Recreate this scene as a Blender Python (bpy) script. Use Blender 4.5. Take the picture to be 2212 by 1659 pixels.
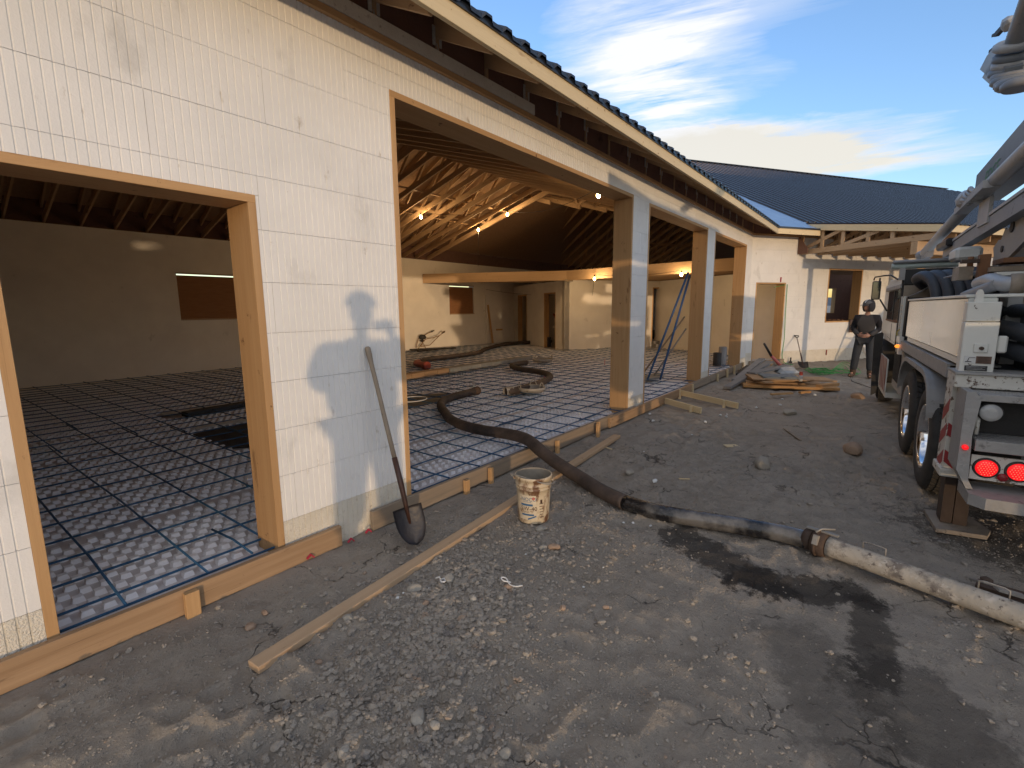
import bpy, bmesh, math, random
import numpy as np
from mathutils import Vector, Matrix
R = math.radians
random.seed(7)
rng = np.random.default_rng(7)
scene = bpy.context.scene
for o in list(bpy.data.objects):
    bpy.data.objects.remove(o)
COL = scene.collection

# ------------------------------------------------------------------ camera
cam_d = bpy.data.cameras.new('camera')
cam = bpy.data.objects.new('camera', cam_d)
COL.objects.link(cam)
scene.camera = cam
cam_d.sensor_width = 36.0
cam_d.lens = 36.0 * 1044.0 / 2212.0
cam_d.clip_start = 0.02
cam_d.clip_end = 30000
# rows: world axes seen in camera coordinates (right, down, forward)
CR = ((0.61031462, -0.12767932, 0.7818018), (-0.79210727, -0.08707275, 0.60413939), (-0.00906247, -0.987986, -0.15427749))
cm = Matrix(((CR[0][0], -CR[0][1], -CR[0][2], 0), (CR[1][0], -CR[1][1], -CR[1][2], 0), (CR[2][0], -CR[2][1], -CR[2][2], 1.65), (0, 0, 0, 1)))
cam.matrix_world = cm

# ------------------------------------------------------------------ light
SUN_AZ, SUN_EL = 53.0, 1.5          # direction the light travels (deg from +X), height of the sun
sun_d = bpy.data.lights.new('sun', 'SUN')
sun_d.energy = 0.33
sun_d.angle = R(0.8)
sun_d.color = (1.0, 0.69, 0.40)
sun = bpy.data.objects.new('sun', sun_d)
COL.objects.link(sun)
v = Vector((math.cos(R(SUN_AZ)) * math.cos(R(SUN_EL)), math.sin(R(SUN_AZ)) * math.cos(R(SUN_EL)), -math.sin(R(SUN_EL))))
sun.rotation_euler = v.to_track_quat('-Z', 'Y').to_euler()
sun.location = (-30, -40, 10)

world = bpy.data.worlds.new('World')
scene.world = world
world.use_nodes = True
wn = world.node_tree
wn.nodes.clear()
def N_(t, nt=None, **kw):
    n = (nt or wn).nodes.new(t)
    for k, val in kw.items():
        setattr(n, k, val)
    return n
def L_(a, b, nt=None):
    (nt or wn).links.new(a, b)
sky = N_('ShaderNodeTexSky', sky_type='NISHITA')
sky.sun_disc = False
sky.sun_elevation = R(3.0)
sky.sun_rotation = R(90 - (SUN_AZ - 180))
sky.altitude = 900
sky.air_density = 1.0
sky.dust_density = 1.2
sky.ozone_density = 2.0
tc = N_('ShaderNodeTexCoord')
def math_(op, a, b=None, nt=None, clamp=False):
    n = N_('ShaderNodeMath', nt, operation=op, use_clamp=clamp)
    for i, x in enumerate((a, b)):
        if x is None:
            continue
        if isinstance(x, (int, float)):
            n.inputs[i].default_value = x
        else:
            L_(x, n.inputs[i], nt)
    return n.outputs[0]
# cirrus clouds, laid on the sphere of directions
def azel(az, el):
    return (math.cos(R(az)) * math.cos(R(el)), math.sin(R(az)) * math.cos(R(el)), math.sin(R(el)))
def dotn(vec):
    n = N_('ShaderNodeVectorMath', operation='DOT_PRODUCT')
    L_(tc.outputs['Generated'], n.inputs[0])
    n.inputs[1].default_value = vec
    return n.outputs['Value']
c0 = Vector(azel(17, 20))
right = Vector((math.sin(R(17)), -math.cos(R(17)), 0))
upv = right.cross(c0)
dz = dotn(c0)
du = math_('DIVIDE', dotn(right), math_('MAXIMUM', dz, 0.05))
dv = math_('DIVIDE', dotn(upv), math_('MAXIMUM', dz, 0.05))
uv = N_('ShaderNodeCombineXYZ')
L_(du, uv.inputs[0]); L_(dv, uv.inputs[1])
def wnoise(scale, loc, rot, stretch, detail=8, rough=0.6, dist=0.0):
    m = N_('ShaderNodeMapping')
    m.inputs['Location'].default_value = loc
    m.inputs['Rotation'].default_value = (0, 0, R(rot))
    m.inputs['Scale'].default_value = stretch
    L_(uv.outputs[0], m.inputs[0])
    n = N_('ShaderNodeTexNoise')
    n.inputs['Scale'].default_value = scale
    n.inputs['Detail'].default_value = detail
    n.inputs['Roughness'].default_value = rough
    n.inputs['Distortion'].default_value = dist
    L_(m.outputs[0], n.inputs['Vector'])
    return n.outputs['Fac']
def blob(u0, v0, ru, rv, rot, warp):
    # soft ellipse mask with an edge frayed by noise
    c, s = math.cos(R(rot)), math.sin(R(rot))
    a = math_('SUBTRACT', du, u0); b = math_('SUBTRACT', dv, v0)
    p = math_('DIVIDE', math_('ADD', math_('MULTIPLY', a, c), math_('MULTIPLY', b, s)), ru)
    q = math_('DIVIDE', math_('SUBTRACT', math_('MULTIPLY', b, c), math_('MULTIPLY', a, s)), rv)
    r2 = math_('SQRT', math_('ADD', math_('MULTIPLY', p, p), math_('MULTIPLY', q, q)))
    r3 = math_('ADD', r2, math_('MULTIPLY', math_('SUBTRACT', warp, 0.5), 1.9))
    return math_('SUBTRACT', 1.0, r3, clamp=True)
wisp = wnoise(4.2, (0, 0, 0), -14, (0.55, 2.6, 1), 9, 0.62, 0.5)
fine = wnoise(9.0, (3, 1, 0), -12, (0.35, 3.4, 1), 8, 0.66, 0.3)
soft = wnoise(2.6, (5, 2, 0), 0, (1, 1.6, 1), 5, 0.5, 0.2)
m1 = blob(-0.10, 0.085, 0.20, 0.125, -28, wisp)     # broad wispy head
m1b = blob(0.02, 0.12, 0.26, 0.06, 12, fine)        # streaks towards the upper right
m2 = blob(-0.05, -0.03, 0.16, 0.085, -35, wisp)     # middle
m3 = blob(0.10, -0.085, 0.30, 0.066, -3, wisp)      # solid low lobe
den = math_('ADD', math_('MULTIPLY', m1, 1.5), math_('ADD', math_('MULTIPLY', m1b, 0.9), math_('ADD', math_('MULTIPLY', m2, 1.3), math_('MULTIPLY', m3, 2.6))))
streak = math_('ADD', math_('MULTIPLY', math_('SUBTRACT', fine, 0.32), 3.4), math_('MULTIPLY', m3, 0.55))
den = math_('MULTIPLY', den, streak)
den = math_('MULTIPLY', math_('MAXIMUM', math_('MINIMUM', den, 1.0), 0.0), 0.88)
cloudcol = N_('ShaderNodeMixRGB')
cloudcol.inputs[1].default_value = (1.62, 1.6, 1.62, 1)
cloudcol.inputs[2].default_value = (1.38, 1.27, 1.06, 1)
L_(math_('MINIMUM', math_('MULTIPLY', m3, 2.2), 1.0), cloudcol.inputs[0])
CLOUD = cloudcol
# added off-frame thin cloud that lifts the fill light, thicker towards the setting sun
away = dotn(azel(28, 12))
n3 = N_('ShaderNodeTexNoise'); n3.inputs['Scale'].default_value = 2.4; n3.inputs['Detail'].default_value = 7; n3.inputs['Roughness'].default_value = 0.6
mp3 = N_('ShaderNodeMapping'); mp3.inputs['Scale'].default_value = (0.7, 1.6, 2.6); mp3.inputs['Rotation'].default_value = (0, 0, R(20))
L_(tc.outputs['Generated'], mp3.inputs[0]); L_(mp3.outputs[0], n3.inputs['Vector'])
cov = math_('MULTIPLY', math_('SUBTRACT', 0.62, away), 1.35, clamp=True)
fill_veil = math_('MULTIPLY', math_('MULTIPLY', math_('ADD', math_('MULTIPLY', math_('SUBTRACT', n3.outputs['Fac'], 0.36), 3.6), 0.25, clamp=True), cov), 0.9)
den = math_('MAXIMUM', den, fill_veil)
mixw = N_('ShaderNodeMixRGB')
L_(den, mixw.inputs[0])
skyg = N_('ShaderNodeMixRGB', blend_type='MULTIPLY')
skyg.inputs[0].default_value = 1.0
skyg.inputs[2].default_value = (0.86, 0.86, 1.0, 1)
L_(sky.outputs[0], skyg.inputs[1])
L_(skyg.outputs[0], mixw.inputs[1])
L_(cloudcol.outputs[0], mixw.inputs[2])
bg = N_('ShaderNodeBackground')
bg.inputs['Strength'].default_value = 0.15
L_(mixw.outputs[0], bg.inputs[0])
wo = N_('ShaderNodeOutputWorld')
L_(bg.outputs[0], wo.inputs[0])

scene.view_settings.view_transform = 'Standard'
scene.view_settings.look = 'None'
scene.view_settings.gamma = 1.0
scene.view_settings.use_curve_mapping = False
scene.view_settings.exposure = 2.16
scene.cycles.max_bounces = 10
scene.cycles.diffuse_bounces = 7
scene.cycles.glossy_bounces = 4
scene.cycles.transparent_max_bounces = 8
scene.cycles.sample_clamp_indirect = 6.0

# ------------------------------------------------------------------ materials
MATS = {}
def mat(name, col, rough=0.7, col2=None, nscale=6.0, namt=0.5, bump=0.0, bscale=60.0, metal=0.0, stretch=(1, 1, 1), coords='Object', rnd=0.0,
        spots=None, emit=None, estr=0.0, detail=5.0, spec=0.5, bdist=0.01, coat=0.0):
    """Principled material: base mottled with a second colour, optional spots/stains, bump and per-object variation."""
    if name in MATS:
        return MATS[name]
    m = bpy.data.materials.new(name)
    m.use_nodes = True
    nt = m.node_tree
    b = nt.nodes['Principled BSDF']
    b.inputs['Base Color'].default_value = (*col, 1)
    b.inputs['Roughness'].default_value = rough
    b.inputs['Metallic'].default_value = metal
    b.inputs['Specular IOR Level'].default_value = spec
    if coat:
        b.inputs['Coat Weight'].default_value = coat
        b.inputs['Coat Roughness'].default_value = 0.08
    t = nt.nodes.new('ShaderNodeTexCoord')
    src = t.outputs['Object']
    if coords == 'World':
        g = nt.nodes.new('ShaderNodeNewGeometry')
        src = g.outputs['Position']
    mp = nt.nodes.new('ShaderNodeMapping')
    mp.inputs['Scale'].default_value = stretch
    oi = nt.nodes.new('ShaderNodeObjectInfo')
    if coords == 'Object':
        cb = nt.nodes.new('ShaderNodeCombineXYZ')
        for i in range(3):
            ml = nt.nodes.new('ShaderNodeMath'); ml.operation = 'MULTIPLY'
            ml.inputs[1].default_value = (37.0, 61.0, 83.0)[i]
            nt.links.new(oi.outputs['Random'], ml.inputs[0])
            nt.links.new(ml.outputs[0], cb.inputs[i])
        nt.links.new(cb.outputs[0], mp.inputs['Location'])
    nt.links.new(src, mp.inputs[0])
    cur = None
    if col2 is not None:
        n = nt.nodes.new('ShaderNodeTexNoise')
        n.inputs['Scale'].default_value = nscale
        n.inputs['Detail'].default_value = detail
        n.inputs['Roughness'].default_value = 0.6
        nt.links.new(mp.outputs[0], n.inputs['Vector'])
        rp = nt.nodes.new('ShaderNodeValToRGB')
        rp.color_ramp.elements[0].position = 0.5 - 0.28 * namt
        rp.color_ramp.elements[1].position = 0.5 + 0.28 * namt
        rp.color_ramp.elements[0].color = (*col, 1)
        rp.color_ramp.elements[1].color = (*col2, 1)
        nt.links.new(n.outputs['Fac'], rp.inputs[0])
        cur = rp.outputs[0]
    if spots:
        for (sc, scol, lo, hi, st) in spots:
            mp2 = nt.nodes.new('ShaderNodeMapping')
            mp2.inputs['Scale'].default_value = st
            nt.links.new(mp.outputs[0], mp2.inputs[0])
            n = nt.nodes.new('ShaderNodeTexNoise')
            n.inputs['Scale'].default_value = sc
            n.inputs['Detail'].default_value = 6
            n.inputs['Roughness'].default_value = 0.65
            nt.links.new(mp2.outputs[0], n.inputs['Vector'])
            mr = nt.nodes.new('ShaderNodeMapRange')
            mr.inputs['From Min'].default_value = lo
            mr.inputs['From Max'].default_value = hi
            nt.links.new(n.outputs['Fac'], mr.inputs['Value'])
            mx = nt.nodes.new('ShaderNodeMixRGB')
            nt.links.new(mr.outputs[0], mx.inputs[0])
            if cur is None:
                mx.inputs[1].default_value = (*col, 1)
            else:
                nt.links.new(cur, mx.inputs[1])
            mx.inputs[2].default_value = (*scol, 1)
            cur = mx.outputs[0]
    if rnd:
        hs = nt.nodes.new('ShaderNodeHueSaturation')
        mr = nt.nodes.new('ShaderNodeMapRange')
        mr.inputs['To Min'].default_value = 1 - rnd
        mr.inputs['To Max'].default_value = 1 + rnd
        nt.links.new(oi.outputs['Random'], mr.inputs['Value'])
        nt.links.new(mr.outputs[0], hs.inputs['Value'])
        if cur is None:
            hs.inputs['Color'].default_value = (*col, 1)
        else:
            nt.links.new(cur, hs.inputs['Color'])
        cur = hs.outputs[0]
    if cur is not None:
        nt.links.new(cur, b.inputs['Base Color'])
    if bump:
        n = nt.nodes.new('ShaderNodeTexNoise')
        n.inputs['Scale'].default_value = bscale
        n.inputs['Detail'].default_value = 4
        nt.links.new(mp.outputs[0], n.inputs['Vector'])
        bp = nt.nodes.new('ShaderNodeBump')
        bp.inputs['Strength'].default_value = bump
        bp.inputs['Distance'].default_value = bdist
        nt.links.new(n.outputs['Fac'], bp.inputs['Height'])
        nt.links.new(bp.outputs[0], b.inputs['Normal'])
    if emit:
        b.inputs['Emission Color'].default_value = (*emit, 1)
        b.inputs['Emission Strength'].default_value = estr
    MATS[name] = m
    return m

ONE = (1, 1, 1)
m_foam = mat('foam', (0.83, 0.82, 0.79), 0.8, (0.75, 0.745, 0.72), 2.2, 0.8, 0.35, 90, coords='World', rnd=0.008,
             spots=[(3.0, (0.55, 0.54, 0.51), 0.58, 0.80, (1, 1, 0.6)), (9.0, (0.50, 0.46, 0.40), 0.64, 0.74, (1, 1, 0.5)), (17.0, (0.36, 0.32, 0.27), 0.70, 0.76, ONE)], bdist=0.004)
m_foamlow = mat('foam_weathered', (0.78, 0.74, 0.64), 0.9, (0.70, 0.65, 0.54), 9, 0.8, 1.0, 110, coords='World',
                spots=[(22.0, (0.40, 0.33, 0.24), 0.60, 0.74, ONE)], bdist=0.012)
m_foamin = mat('foam_inside', (0.78, 0.74, 0.67), 0.85, (0.68, 0.64, 0.58), 1.6, 0.8, 0.3, 60, coords='World',
               spots=[(2.2, (0.36, 0.32, 0.27), 0.64, 0.80, (1, 1, 0.7)), (11.0, (0.25, 0.2, 0.15), 0.72, 0.78, ONE)])
m_core = mat('foam_core', (0.45, 0.44, 0.42), 0.9)
GR = (0.35, 9, 9)
def wood(name, c1, c2, knot, **kw):
    return mat(name, c1, 0.72, c2, 3.2, 1.1, 0.35, 18, stretch=GR, rnd=0.10,
               spots=[(2.6, knot, 0.64, 0.76, (2.2, 0.35, 0.35)), (9.0, knot, 0.65, 0.71, (2.86, 0.14, 0.14)), (9.0, knot, 0.63, 0.78, (0.5, 1.2, 1.2))], bdist=0.003, **kw)
m_lum = wood('lumber', (0.44, 0.25, 0.105), (0.56, 0.35, 0.165), (0.16, 0.07, 0.025))
m_lumpale = wood('pale_lumber', (0.60, 0.47, 0.27), (0.68, 0.55, 0.34), (0.30, 0.17, 0.07))
m_lumgrey = wood('weathered_lumber', (0.20, 0.165, 0.125), (0.34, 0.26, 0.18), (0.10, 0.075, 0.05))
m_form = wood('form_lumber', (0.27, 0.165, 0.085), (0.42, 0.28, 0.16), (0.11, 0.06, 0.03))
m_truss = wood('truss_lumber', (0.40, 0.26, 0.145), (0.49, 0.34, 0.20), (0.13, 0.06, 0.025))
m_osb = mat('sheathing', (0.30, 0.19, 0.115), 0.85, (0.38, 0.25, 0.155), 12, 0.8, 0.3, 40, coords='World')
m_brown = mat('brown_board', (0.15, 0.080, 0.060), 0.9, (0.19, 0.105, 0.078), 6, 0.9, 0.4, 40, rnd=0.12,
              spots=[(5, (0.05, 0.026, 0.02), 0.6, 0.75, ONE)])
m_ply = mat('plywood_cover', (0.30, 0.14, 0.06), 0.8, (0.24, 0.11, 0.045), 4, 0.8, 0.2, 30, stretch=(1, 6, 6),
            spots=[(9, (0.06, 0.03, 0.02), 0.70, 0.76, ONE)])
m_roof = mat('black_metal_roofing', (0.016, 0.020, 0.030), 0.30, (0.020, 0.025, 0.035), 3, 0.8, 0.1, 8, metal=0.0, spec=0.5, coords='World')
m_under = mat('roof_underlay', (0.22, 0.33, 0.50), 0.35, (0.15, 0.25, 0.42), 2.5, 0.8, 0.6, 5, coords='World', bdist=0.02)

# ------------------------------------------------------------------ object helpers
WM = {}
def link(o, parent=None, M=None):
    COL.objects.link(o)
    M = M or Matrix.Identity(4)
    o.matrix_basis = M
    if parent is not None:
        o.parent = parent
        o.matrix_parent_inverse = WM[parent.name].inverted()
    WM[o.name] = M.copy()
    return o
def tag(o, label=None, cat=None, group=None, kind=None):
    if label: o['label'] = label
    if cat: o['category'] = cat
    if group: o['group'] = group
    if kind: o['kind'] = kind
    return o
def thing(name, label, cat, loc=(0, 0, 0), group=None):
    o = bpy.data.objects.new(name, None)
    o.empty_display_size = 0.2
    link(o, None, Matrix.Translation(Vector(loc)))
    return tag(o, label, cat, group)
MESH = {}
def box_mesh(l, w, h, b, m):
    key = (round(l, 3), round(w, 4), round(h, 4), b, m.name)
    if key in MESH:
        return MESH[key]
    me = bpy.data.meshes.new('board')
    if b <= 0:
        vs = [(sx * l / 2, sy * w / 2, sz * h / 2) for sx in (-1, 1) for sy in (-1, 1) for sz in (-1, 1)]
        fs = [(0, 1, 3, 2), (4, 6, 7, 5), (0, 4, 5, 1), (2, 3, 7, 6), (0, 2, 6, 4), (1, 5, 7, 3)]
        me.from_pydata(vs, [], fs)
    else:
        bm = bmesh.new()
        bmesh.ops.create_cube(bm, size=1)
        for v_ in bm.verts:
            v_.co = Vector((v_.co.x * l, v_.co.y * w, v_.co.z * h))
        bmesh.ops.bevel(bm, geom=bm.edges[:], offset=b, segments=1, affect='EDGES')
        bm.to_mesh(me); bm.free()
    me.materials.append(m)
    MESH[key] = me
    return me
def frame(a, b, up=(0, 0, 1)):
    a = Vector(a); b = Vector(b); x = (b - a).normalized()
    u = Vector(up)
    y = u.cross(x)
    if y.length < 1e-4:
        y = Vector((0, 1, 0)).cross(x)
    y.normalize(); z = x.cross(y)
    M = Matrix((x, y, z)).transposed().to_4x4()
    M.translation = (a + b) / 2
    return M
def board(name, a, b, w, h, m, parent=None, up=(0, 0, 1), bev=0.0):
    """A sawn piece from a to b; w across, h along up."""
    l = (Vector(b) - Vector(a)).length
    o = bpy.data.objects.new(name, box_mesh(l, w, h, bev, m))
    return link(o, parent, frame(a, b, up))
def abox(name, lo, hi, m, parent=None, bev=0.0):
    lo = Vector(lo); hi = Vector(hi); s = hi - lo
    o = bpy.data.objects.new(name, box_mesh(s.x, s.y, s.z, bev, m))
    return link(o, parent, Matrix.Translation((lo + hi) / 2))
def rboxM(name, M, size, m, parent=None, bev=0.0):
    o = bpy.data.objects.new(name, box_mesh(*size, bev, m))
    return link(o, parent, M)

class MB:
    def __init__(s):
        s.v = []; s.f = []; s.mi = []; s.sm = []; s.mats = []
    def m(s, m):
        if m not in s.mats: s.mats.append(m)
        return s.mats.index(m)
    def add(s, vs, fs, m=None, smooth=False):
        k = len(s.v); s.v += [tuple(x) for x in vs]
        s.f += [tuple(i + k for i in f) for f in fs]
        mi = s.m(m) if m else 0
        s.mi += [mi] * len(fs); s.sm += [smooth] * len(fs)
    def box(s, lo, hi, m=None):
        x0, y0, z0 = lo; x1, y1, z1 = hi
        vs = [(x, y, z) for x in (x0, x1) for y in (y0, y1) for z in (z0, z1)]
        s.add(vs, [(0, 1, 3, 2), (4, 6, 7, 5), (0, 4, 5, 1), (2, 3, 7, 6), (0, 2, 6, 4), (1, 5, 7, 3)], m)
    def obox(s, M, size, m=None):
        vs = [M @ Vector((sx * size[0] / 2, sy * size[1] / 2, sz * size[2] / 2)) for sx in (-1, 1) for sy in (-1, 1) for sz in (-1, 1)]
        s.add(vs, [(0, 1, 3, 2), (4, 6, 7, 5), (0, 4, 5, 1), (2, 3, 7, 6), (0, 2, 6, 4), (1, 5, 7, 3)], m)
    def bar(s, a, b, w, h, m=None, up=(0, 0, 1)):
        s.obox(frame(a, b, up), ((Vector(b) - Vector(a)).length, w, h), m)
    def tube(s, pts, r, n=10, m=None, cap=True, smooth=True):
        pts = [Vector(p) for p in pts]
        rs = r if isinstance(r, (list, tuple)) else [r] * len(pts)
        prev = None; rings = []
        for i, p in enumerate(pts):
            d_ = (pts[min(i + 1, len(pts) - 1)] - pts[max(i - 1, 0)])
            d_.normalize()
            if prev is None:
                u = Vector((0, 0, 1)) if abs(d_.z) < 0.9 else Vector((1, 0, 0))
                x = u.cross(d_).normalized()
            else:
                x = (prev - d_ * prev.dot(d_)).normalized()
            prev = x; y = d_.cross(x)
            rings.append([p + (x * math.cos(2 * math.pi * k / n) + y * math.sin(2 * math.pi * k / n)) * rs[i] for k in range(n)])
        vs = [q for rg in rings for q in rg]
        fs = [(i * n + k, i * n + (k + 1) % n, (i + 1) * n + (k + 1) % n, (i + 1) * n + k) for i in range(len(pts) - 1) for k in range(n)]
        s.add(vs, fs, m, smooth)
        if cap:
            b = len(s.v) - len(vs)
            s.f += [tuple(b + k for k in reversed(range(n))), tuple(b + (len(pts) - 1) * n + k for k in range(n))]
            s.mi += [s.m(m) if m else 0] * 2; s.sm += [False] * 2
    def lathe(s, prof, M=None, n=24, m=None, smooth=True, closed=False):
        M = M or Matrix.Identity(4)
        vs = [M @ Vector((r * math.cos(2 * math.pi * k / n), r * math.sin(2 * math.pi * k / n), z)) for (r, z) in prof for k in range(n)]
        fs = [(i * n + k, i * n + (k + 1) % n, (i + 1) * n + (k + 1) % n, (i + 1) * n + k) for i in range(len(prof) - 1) for k in range(n)]
        s.add(vs, fs, m, smooth)
    def disc(s, M, r, n=20, m=None):
        s.add([M @ Vector((r * math.cos(2 * math.pi * k / n), r * math.sin(2 * math.pi * k / n), 0)) for k in range(n)], [tuple(range(n))], m)
    def prism(s, poly, M, depth, m=None):
        """poly in local xy, extruded along local z by depth"""
        n = len(poly)
        vs = [M @ Vector((x, y, 0)) for x, y in poly] + [M @ Vector((x, y, depth)) for x, y in poly]
        s.add(vs, [tuple(reversed(range(n))), tuple(range(n, 2 * n))] + [(i, (i + 1) % n, n + (i + 1) % n, n + i) for i in range(n)], m)
    def ball(s, c, r, m=None, sub=1, sc=(1, 1, 1), jit=0.0):
        bm = bmesh.new()
        bmesh.ops.create_icosphere(bm, subdivisions=sub, radius=1)
        vs = []
        for v_ in bm.verts:
            k = 1 + random.uniform(-jit, jit)
            vs.append((c[0] + v_.co.x * r * sc[0] * k, c[1] + v_.co.y * r * sc[1] * k, c[2] + v_.co.z * r * sc[2] * k))
        s.add(vs, [tuple(w.index for w in f.verts) for f in bm.faces], m, jit == 0)
        bm.free()
    def build(s, name, m=None, parent=None, origin=None):
        me = bpy.data.meshes.new(name)
        if origin is None:
            a = np.array(s.v); lo = a.min(0); hi = a.max(0)
            origin = ((lo[0] + hi[0]) / 2, (lo[1] + hi[1]) / 2, lo[2])
        ox, oy, oz = origin
        me.from_pydata([(x - ox, y - oy, z - oz) for x, y, z in s.v], [], s.f)
        for mm in (s.mats if s.mats else [m]):
            me.materials.append(mm)
        if s.mats:
            me.polygons.foreach_set('material_index', s.mi)
        me.polygons.foreach_set('use_smooth', s.sm)
        me.update()
        o = bpy.data.objects.new(name, me)
        return link(o, parent, Matrix.Translation(Vector(origin)))
def bez(pts, k=6):
    """Catmull-Rom through pts"""
    P = [Vector(p) for p in pts]; P = [2 * P[0] - P[1]] + P + [2 * P[-1] - P[-2]]
    out = []
    for i in range(1, len(P) - 2):
        for j in range(k):
            t = j / k
            out.append(0.5 * ((2 * P[i]) + (P[i + 1] - P[i - 1]) * t + (2 * P[i - 1] - 5 * P[i] + 4 * P[i + 1] - P[i + 2]) * t * t + (3 * P[i] - P[i - 1] - 3 * P[i + 1] + P[i + 2]) * t ** 3))
    out.append(P[-2])
    return out
# ------------------------------------------------------------------ wing frame of reference
A0 = Vector((14.33, 3.0, 0)); th = R(-33)
WU = Vector((math.cos(th), math.sin(th), 0)); WN = Vector((math.sin(th), -math.cos(th), 0))   # along the wing wall, outward from it
def wp(u, p, z): return A0 + WU * u + WN * p + Vector((0, 0, z))

house = thing('house', 'unfinished house of white foam blocks under a black metal roof', 'house', (6, 3.1, 0))

# ---- walls: a core with openings, faced with separate foam blocks
def rect_sub(rects, h):
    out = []
    for (a, b, c, d_) in rects:
        if h[1] <= a or h[0] >= b or h[3] <= c or h[2] >= d_:
            out.append((a, b, c, d_)); continue
        if c < h[2]: out.append((a, b, c, h[2]))
        if d_ > h[3]: out.append((a, b, h[3], d_))
        z0, z1 = max(c, h[2]), min(d_, h[3])
        if a < h[0]: out.append((a, h[0], z0, z1))
        if b > h[1]: out.append((h[1], b, z0, z1))
    return out
def wall(O, D, Nn, s0, s1, z0, z1, holes, thick, m=m_core, name='wall', off=0.0):
    """slab: face lies 'off' behind plane, thick deep (Nn points outward)"""
    rs = [(s0, s1, z0, z1)]
    for h in holes: rs = rect_sub(rs, h)
    mb = MB()
    for (a, b, c, d_) in rs:
        vs = []
        for s in (a, b):
            for t in (-off, -off - thick):
                for z in (c, d_):
                    vs.append(O + D * s + Nn * t + Vector((0, 0, z)))
        mb.add(vs, [(0, 1, 3, 2), (4, 6, 7, 5), (0, 4, 5, 1), (2, 3, 7, 6), (0, 2, 6, 4), (1, 5, 7, 3)])
    return mb.build(name, m, house)
GP = 0.0406
def block_mesh(w, h, phase, depth=0.018, gw=0.009, gd=0.005, grooves=True):
    prof = [(0.0, 0.0)]
    if grooves:
        g = math.ceil((phase) / GP) * GP - phase
        while g < w - 0.012:
            if g > 0.012:
                prof += [(g - gw / 2, 0.0), (g - gw / 4, -gd), (g + gw / 4, -gd), (g + gw / 2, 0.0)]
            g += GP
    prof.append((w, 0.0))
    n = len(prof)
    vs = [(x - w / 2, y, 0) for x, y in prof] + [(x - w / 2, y, h) for x, y in prof]
    fs = [(i, i + 1, n + i + 1, n + i) for i in range(n - 1)]
    k = len(vs)
    vs += [(-w / 2, -depth, 0), (w / 2, -depth, 0), (-w / 2, -depth, h), (w / 2, -depth, h)]
    fs += [(0, n, k + 2, k), (n - 1, k + 1, k + 3, 2 * n - 1)]
    fs += [tuple([k] + [k + 1] + list(range(n - 1, -1, -1))), tuple([k + 2] + list(range(n, 2 * n)) + [k + 3])]
    me = bpy.data.meshes.new('foam_block')
    me.from_pydata(vs, [], fs)
    return me
def blocks(O, D, Nn, s0, s1, zs, holes, parent, off=0.0, blen=1.22, gap=0.0022, lowz=0.3, grooves=True, mm=None):
    M3 = Matrix((D, Nn, Vector((0, 0, 1)))).transposed()
    for ci in range(len(zs) - 1):
        s = s0 - (ci % 2) * blen / 2 - random.uniform(0, 0.2)
        while s < s1:
            a, b = max(s, s0), min(s + blen, s1)
            s += blen
            if b - a < 0.03: continue
            rs = [(a, b, zs[ci], zs[ci + 1])]
            for h in holes: rs = rect_sub(rs, h)
            for (x0, x1, c, d_) in rs:
                if x1 - x0 < 0.02 or d_ - c < 0.02: continue
                x0 += gap / 2; x1 -= gap / 2; c += gap / 2; d_ -= gap / 2
                me = block_mesh(x1 - x0, d_ - c, x0, grooves=grooves)
                me.materials.append(mm or (m_foamlow if d_ < lowz + 0.02 else m_foam))
                o = bpy.data.objects.new('foam_block', me)
                M = M3.to_4x4()
                M.translation = O + D * ((x0 + x1) / 2) + Nn * (-off + random.uniform(-0.0006, 0.0006)) + Vector((0, 0, c))
                link(o, parent, M)
X = Vector((1, 0, 0)); Y = Vector((0, 1, 0)); Z = Vector((0, 0, 1))
OP = [(0.29, 1.435, -1, 2.32), (2.46, 6.74, -1, 3.225), (7.31, 10.35, -1, 3.205), (10.87, 13.72, -1, 3.20)]
zs = [-0.15] + [0.29 + 0.306 * k for k in range(11)] + [3.505]
zs[0] = -0.12
O1 = Vector((0, 3.0, 0))
w1 = wall(O1, X, -Y, -4.5, 14.33, -0.3, 3.5, OP, 0.25, off=0.02)
blocks(O1, X, -Y, -1.5, 14.335, zs, OP, w1)
blocks(Vector((0, 3.27, 0)), X, Y, -1.5, 14.3, zs, OP, w1, off=-0.02, grooves=False, mm=m_foamin)
# wing wall
OW = [(0.21, 1.265, 0.17, 2.285), (2.855, 4.235, 1.165, 2.70)]
w2 = wall(A0, WU, WN, 0.0, 20.0, -0.3, 3.5, OW, 0.25, off=0.02, name='wing_wall')
zw = [-0.12, 0.09, 0.39] + [0.39 + 0.306 * k for k in range(1, 11)] + [3.505]
blocks(A0, WU, WN, 0.0, 7.5, zw, OW, w2, lowz=0.39)
# interior walls
m_in = m_foamin
far = wall(Vector((0, 14.1, 0)), X, -Y, -4.5, 25.5, -0.3, 3.5, [(4.64, 6.10, 1.43, 2.62), (14.16, 15.62, 1.43, 2.60)], 0.27, m_in, 'back_wall')
endw = wall(Vector((-4.5, 3.25, 0)), Y, X, 0, 10.85, -0.3, 3.5, [], 0.2, m_in, 'end_wall')
wB = wall(wp(-2.6, 0, 0), WN, -WU, -11.7, -6.0, -0.3, 2.66, [(-10.98, -9.83, -1, 2.25), (-7.9, -6.78, -1, 2.25)], 0.2, m_in, 'partition')
wC = wall(wp(0, -6.0, 0), WU, WN, -2.6, 2.4, -0.3, 2.66, [(1.2, 2.05, 0.3, 2.42)], 0.2, m_in, 'partition')
wD = wall(wp(1.5, 0, 0), WN, -WU, -6.2, -0.28, -0.3, 2.66, [], 0.12, m_in, 'partition')
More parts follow.
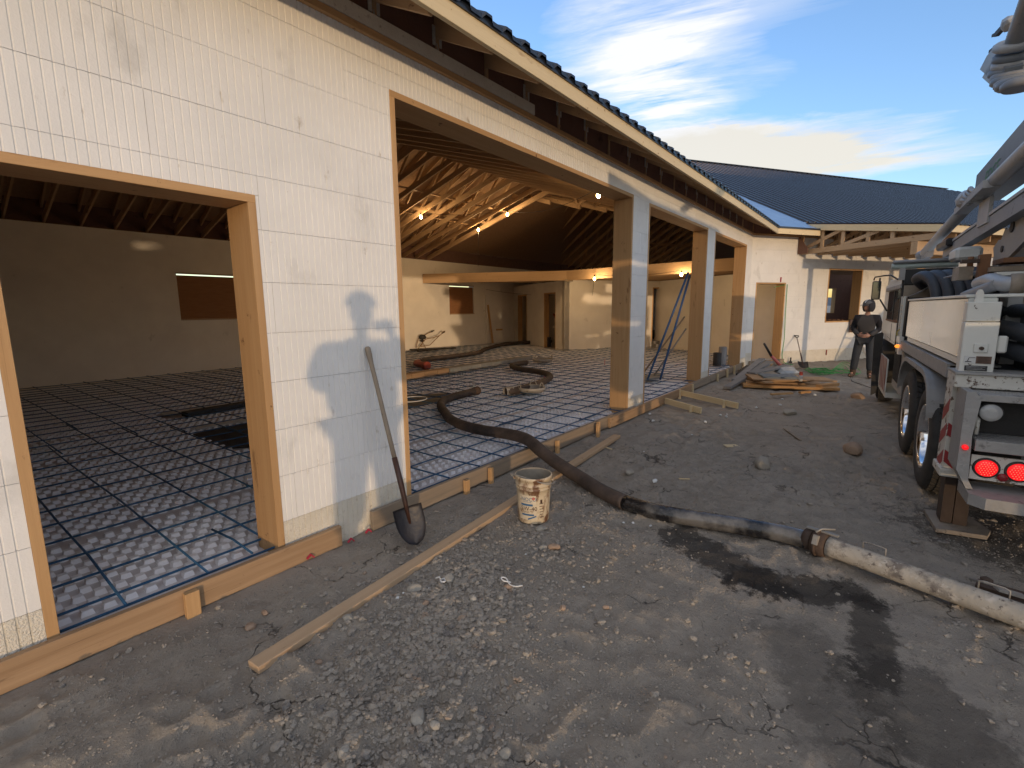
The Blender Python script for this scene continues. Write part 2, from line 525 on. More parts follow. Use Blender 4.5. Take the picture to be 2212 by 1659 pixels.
wR = wall(wp(0, -15.5, 0), WU, WN, 3.0, 26.0, -0.3, 3.5, [(22.6, 23.62, 1.1, 2.9)], 0.25, m_brown, 'back_wall')
wE = wall(wp(26.0, -15.5, 0), -WN, -WU, -16.0, 0.4, -0.3, 3.5, [], 0.25, m_brown, 'end_wall')
wX = wall(A0, WU, WN, 20.0, 26.0, -0.3, 3.5, [], 0.27, m_foam, 'wing_wall')
# room backs behind the partitions, seen through their doors
wall(wp(-0.9, 0, 0), WN, -WU, -12.5, -6.2, -0.3, 2.66, [], 0.1, m_in, 'partition')
wall(wp(0, -7.9, 0), WU, WN, -0.8, 3.4, -0.3, 2.66, [], 0.1, m_in, 'partition')

# plywood over the back windows, a slit of daylight left at the top
for (x0, x1) in ((4.64, 6.10), (14.16, 15.62)):
    abox('window_cover', (x0 + 0.002, 14.15, 1.43), (x1 - 0.002, 14.17, 2.55), m_ply, house)
    for a, b in (((x0, 14.13, 1.45), (x1, 14.13, 1.45)), ((x0 + 0.0, 14.13, 2.60), (x1, 14.13, 2.60))):
        board('window_frame', a, b, 0.12, 0.03, m_truss, house)

# ---- timber frames round the openings (2x10 planks through the wall)
def buck(s0, s1, z0, z1, O, D, Nn, parent, sill=False, th_=0.045, dep=0.285, m=m_lum, lsk=None):
    y = -dep / 2 + 0.004
    c = lambda s, z: O + D * s + Nn * y + Z * z
    board('header', c(s0, z1 - th_ / 2), c(s1, z1 - th_ / 2), dep, th_, m, parent, bev=0.002)
    board('jamb', c(s0 + th_ / 2, z0), c(s0 + th_ / 2, z1 - th_), dep, th_, m, parent, up=D, bev=0.002)
    board('jamb', c(s1 - th_ / 2, z0), c(s1 - th_ / 2, z1 - th_), dep, th_, lsk or m, parent, up=D, bev=0.002)
    if sill:
        board('sill', c(s0, z0 + th_ / 2 - 0.001), c(s1, z0 + th_ / 2 - 0.001), dep, th_, m, parent, bev=0.002)
for i, (a, b, c, d_) in enumerate(OP):
    g = bpy.data.objects.new('opening_frame', None)
    link(g, house, Matrix.Translation(Vector((a, 3.0, 0))))
    buck(a, b, 0.02, d_, O1, X, -Y, g)
gd = bpy.data.objects.new('door_frame', None); link(gd, house, Matrix.Translation(wp(0.2, 0, 0)))
buck(0.21, 1.265, 0.17, 2.285, A0, WU, WN, gd, th_=0.035)
gw_ = bpy.data.objects.new('window_frame', None); link(gw_, house, Matrix.Translation(wp(2.8, 0, 1.1)))
buck(2.855, 4.235, 1.165, 2.70, A0, WU, WN, gw_, sill=True, th_=0.04)
gb = bpy.data.objects.new('door_frame', None); link(gb, house, Matrix.Translation(wp(-2.6, -10.5, 0)))
buck(-10.98, -9.83, 0.02, 2.25, wp(-2.6, 0, 0), WN, -WU, gb, dep=0.21)
gb2 = bpy.data.objects.new('door_frame', None); link(gb2, house, Matrix.Translation(wp(-2.6, -7.5, 0)))
buck(-7.9, -6.78, 0.02, 2.25, wp(-2.6, 0, 0), WN, -WU, gb2, dep=0.21)
gc = bpy.data.objects.new('door_frame', None); link(gc, house, Matrix.Translation(wp(1.2, -6, 0)))
buck(1.2, 2.05, 0.3, 2.42, wp(0, -6, 0), WU, WN, gc, dep=0.21)
gr_ = bpy.data.objects.new('window_frame', None); link(gr_, house, Matrix.Translation(wp(22.6, -15.5, 1)))
buck(22.6, 23.62, 1.1, 2.9, wp(0, -15.5, 0), WU, WN, gr_, sill=True)

# ---- plates on top of the wall and the brown blocking between truss heels
x = -4.0
while x < 14.3:
    x1 = min(x + 3.66, 14.5)
    board('top_plate', (x, 3.125, 3.5275), (x1 - 0.003, 3.125, 3.5275), 0.31, 0.045, m_lum, house, bev=0.002)
    x = x1
board('foam_strip', (-4.0, 2.985, 3.60), (4.25, 2.985, 3.60), 0.04, 0.095, m_foamlow, house)
TX = [0.57 + 0.6 * k for k in range(-4, 22)]
TX = [t for t in TX if t < 13.7]
for i in range(len(TX) + 2):
    a = (TX[0] - 0.6 + 0.6 * i)
    abox('heel_blocking', (a + 0.022, 3.02, 3.552), (a + 0.578, 3.035, 3.93), m_brown, house)
m_tag = mat('truss_tag', (0.62, 0.62, 0.60), 0.6, (0.30, 0.30, 0.30), 60, 1.2)
for i, t in enumerate(TX):
    if t < 2 or i % 4 == 1: continue
    z0 = 3.71 + random.uniform(-.01, .02)
    abox('truss_tag', (t - 0.048, 3.008, z0 - .02), (t + 0.048, 3.016, z0 + random.choice((.11, .12, .14))), m_tag, house)
    mb = MB(); mb.tube([(t - .01, 3.012, z0), (t + .005, 3.008, z0 - .06), (t - .006, 3.012, z0 - .12)], [.008, .010, .004], 6)
    mb.build('foam_bead', m_tag, house)

# ---- trusses of the main roof
def zbot(y): return 3.55 + 0.30 * (min(y, 17.4 - y) - 3.27)     # underside of scissor chord
def ztop(y): return 3.62 + 0.5 * (min(y, 17.4 - y) - 2.4)       # roof plane
for t in TX + [TX[-1] + 0.04]:
    g = bpy.data.objects.new('roof_truss', None)
    link(g, house, Matrix.Translation(Vector((t, 8.7, 3.5))))
    hw = 0.038
    for s in (0, 1):
        f = (lambda y: y) if s == 0 else (lambda y: 17.4 - y)
        board('top_chord', (t, f(2.43), ztop(2.43) - 0.09), (t, 8.7, ztop(8.7) - 0.09), hw, 0.135, m_truss, g)
        board('bottom_chord', (t, f(3.02), zbot(3.02) + 0.07), (t, 8.69, zbot(8.69) + 0.07), hw, 0.135, m_truss, g)
        for ya, yb in ((4.4, 5.2), (6.2, 5.2), (6.2, 7.4), (8.6, 7.4)):
            board('web', (t, f(ya), zbot(ya) + 0.12), (t, f(yb), ztop(yb) - 0.14), hw, 0.085, m_truss, g)
        board('heel_post', (t, f(3.05), 3.56), (t, f(3.05), ztop(3.05) - 0.14), hw, 0.085, m_truss, g, up=Y)
    board('web', (t, 8.7, zbot(8.7) + 0.1), (t, 8.7, ztop(8.7) - 0.1), hw, 0.085, m_truss, g, up=Y)
# long bracing laid across the trusses
for yy, dz_ in ((5.2, 0.5), (12.2, 0.5), (8.7, 0.2), (10.4, 0.16)):
    board('brace', (-2.5, yy, zbot(yy) + dz_), (13.3, yy, zbot(yy) + dz_), 0.085, 0.035, m_truss, house)

# ---- wing trusses (dark inside, the porch ones show outside)
def wtop(p): return 3.62 + 0.5 * (0.6 - p) if p > -7.75 else 3.62 + 0.5 * (0.6 + 15.5 + p)
def wbot(p): return 3.55 + 0.30 * (-p) if p > -7.75 else 3.55 + 0.30 * (15.5 + p)
for k in range(-8, 16):
    u = -1.35 + 0.6 * k
    g = bpy.data.objects.new('wing_truss', None)
    link(g, house, Matrix.Translation(wp(u, -7.75, 3.5)))
    for s in (0, 1):
        f = (lambda p: p) if s == 0 else (lambda p: -15.5 - p)
        p0 = -0.05
        if u < -0.2 and s == 0: p0 = min(-3.2, (0.73 + .839 * u) / .545 - .25)
        if p0 < -7.4: continue
        board('top_chord', wp(u, f(p0), wtop(p0) - 0.09), wp(u, -7.75, wtop(-7.74) - 0.09), 0.038, 0.135, m_truss, g)
        board('bottom_chord', wp(u, f(p0), wbot(p0) + 0.07), wp(u, -7.74, wbot(-7.74) + 0.07), 0.038, 0.135, m_truss, g)
        for pa, pb in ((-1.6, -2.6), (-3.9, -2.6), (-3.9, -5.2), (-6.6, -5.2), (-7.7, -6.6)):
            if pa > p0: continue
            board('web', wp(u, f(pa), wbot(pa) + 0.1), wp(u, f(pb), wtop(pb) - 0.12), 0.038, 0.085, m_truss, g)

# ---- roofs
def sheet(name, pts, th_, m, parent=house, m2=None):
    """plane polygon with thickness straight down"""
    n = len(pts); P = [Vector(p) for p in pts]; Q = [p - Z * th_ for p in P]
    mb = MB()
    mb.add(P + Q, [tuple(range(n))], m)
    mb.f.append(tuple(range(2 * n - 1, n - 1, -1))); mb.mi.append(mb.m(m2 or m)); mb.sm.append(False)
    for i in range(n):
        mb.f.append((i, n + i, n + (i + 1) % n, (i + 1) % n)); mb.mi.append(mb.m(m2 or m)); mb.sm.append(False)
    return mb.build(name, None, parent)
ZR = ztop(8.7)
roof = sheet('roof_deck', [(-5, 2.42, ztop(2.42)), (14.15, 2.42, ztop(2.42)), (16.05, 8.7, ZR), (-5, 8.7, ZR)], 0.012, m_osb)
sheet('roof_deck', [(-5, 8.7, ZR), (27, 8.7, ZR), (27, 15.2, ztop(15.2)), (-5, 15.2, ztop(15.2))], 0.012, m_osb)
wall(Vector((-4.5, 3.0, 0)), Y, X, 0, 11.4, 3.5, 6.9, [], 0.05, m_osb, 'gable_wall')
def ribbed(name, a, b, c, d_, pitch, rib, hgt, parent, m=m_roof):
    """metal sheet spanned a->b along eave, d->c along ridge; ribs run eave to ridge"""
    a, b, c, d_ = map(Vector, (a, b, c, d_))
    L0 = (b - a).length; n = max(1, round(L0 / pitch))
    nrm = (b - a).cross(d_ - a).normalized()
    if nrm.z < 0: nrm = -nrm
    ks = []
    for i in range(n):
        for f, h in ((0, 0), (0.5 - rib, 0), (0.5 - rib * 0.55, 1), (0.5 + rib * 0.55, 1), (0.5 + rib, 0)):
            ks.append(((i + f) / n, h))
    ks.append((1.0, 0))
    vs = []
    for t, h in ks: vs.append(a.lerp(b, t) + nrm * (h * hgt))
    for t, h in ks: vs.append(d_.lerp(c, t) + nrm * (h * hgt))
    q = len(ks)
    fs = [(i, i + 1, q + i + 1, q + i) for i in range(q - 1)]
    # folded front edge
    for t, h in ks: vs.append(a.lerp(b, t) + nrm * (h * hgt) - Vector((0, 0, 0.018)))
    fs += [(2 * q + i, 2 * q + i + 1, i + 1, i) for i in range(q - 1)]
    mb = MB(); mb.add(vs, fs)
    return mb.build(name, m, parent)
x = -4.5
while x < 14.05:
    x1 = min(x + 0.9, 14.1)
    def rx(y, xx): return min(xx, 14.15 + (16.05 - 14.15) * (y - 2.42) / 6.28)
    ribbed('roof_sheet', (x, 2.355, ztop(2.355) + 0.018), (x1 - .002, 2.355, ztop(2.355) + 0.018), (x1 - .002, 8.72, ZR + 0.018), (x, 8.72, ZR + 0.018), 0.225, 0.26, 0.032, house)
    x = x1
# drip flashing and fascia of the main eave
board('eave_flashing', (-4.5, 2.372, 3.612), (14.15, 2.372, 3.612), 0.012, 0.05, m_roof, house)
x = -3.2
for x1 in (1.0, 5.55, 10.2, 14.16):
    board('fascia', (x, 2.4, 3.54), (x1 - 0.002, 2.4, 3.54), 0.038, 0.14, m_lumpale, house, bev=0.002)
    x = x1
# wing eave stub and its fascia
fa = wp(0.178 - 0.02, 0.6, 3.535); fb = wp(1.63, 0.6, 3.535)
board('fascia', fa, fb, 0.038, 0.14, m_lumpale, house, bev=0.002)
board('eave_flashing', fa + WN * 0.03 + Z * 0.085, fb + WN * 0.03 + Z * 0.085, 0.012, 0.045, m_roof, house)
# soffit side of the stub
sheet('roof_deck', [wp(0.1, 0.6, 3.61), wp(1.62, 0.6, 3.61), wp(1.62, -0.1, 3.96), wp(0.1, -0.1, 3.96)], 0.012, m_osb)
for u in (0.45, 1.05):
    board('rafter_tail', wp(u, 0.58, 3.535), wp(u, -0.1, 3.875), 0.038, 0.13, m_truss, house)
abox_ = MB()
for u in (0.02, 0.62, 1.22):
    M_ = frame(wp(u, -0.02, 3.73), wp(min(u + 0.57, 1.6), -0.02, 3.73)); abox_.obox(M_, (0.57, 0.015, 0.36))
abox_.build('heel_blocking', m_brown, house)
board('top_plate', wp(0.0, -0.11, 3.5275), wp(9.0, -0.11, 3.5275), 0.31, 0.045, m_lum, house)
# wing roof: deck, underlay in the valley, metal sheets
ue = 28.0
sheet('roof_deck', [wp(0.1, 0.1, 3.87), wp(ue, 0.1, 3.87), wp(ue, -1.48, wtop(-1.48)), wp(21, -7.75, wtop(-7.75)), wp(-1.66, -7.75, wtop(-7.75)), wp(-1.66, -5.72, wtop(-5.72))], 0.012, m_osb)
sheet('roof_deck', [wp(-8, -7.75, wtop(-7.75)), wp(21, -7.75, wtop(-7.75)), wp(ue, -14.0, wtop(-14.0)), wp(ue, -16.1, 3.62), wp(-8, -16.1, 3.62)], 0.012, m_osb)
sheet('roof_underlay', [wp(0.12, 0.62, 3.625), wp(1.72, 0.62, 3.625), wp(1.72, -7.75, wtop(-7.75) + 0.012), wp(-1.66, -7.75, wtop(-7.75) + 0.012), wp(-1.66, -5.72, wtop(-5.72) + 0.012)], 0.004, m_under)
u = 1.66; RP = -7.78; hipu = 21.0
while u < ue:
    u1 = min(u + 0.9, ue)
    def ridge_p(uu): return RP if uu < hipu else RP + (uu - hipu) * 0.9
    ribbed('roof_sheet', wp(u, 0.06, wtop(0.06) + 0.022), wp(u1 - .002, 0.06, wtop(0.06) + 0.022),
           wp(u1 - .002, ridge_p(u1), wtop(ridge_p(u1)) + 0.022), wp(u, ridge_p(u), wtop(ridge_p(u)) + 0.022), 0.30, 0.17, 0.032, house)
    u = u1
board('ridge_cap', wp(1.6, -7.78, wtop(-7.75) + 0.04), wp(hipu, -7.78, wtop(-7.75) + 0.04), 0.2, 0.025, m_roof, house)

# blocking that closes the far eaves, a few slits of sky left open
for a, b in ((-4.5, 15.6), (16.3, 16.6), (17.1, 17.4), (17.9, 18.2), (18.7, 27)):
    abox('heel_blocking', (a, 14.25, 3.955), (b, 14.27, 4.05), m_brown, house)
abox('heel_blocking', (-4.5, 14.25, 3.5), (27, 14.27, 3.952), m_brown, house)
board('heel_blocking', wp(1.62, -.24, 3.70), wp(26, -.24, 3.70), .02, .42, m_brown, house)
board('heel_blocking', wp(2, -15.6, 3.72), wp(27, -15.6, 3.72), .02, .5, m_brown, house)
# ---- porch: trusses reaching out over a beam, sloping side fascia
PS = -0.1585
def ptop(p): return 3.845 + PS * (p - 0.1)
board('fascia', wp(1.62, 0.08, ptop(0.08) - 0.085), wp(1.62, 3.40, ptop(3.40) - 0.085), 0.038, 0.145, m_lumpale, house, bev=0.002)
board('fascia', wp(1.64, 3.42, ptop(3.42) - 0.085), wp(7.5, 3.42, ptop(3.42) - 0.085), 0.038, 0.14, m_lumpale, house)
sheet('roof_deck', [wp(1.62, 3.4, ptop(3.4)), wp(8.6, 3.4, ptop(3.4)), wp(8.6, 0.1, ptop(0.1)), wp(1.62, 0.1, ptop(0.1))], 0.014, m_osb)
for k in range(12):
    ribbed('roof_sheet', wp(1.6 + .58 * k, 3.46, ptop(3.46) + .012), wp(2.178 + .58 * k, 3.46, ptop(3.46) + .012), wp(2.178 + .58 * k, .08, ptop(.08) + .012), wp(1.6 + .58 * k, .08, ptop(.08) + .012), .15, .24, .02, house)
for k in range(12):
    u = 1.69 + 0.6 * k if k else 1.67
    g = bpy.data.objects.new('porch_truss', None)
    link(g, house, Matrix.Translation(wp(u, 1.6, 3.0)))
    board('bottom_chord', wp(u, 0.06, 3.10), wp(u, 3.3, 3.10), 0.038, 0.13, m_truss, g)
    board('top_chord', wp(u, 0.06, ptop(0.06) - 0.10), wp(u, 3.38, ptop(3.38) - 0.10), 0.038, 0.09, m_truss, g)
    board('web', wp(u, 0.10, 3.17), wp(u, 1.15, ptop(1.15) - 0.14), 0.036, 0.085, m_truss, g)
    board('web', wp(u, 0.66, 3.16), wp(u, 0.66, ptop(0.66) - 0.14), 0.037, 0.085, m_truss, g, up=WN)
    board('web', wp(u, 1.22, 3.16), wp(u, 1.22, ptop(1.22) - 0.14), 0.037, 0.085, m_truss, g, up=WN)
    board('web', wp(u, 1.28, 3.17), wp(u, 2.1, ptop(2.1) - 0.14), 0.036, 0.085, m_truss, g)
    board('web', wp(u, 1.85, 3.16), wp(u, 1.85, ptop(1.85) - 0.14), 0.037, 0.085, m_truss, g, up=WN)
    board('web', wp(u, 2.4, 3.16), wp(u, 2.4, ptop(2.4) - 0.14), 0.037, 0.085, m_truss, g, up=WN)
    board('web', wp(u, 0.075, 3.16), wp(u, 0.075, ptop(0.075) - 0.14), 0.037, 0.07, m_truss, g, up=WN)
for k in range(3):
    board('porch_beam', wp(1.62, 2.86 + 0.045 * k, 2.89), wp(8.4, 2.86 + 0.045 * k, 2.89), 0.043, 0.27, m_truss, house)
for u in (1.95, 5.25, 8.3):
    board('porch_post', wp(u, 2.9, 0.0), wp(u, 2.9, 2.755), 0.14, 0.14, m_lum, house, up=X, bev=0.003)
mb = MB(); mb.prism([(0, 0), (0.30, 0), (0.30, .12), (0, .5)], Matrix.Translation(wp(1.58, .02, 3.05)) @ Matrix(((WN.x, 0, WU.x, 0), (WN.y, 0, WU.y, 0), (0, 1, 0, 0), (0, 0, 0, 1))), 0.02)
mb.build('brown_panel', m_brown, house)

# ---- loft over the far corner: beam, joists, deck
def beam(a, b, w, h, nm='loft_beam', m=m_truss):
    return board(nm, a, b, w, h, m, house)
b1a = Vector((12.78, 14.08, 2.80)); b1b = Vector((15.25, 9.25, 2.80)); b2b = Vector((14.55, 3.29, 2.80))
beam(b1a, b1b, 0.09, 0.34); beam(b1b, b2b, 0.09, 0.34)
board('loft_post', (15.22, 9.30, 2.63), (15.34, 9.06, 2.63), 0.14, 0.08, m_lumgrey, house)
sheet('loft_deck', [(12.9, 14.08, 2.96), (15.3, 9.3, 2.96), (14.6, 3.3, 2.96), tuple(wp(1.5, -.3, 2.96)), tuple(wp(3.2, -8, 2.96)), (22, 14.08, 2.96)], 0.02, m_osb)
for k in range(12):
    t = k / 12
    a = b2b.lerp(b1b, t + 0.03); board('loft_joist', a, a + WU * (3.4 + 1.2 * t), 0.038, 0.235, m_truss, house)
for k in range(9):
    a = b1a.lerp(b1b, (k + .5) / 9); board('loft_joist', a, a + WU * 6.0, 0.038, 0.235, m_truss, house)

# concrete footing line and floor
floor = MB()
FP = [Vector((-4.4, 3.01, 0)), Vector((14.33, 3.01, 0)), wp(20, -0.02, 0), wp(26, -0.02, 0), wp(26, -15.6, 0), wp(3.4, -15.6, 0), Vector((14, 14.2, 0)), Vector((-4.4, 14.2, 0))]
floor.add([p + Z * 0.055 for p in FP], [tuple(range(len(FP)))])
m_floor = mat('floor_foam', (0.72, 0.68, 0.67), 0.75, (0.52, 0.48, 0.47), 2.5, 0.9, 0.3, 30, coords='World',
              spots=[(1.4, (0.22, 0.18, 0.17), 0.62, 0.78, ONE), (7.0, (0.30, 0.25, 0.24), 0.6, 0.75, ONE)])
fl = floor.build('floor', m_floor); tag(fl, kind='structure')
# ------------------------------------------------------------------ ground
def vn(x, y, seed):
    r_ = np.random.default_rng(seed).random((256, 256))
    xi = np.floor(x).astype(int); yi = np.floor(y).astype(int)
    fx = x - xi; fy = y - yi
    fx = fx * fx * (3 - 2 * fx); fy = fy * fy * (3 - 2 * fy)
    a = r_[xi % 256, yi % 256]; b = r_[(xi + 1) % 256, yi % 256]; c = r_[xi % 256, (yi + 1) % 256]; d_ = r_[(xi + 1) % 256, (yi + 1) % 256]
    return (a * (1 - fx) + b * fx) * (1 - fy) + (c * (1 - fx) + d_ * fx) * fy - 0.5
def gh(x, y):
    x = np.asarray(x, float); y = np.asarray(y, float)
    r_ = np.hypot(x, y)
    z = 0.018 * vn(x * 0.9 + 9, y * 0.9, 1) + 0.012 * vn(x * 2.3, y * 2.3 + 5, 2) + 0.014 * vn(x * 5.1, y * 5.1, 3)
    clod = np.clip(vn(x * 1.1 + 30, y * 1.1, 9) + 0.25, 0, 0.5) * 2
    z = z + (0.006 + 0.014 * clod) * vn(x * 13, y * 13, 4) * 1.3 + (0.004 + 0.008 * clod) * vn(x * 31, y * 31, 5) + 0.004 * vn(x * 67, y * 67, 6)
    rid = 1 - 2 * np.abs(vn(x * 7.3 + 3, y * 7.3, 41)); rid2 = 1 - 2 * np.abs(vn(x * 3.6 + 8, y * 3.6, 42))
    z = z + (0.010 + 0.034 * clod) * (rid - .5) + 0.022 * (rid2 - .5) * (0.4 + clod)
    # tyre lugs pressed into the dirt further out
    tr = np.exp(-((y - 0.95 - 0.05 * x) / 0.28) ** 2) + np.exp(-((y - 1.75 + 0.02 * x) / 0.22) ** 2)
    tr = tr * np.clip((x - 3.6) / 1.5, 0, 1) * np.clip((13 - x) / 3, 0, 1)
    z = z - 0.02 * tr + 0.012 * tr * np.sin((x + 0.55 * np.abs(y - 1.1)) * 42) * (0.6 + 1.2 * vn(x * 2, y * 2, 12))
    # rise of loose dirt at the wing wall
    p = -(x - 14.33) * 0.545 - (y - 3) * 0.839; u = (x - 14.33) * 0.839 - (y - 3) * 0.545
    z = z + 0.10 * np.exp(-(p / 0.9) ** 2) * np.clip(u - 1.0, 0, 1) * (0.6 + 1.0 * vn(x * 1.3, y * 1.3, 14))
    lim = np.clip((200 - r_) / 200, 0.0, 1)
    z = z * lim
    nearw = np.clip((3.02 - y) / 0.35, 0, 1)
    z = z * (0.35 + 0.65 * np.where((x > -5) & (x < 15), nearw, 1))
    inside = ((y > 3.04) & (x > -5) & (x < 14.5)) | ((p < -0.04) & (x > 14.2) & (u < 27) & (p > -16.2)) | ((y > 3.04) & (y < 15) & (x > -5) & (x < 26) & (p < 0))
    return np.where(inside, -0.35, z - 0.012)
def g(x, y): return float(gh(x, y))
rr = np.concatenate([[0.05, 0.3, 0.6], np.exp(np.linspace(math.log(0.8), math.log(20), 520)), np.exp(np.linspace(math.log(21), math.log(9000), 46))])
aa = np.concatenate([np.linspace(-14, 88, 560), np.linspace(91, 343, 70)])
A_, RR = np.meshgrid(np.radians(aa), rr)
gx = RR * np.cos(A_); gy_ = RR * np.sin(A_)
gz_ = gh(gx, gy_)
na, nr = len(aa), len(rr)
me = bpy.data.meshes.new('ground')
vv = np.stack([gx, gy_, gz_], -1).reshape(-1, 3)
vv = np.vstack([vv, [[0, 0, 0]]])
i, j = np.meshgrid(np.arange(nr - 1), np.arange(na), indexing='ij')
q = np.stack([i * na + j, (i + 1) * na + j, (i + 1) * na + (j + 1) % na, i * na + (j + 1) % na], -1).reshape(-1, 4)
def np_mesh(me, vv, q, smooth=False):
    nq = len(q); k = q.shape[1]
    me.vertices.add(len(vv)); me.vertices.foreach_set('co', vv.astype(np.float32).ravel())
    me.loops.add(nq * k); me.loops.foreach_set('vertex_index', q.astype(np.int32).ravel())
    me.polygons.add(nq); me.polygons.foreach_set('loop_start', (np.arange(nq) * k).astype(np.int32))
    me.polygons.foreach_set('use_smooth', np.full(nq, smooth))
    me.update(calc_edges=True)
np_mesh(me, vv, q, True)
gm = bpy.data.materials.new('dirt'); gm.use_nodes = True
nt = gm.node_tree; pb = nt.nodes['Principled BSDF']
geo = nt.nodes.new('ShaderNodeNewGeometry')
def nz(scale, detail=6, rough=0.6, st=(1, 1, 1)):
    mp = nt.nodes.new('ShaderNodeMapping'); mp.inputs['Scale'].default_value = st
    nt.links.new(geo.outputs['Position'], mp.inputs[0])
    n = nt.nodes.new('ShaderNodeTexNoise'); n.inputs['Scale'].default_value = scale; n.inputs['Detail'].default_value = detail; n.inputs['Roughness'].default_value = rough
    nt.links.new(mp.outputs[0], n.inputs['Vector']); return n.outputs['Fac']
def ramp(src, lo, hi):
    mr = nt.nodes.new('ShaderNodeMapRange'); mr.inputs['From Min'].default_value = lo; mr.inputs['From Max'].default_value = hi
    nt.links.new(src, mr.inputs['Value']); return mr.outputs[0]
def mixc(f, a, b):
    mx = nt.nodes.new('ShaderNodeMixRGB')
    if isinstance(f, float): mx.inputs[0].default_value = f
    else: nt.links.new(f, mx.inputs[0])
    for i_, c in ((1, a), (2, b)):
        if isinstance(c, tuple): mx.inputs[i_].default_value = (*c, 1)
        else: nt.links.new(c, mx.inputs[i_])
    return mx.outputs[0]
c = mixc(ramp(nz(1.1), 0.38, 0.62), (0.285, 0.25, 0.205), (0.365, 0.32, 0.265))
c = mixc(ramp(nz(6.5), 0.45, 0.7), c, (0.38, 0.33, 0.27))
c = mixc(ramp(nz(2.3, 8, 0.7), 0.58, 0.72), c, (0.205, 0.178, 0.148))
c = mixc(ramp(nz(42, 4, 0.7), 0.60, 0.72), c, (0.40, 0.355, 0.295))
c = mixc(ramp(nz(30, 4, 0.7), 0.64, 0.72), c, (0.11, 0.10, 0.09))
# damp patch spilled round the pipe coupling
def seg_mask(p0, p1, r0):
    """1 inside a capsule, frayed by noise"""
    a = Vector((p0[0], p0[1], 0)); d_ = Vector((p1[0], p1[1], 0)) - a; L2 = d_.length_squared
    sep = nt.nodes.new('ShaderNodeSeparateXYZ'); nt.links.new(geo.outputs['Position'], sep.inputs[0])
    def mm(op, x_, y_, cl=False):
        n = nt.nodes.new('ShaderNodeMath'); n.operation = op; n.use_clamp = cl
        for k_, w in enumerate((x_, y_)):
            if w is None: continue
            if isinstance(w, (int, float)): n.inputs[k_].default_value = w
            else: nt.links.new(w, n.inputs[k_])
        return n.outputs[0]
    dx = mm('SUBTRACT', sep.outputs[0], a.x); dy = mm('SUBTRACT', sep.outputs[1], a.y)
    t = mm('DIVIDE', mm('ADD', mm('MULTIPLY', dx, d_.x), mm('MULTIPLY', dy, d_.y)), L2, True)
    ex = mm('SUBTRACT', dx, mm('MULTIPLY', t, d_.x)); ey = mm('SUBTRACT', dy, mm('MULTIPLY', t, d_.y))
    dist = mm('SQRT', mm('ADD', mm('MULTIPLY', ex, ex), mm('MULTIPLY', ey, ey)), None)
    fr = mm('MULTIPLY', mm('SUBTRACT', nz(6.0, 10, 0.8), 0.5), 1.9 * r0 * 2)
    return mm('SUBTRACT', 1.0, mm('DIVIDE', mm('SUBTRACT', mm('ADD', dist, fr), r0 * 0.8), r0 * 0.35), True)
for p0, p1, r0, k in (((3.35, 1.05), (3.05, 0.45), 0.17, 0.8), ((3.05, 0.5), (3.25, 0.05), 0.16, 0.8), ((3.2, -0.05), (2.55, -0.1), 0.10, 0.7), ((2.6, 0.2), (2.0, -0.1), 0.2, 0.35), ((2.5, -0.2), (2.0, -0.5), 0.25, 0.5), ((4.75, -0.7), (4.3, -1.6), 0.5, 0.6)):
    s_ = seg_mask(p0, p1, r0)
    ml = nt.nodes.new('ShaderNodeMath'); ml.operation = 'MULTIPLY'; ml.inputs[1].default_value = k; nt.links.new(s_, ml.inputs[0])
    c = mixc(ml.outputs[0], c, (0.028, 0.023, 0.019))
# shrinkage cracks
wv = nt.nodes.new('ShaderNodeTexVoronoi'); wv.feature = 'DISTANCE_TO_EDGE'; wv.inputs['Scale'].default_value = 2.1; wv.inputs['Randomness'].default_value = 1
nw = nt.nodes.new('ShaderNodeTexNoise'); nw.inputs['Scale'].default_value = 6; nw.inputs['Detail'].default_value = 6
nt.links.new(geo.outputs['Position'], nw.inputs['Vector'])
vm = nt.nodes.new('ShaderNodeVectorMath'); vm.operation = 'MULTIPLY_ADD'; vm.inputs[1].default_value = (0.35, 0.35, 0.0)
nt.links.new(nw.outputs['Color'], vm.inputs[0]); nt.links.new(geo.outputs['Position'], vm.inputs[2])
nt.links.new(vm.outputs[0], wv.inputs['Vector'])
crack = ramp(wv.outputs['Distance'], 0.013, 0.002)
cm_ = ramp(nz(1.7, 3), 0.52, 0.60)
ml = nt.nodes.new('ShaderNodeMath'); ml.operation = 'MULTIPLY'; nt.links.new(crack, ml.inputs[0]); nt.links.new(cm_, ml.inputs[1])
mk_ = nt.nodes.new('ShaderNodeMath'); mk_.operation = 'MULTIPLY'; mk_.inputs[1].default_value = .75; nt.links.new(ml.outputs[0], mk_.inputs[0]); c = mixc(mk_.outputs[0], c, (0.05, 0.042, 0.036))
nt.links.new(c, pb.inputs['Base Color'])
pb.inputs['Roughness'].default_value = 0.92; pb.inputs['Specular IOR Level'].default_value = 0.3
hs = nt.nodes.new('ShaderNodeMath'); hs.operation = 'MULTIPLY_ADD'; nt.links.new(ml.outputs[0], hs.inputs[0]); hs.inputs[1].default_value = -1.3; nt.links.new(nz(38, 8, 0.75), hs.inputs[2])
bp = nt.nodes.new('ShaderNodeBump'); bp.inputs['Strength'].default_value = 0.8; bp.inputs['Distance'].default_value = 0.03
nt.links.new(hs.outputs[0], bp.inputs['Height']); nt.links.new(bp.outputs[0], pb.inputs['Normal'])
me.materials.append(gm)
gnd = bpy.data.objects.new('ground', me); link(gnd); tag(gnd, kind='structure')

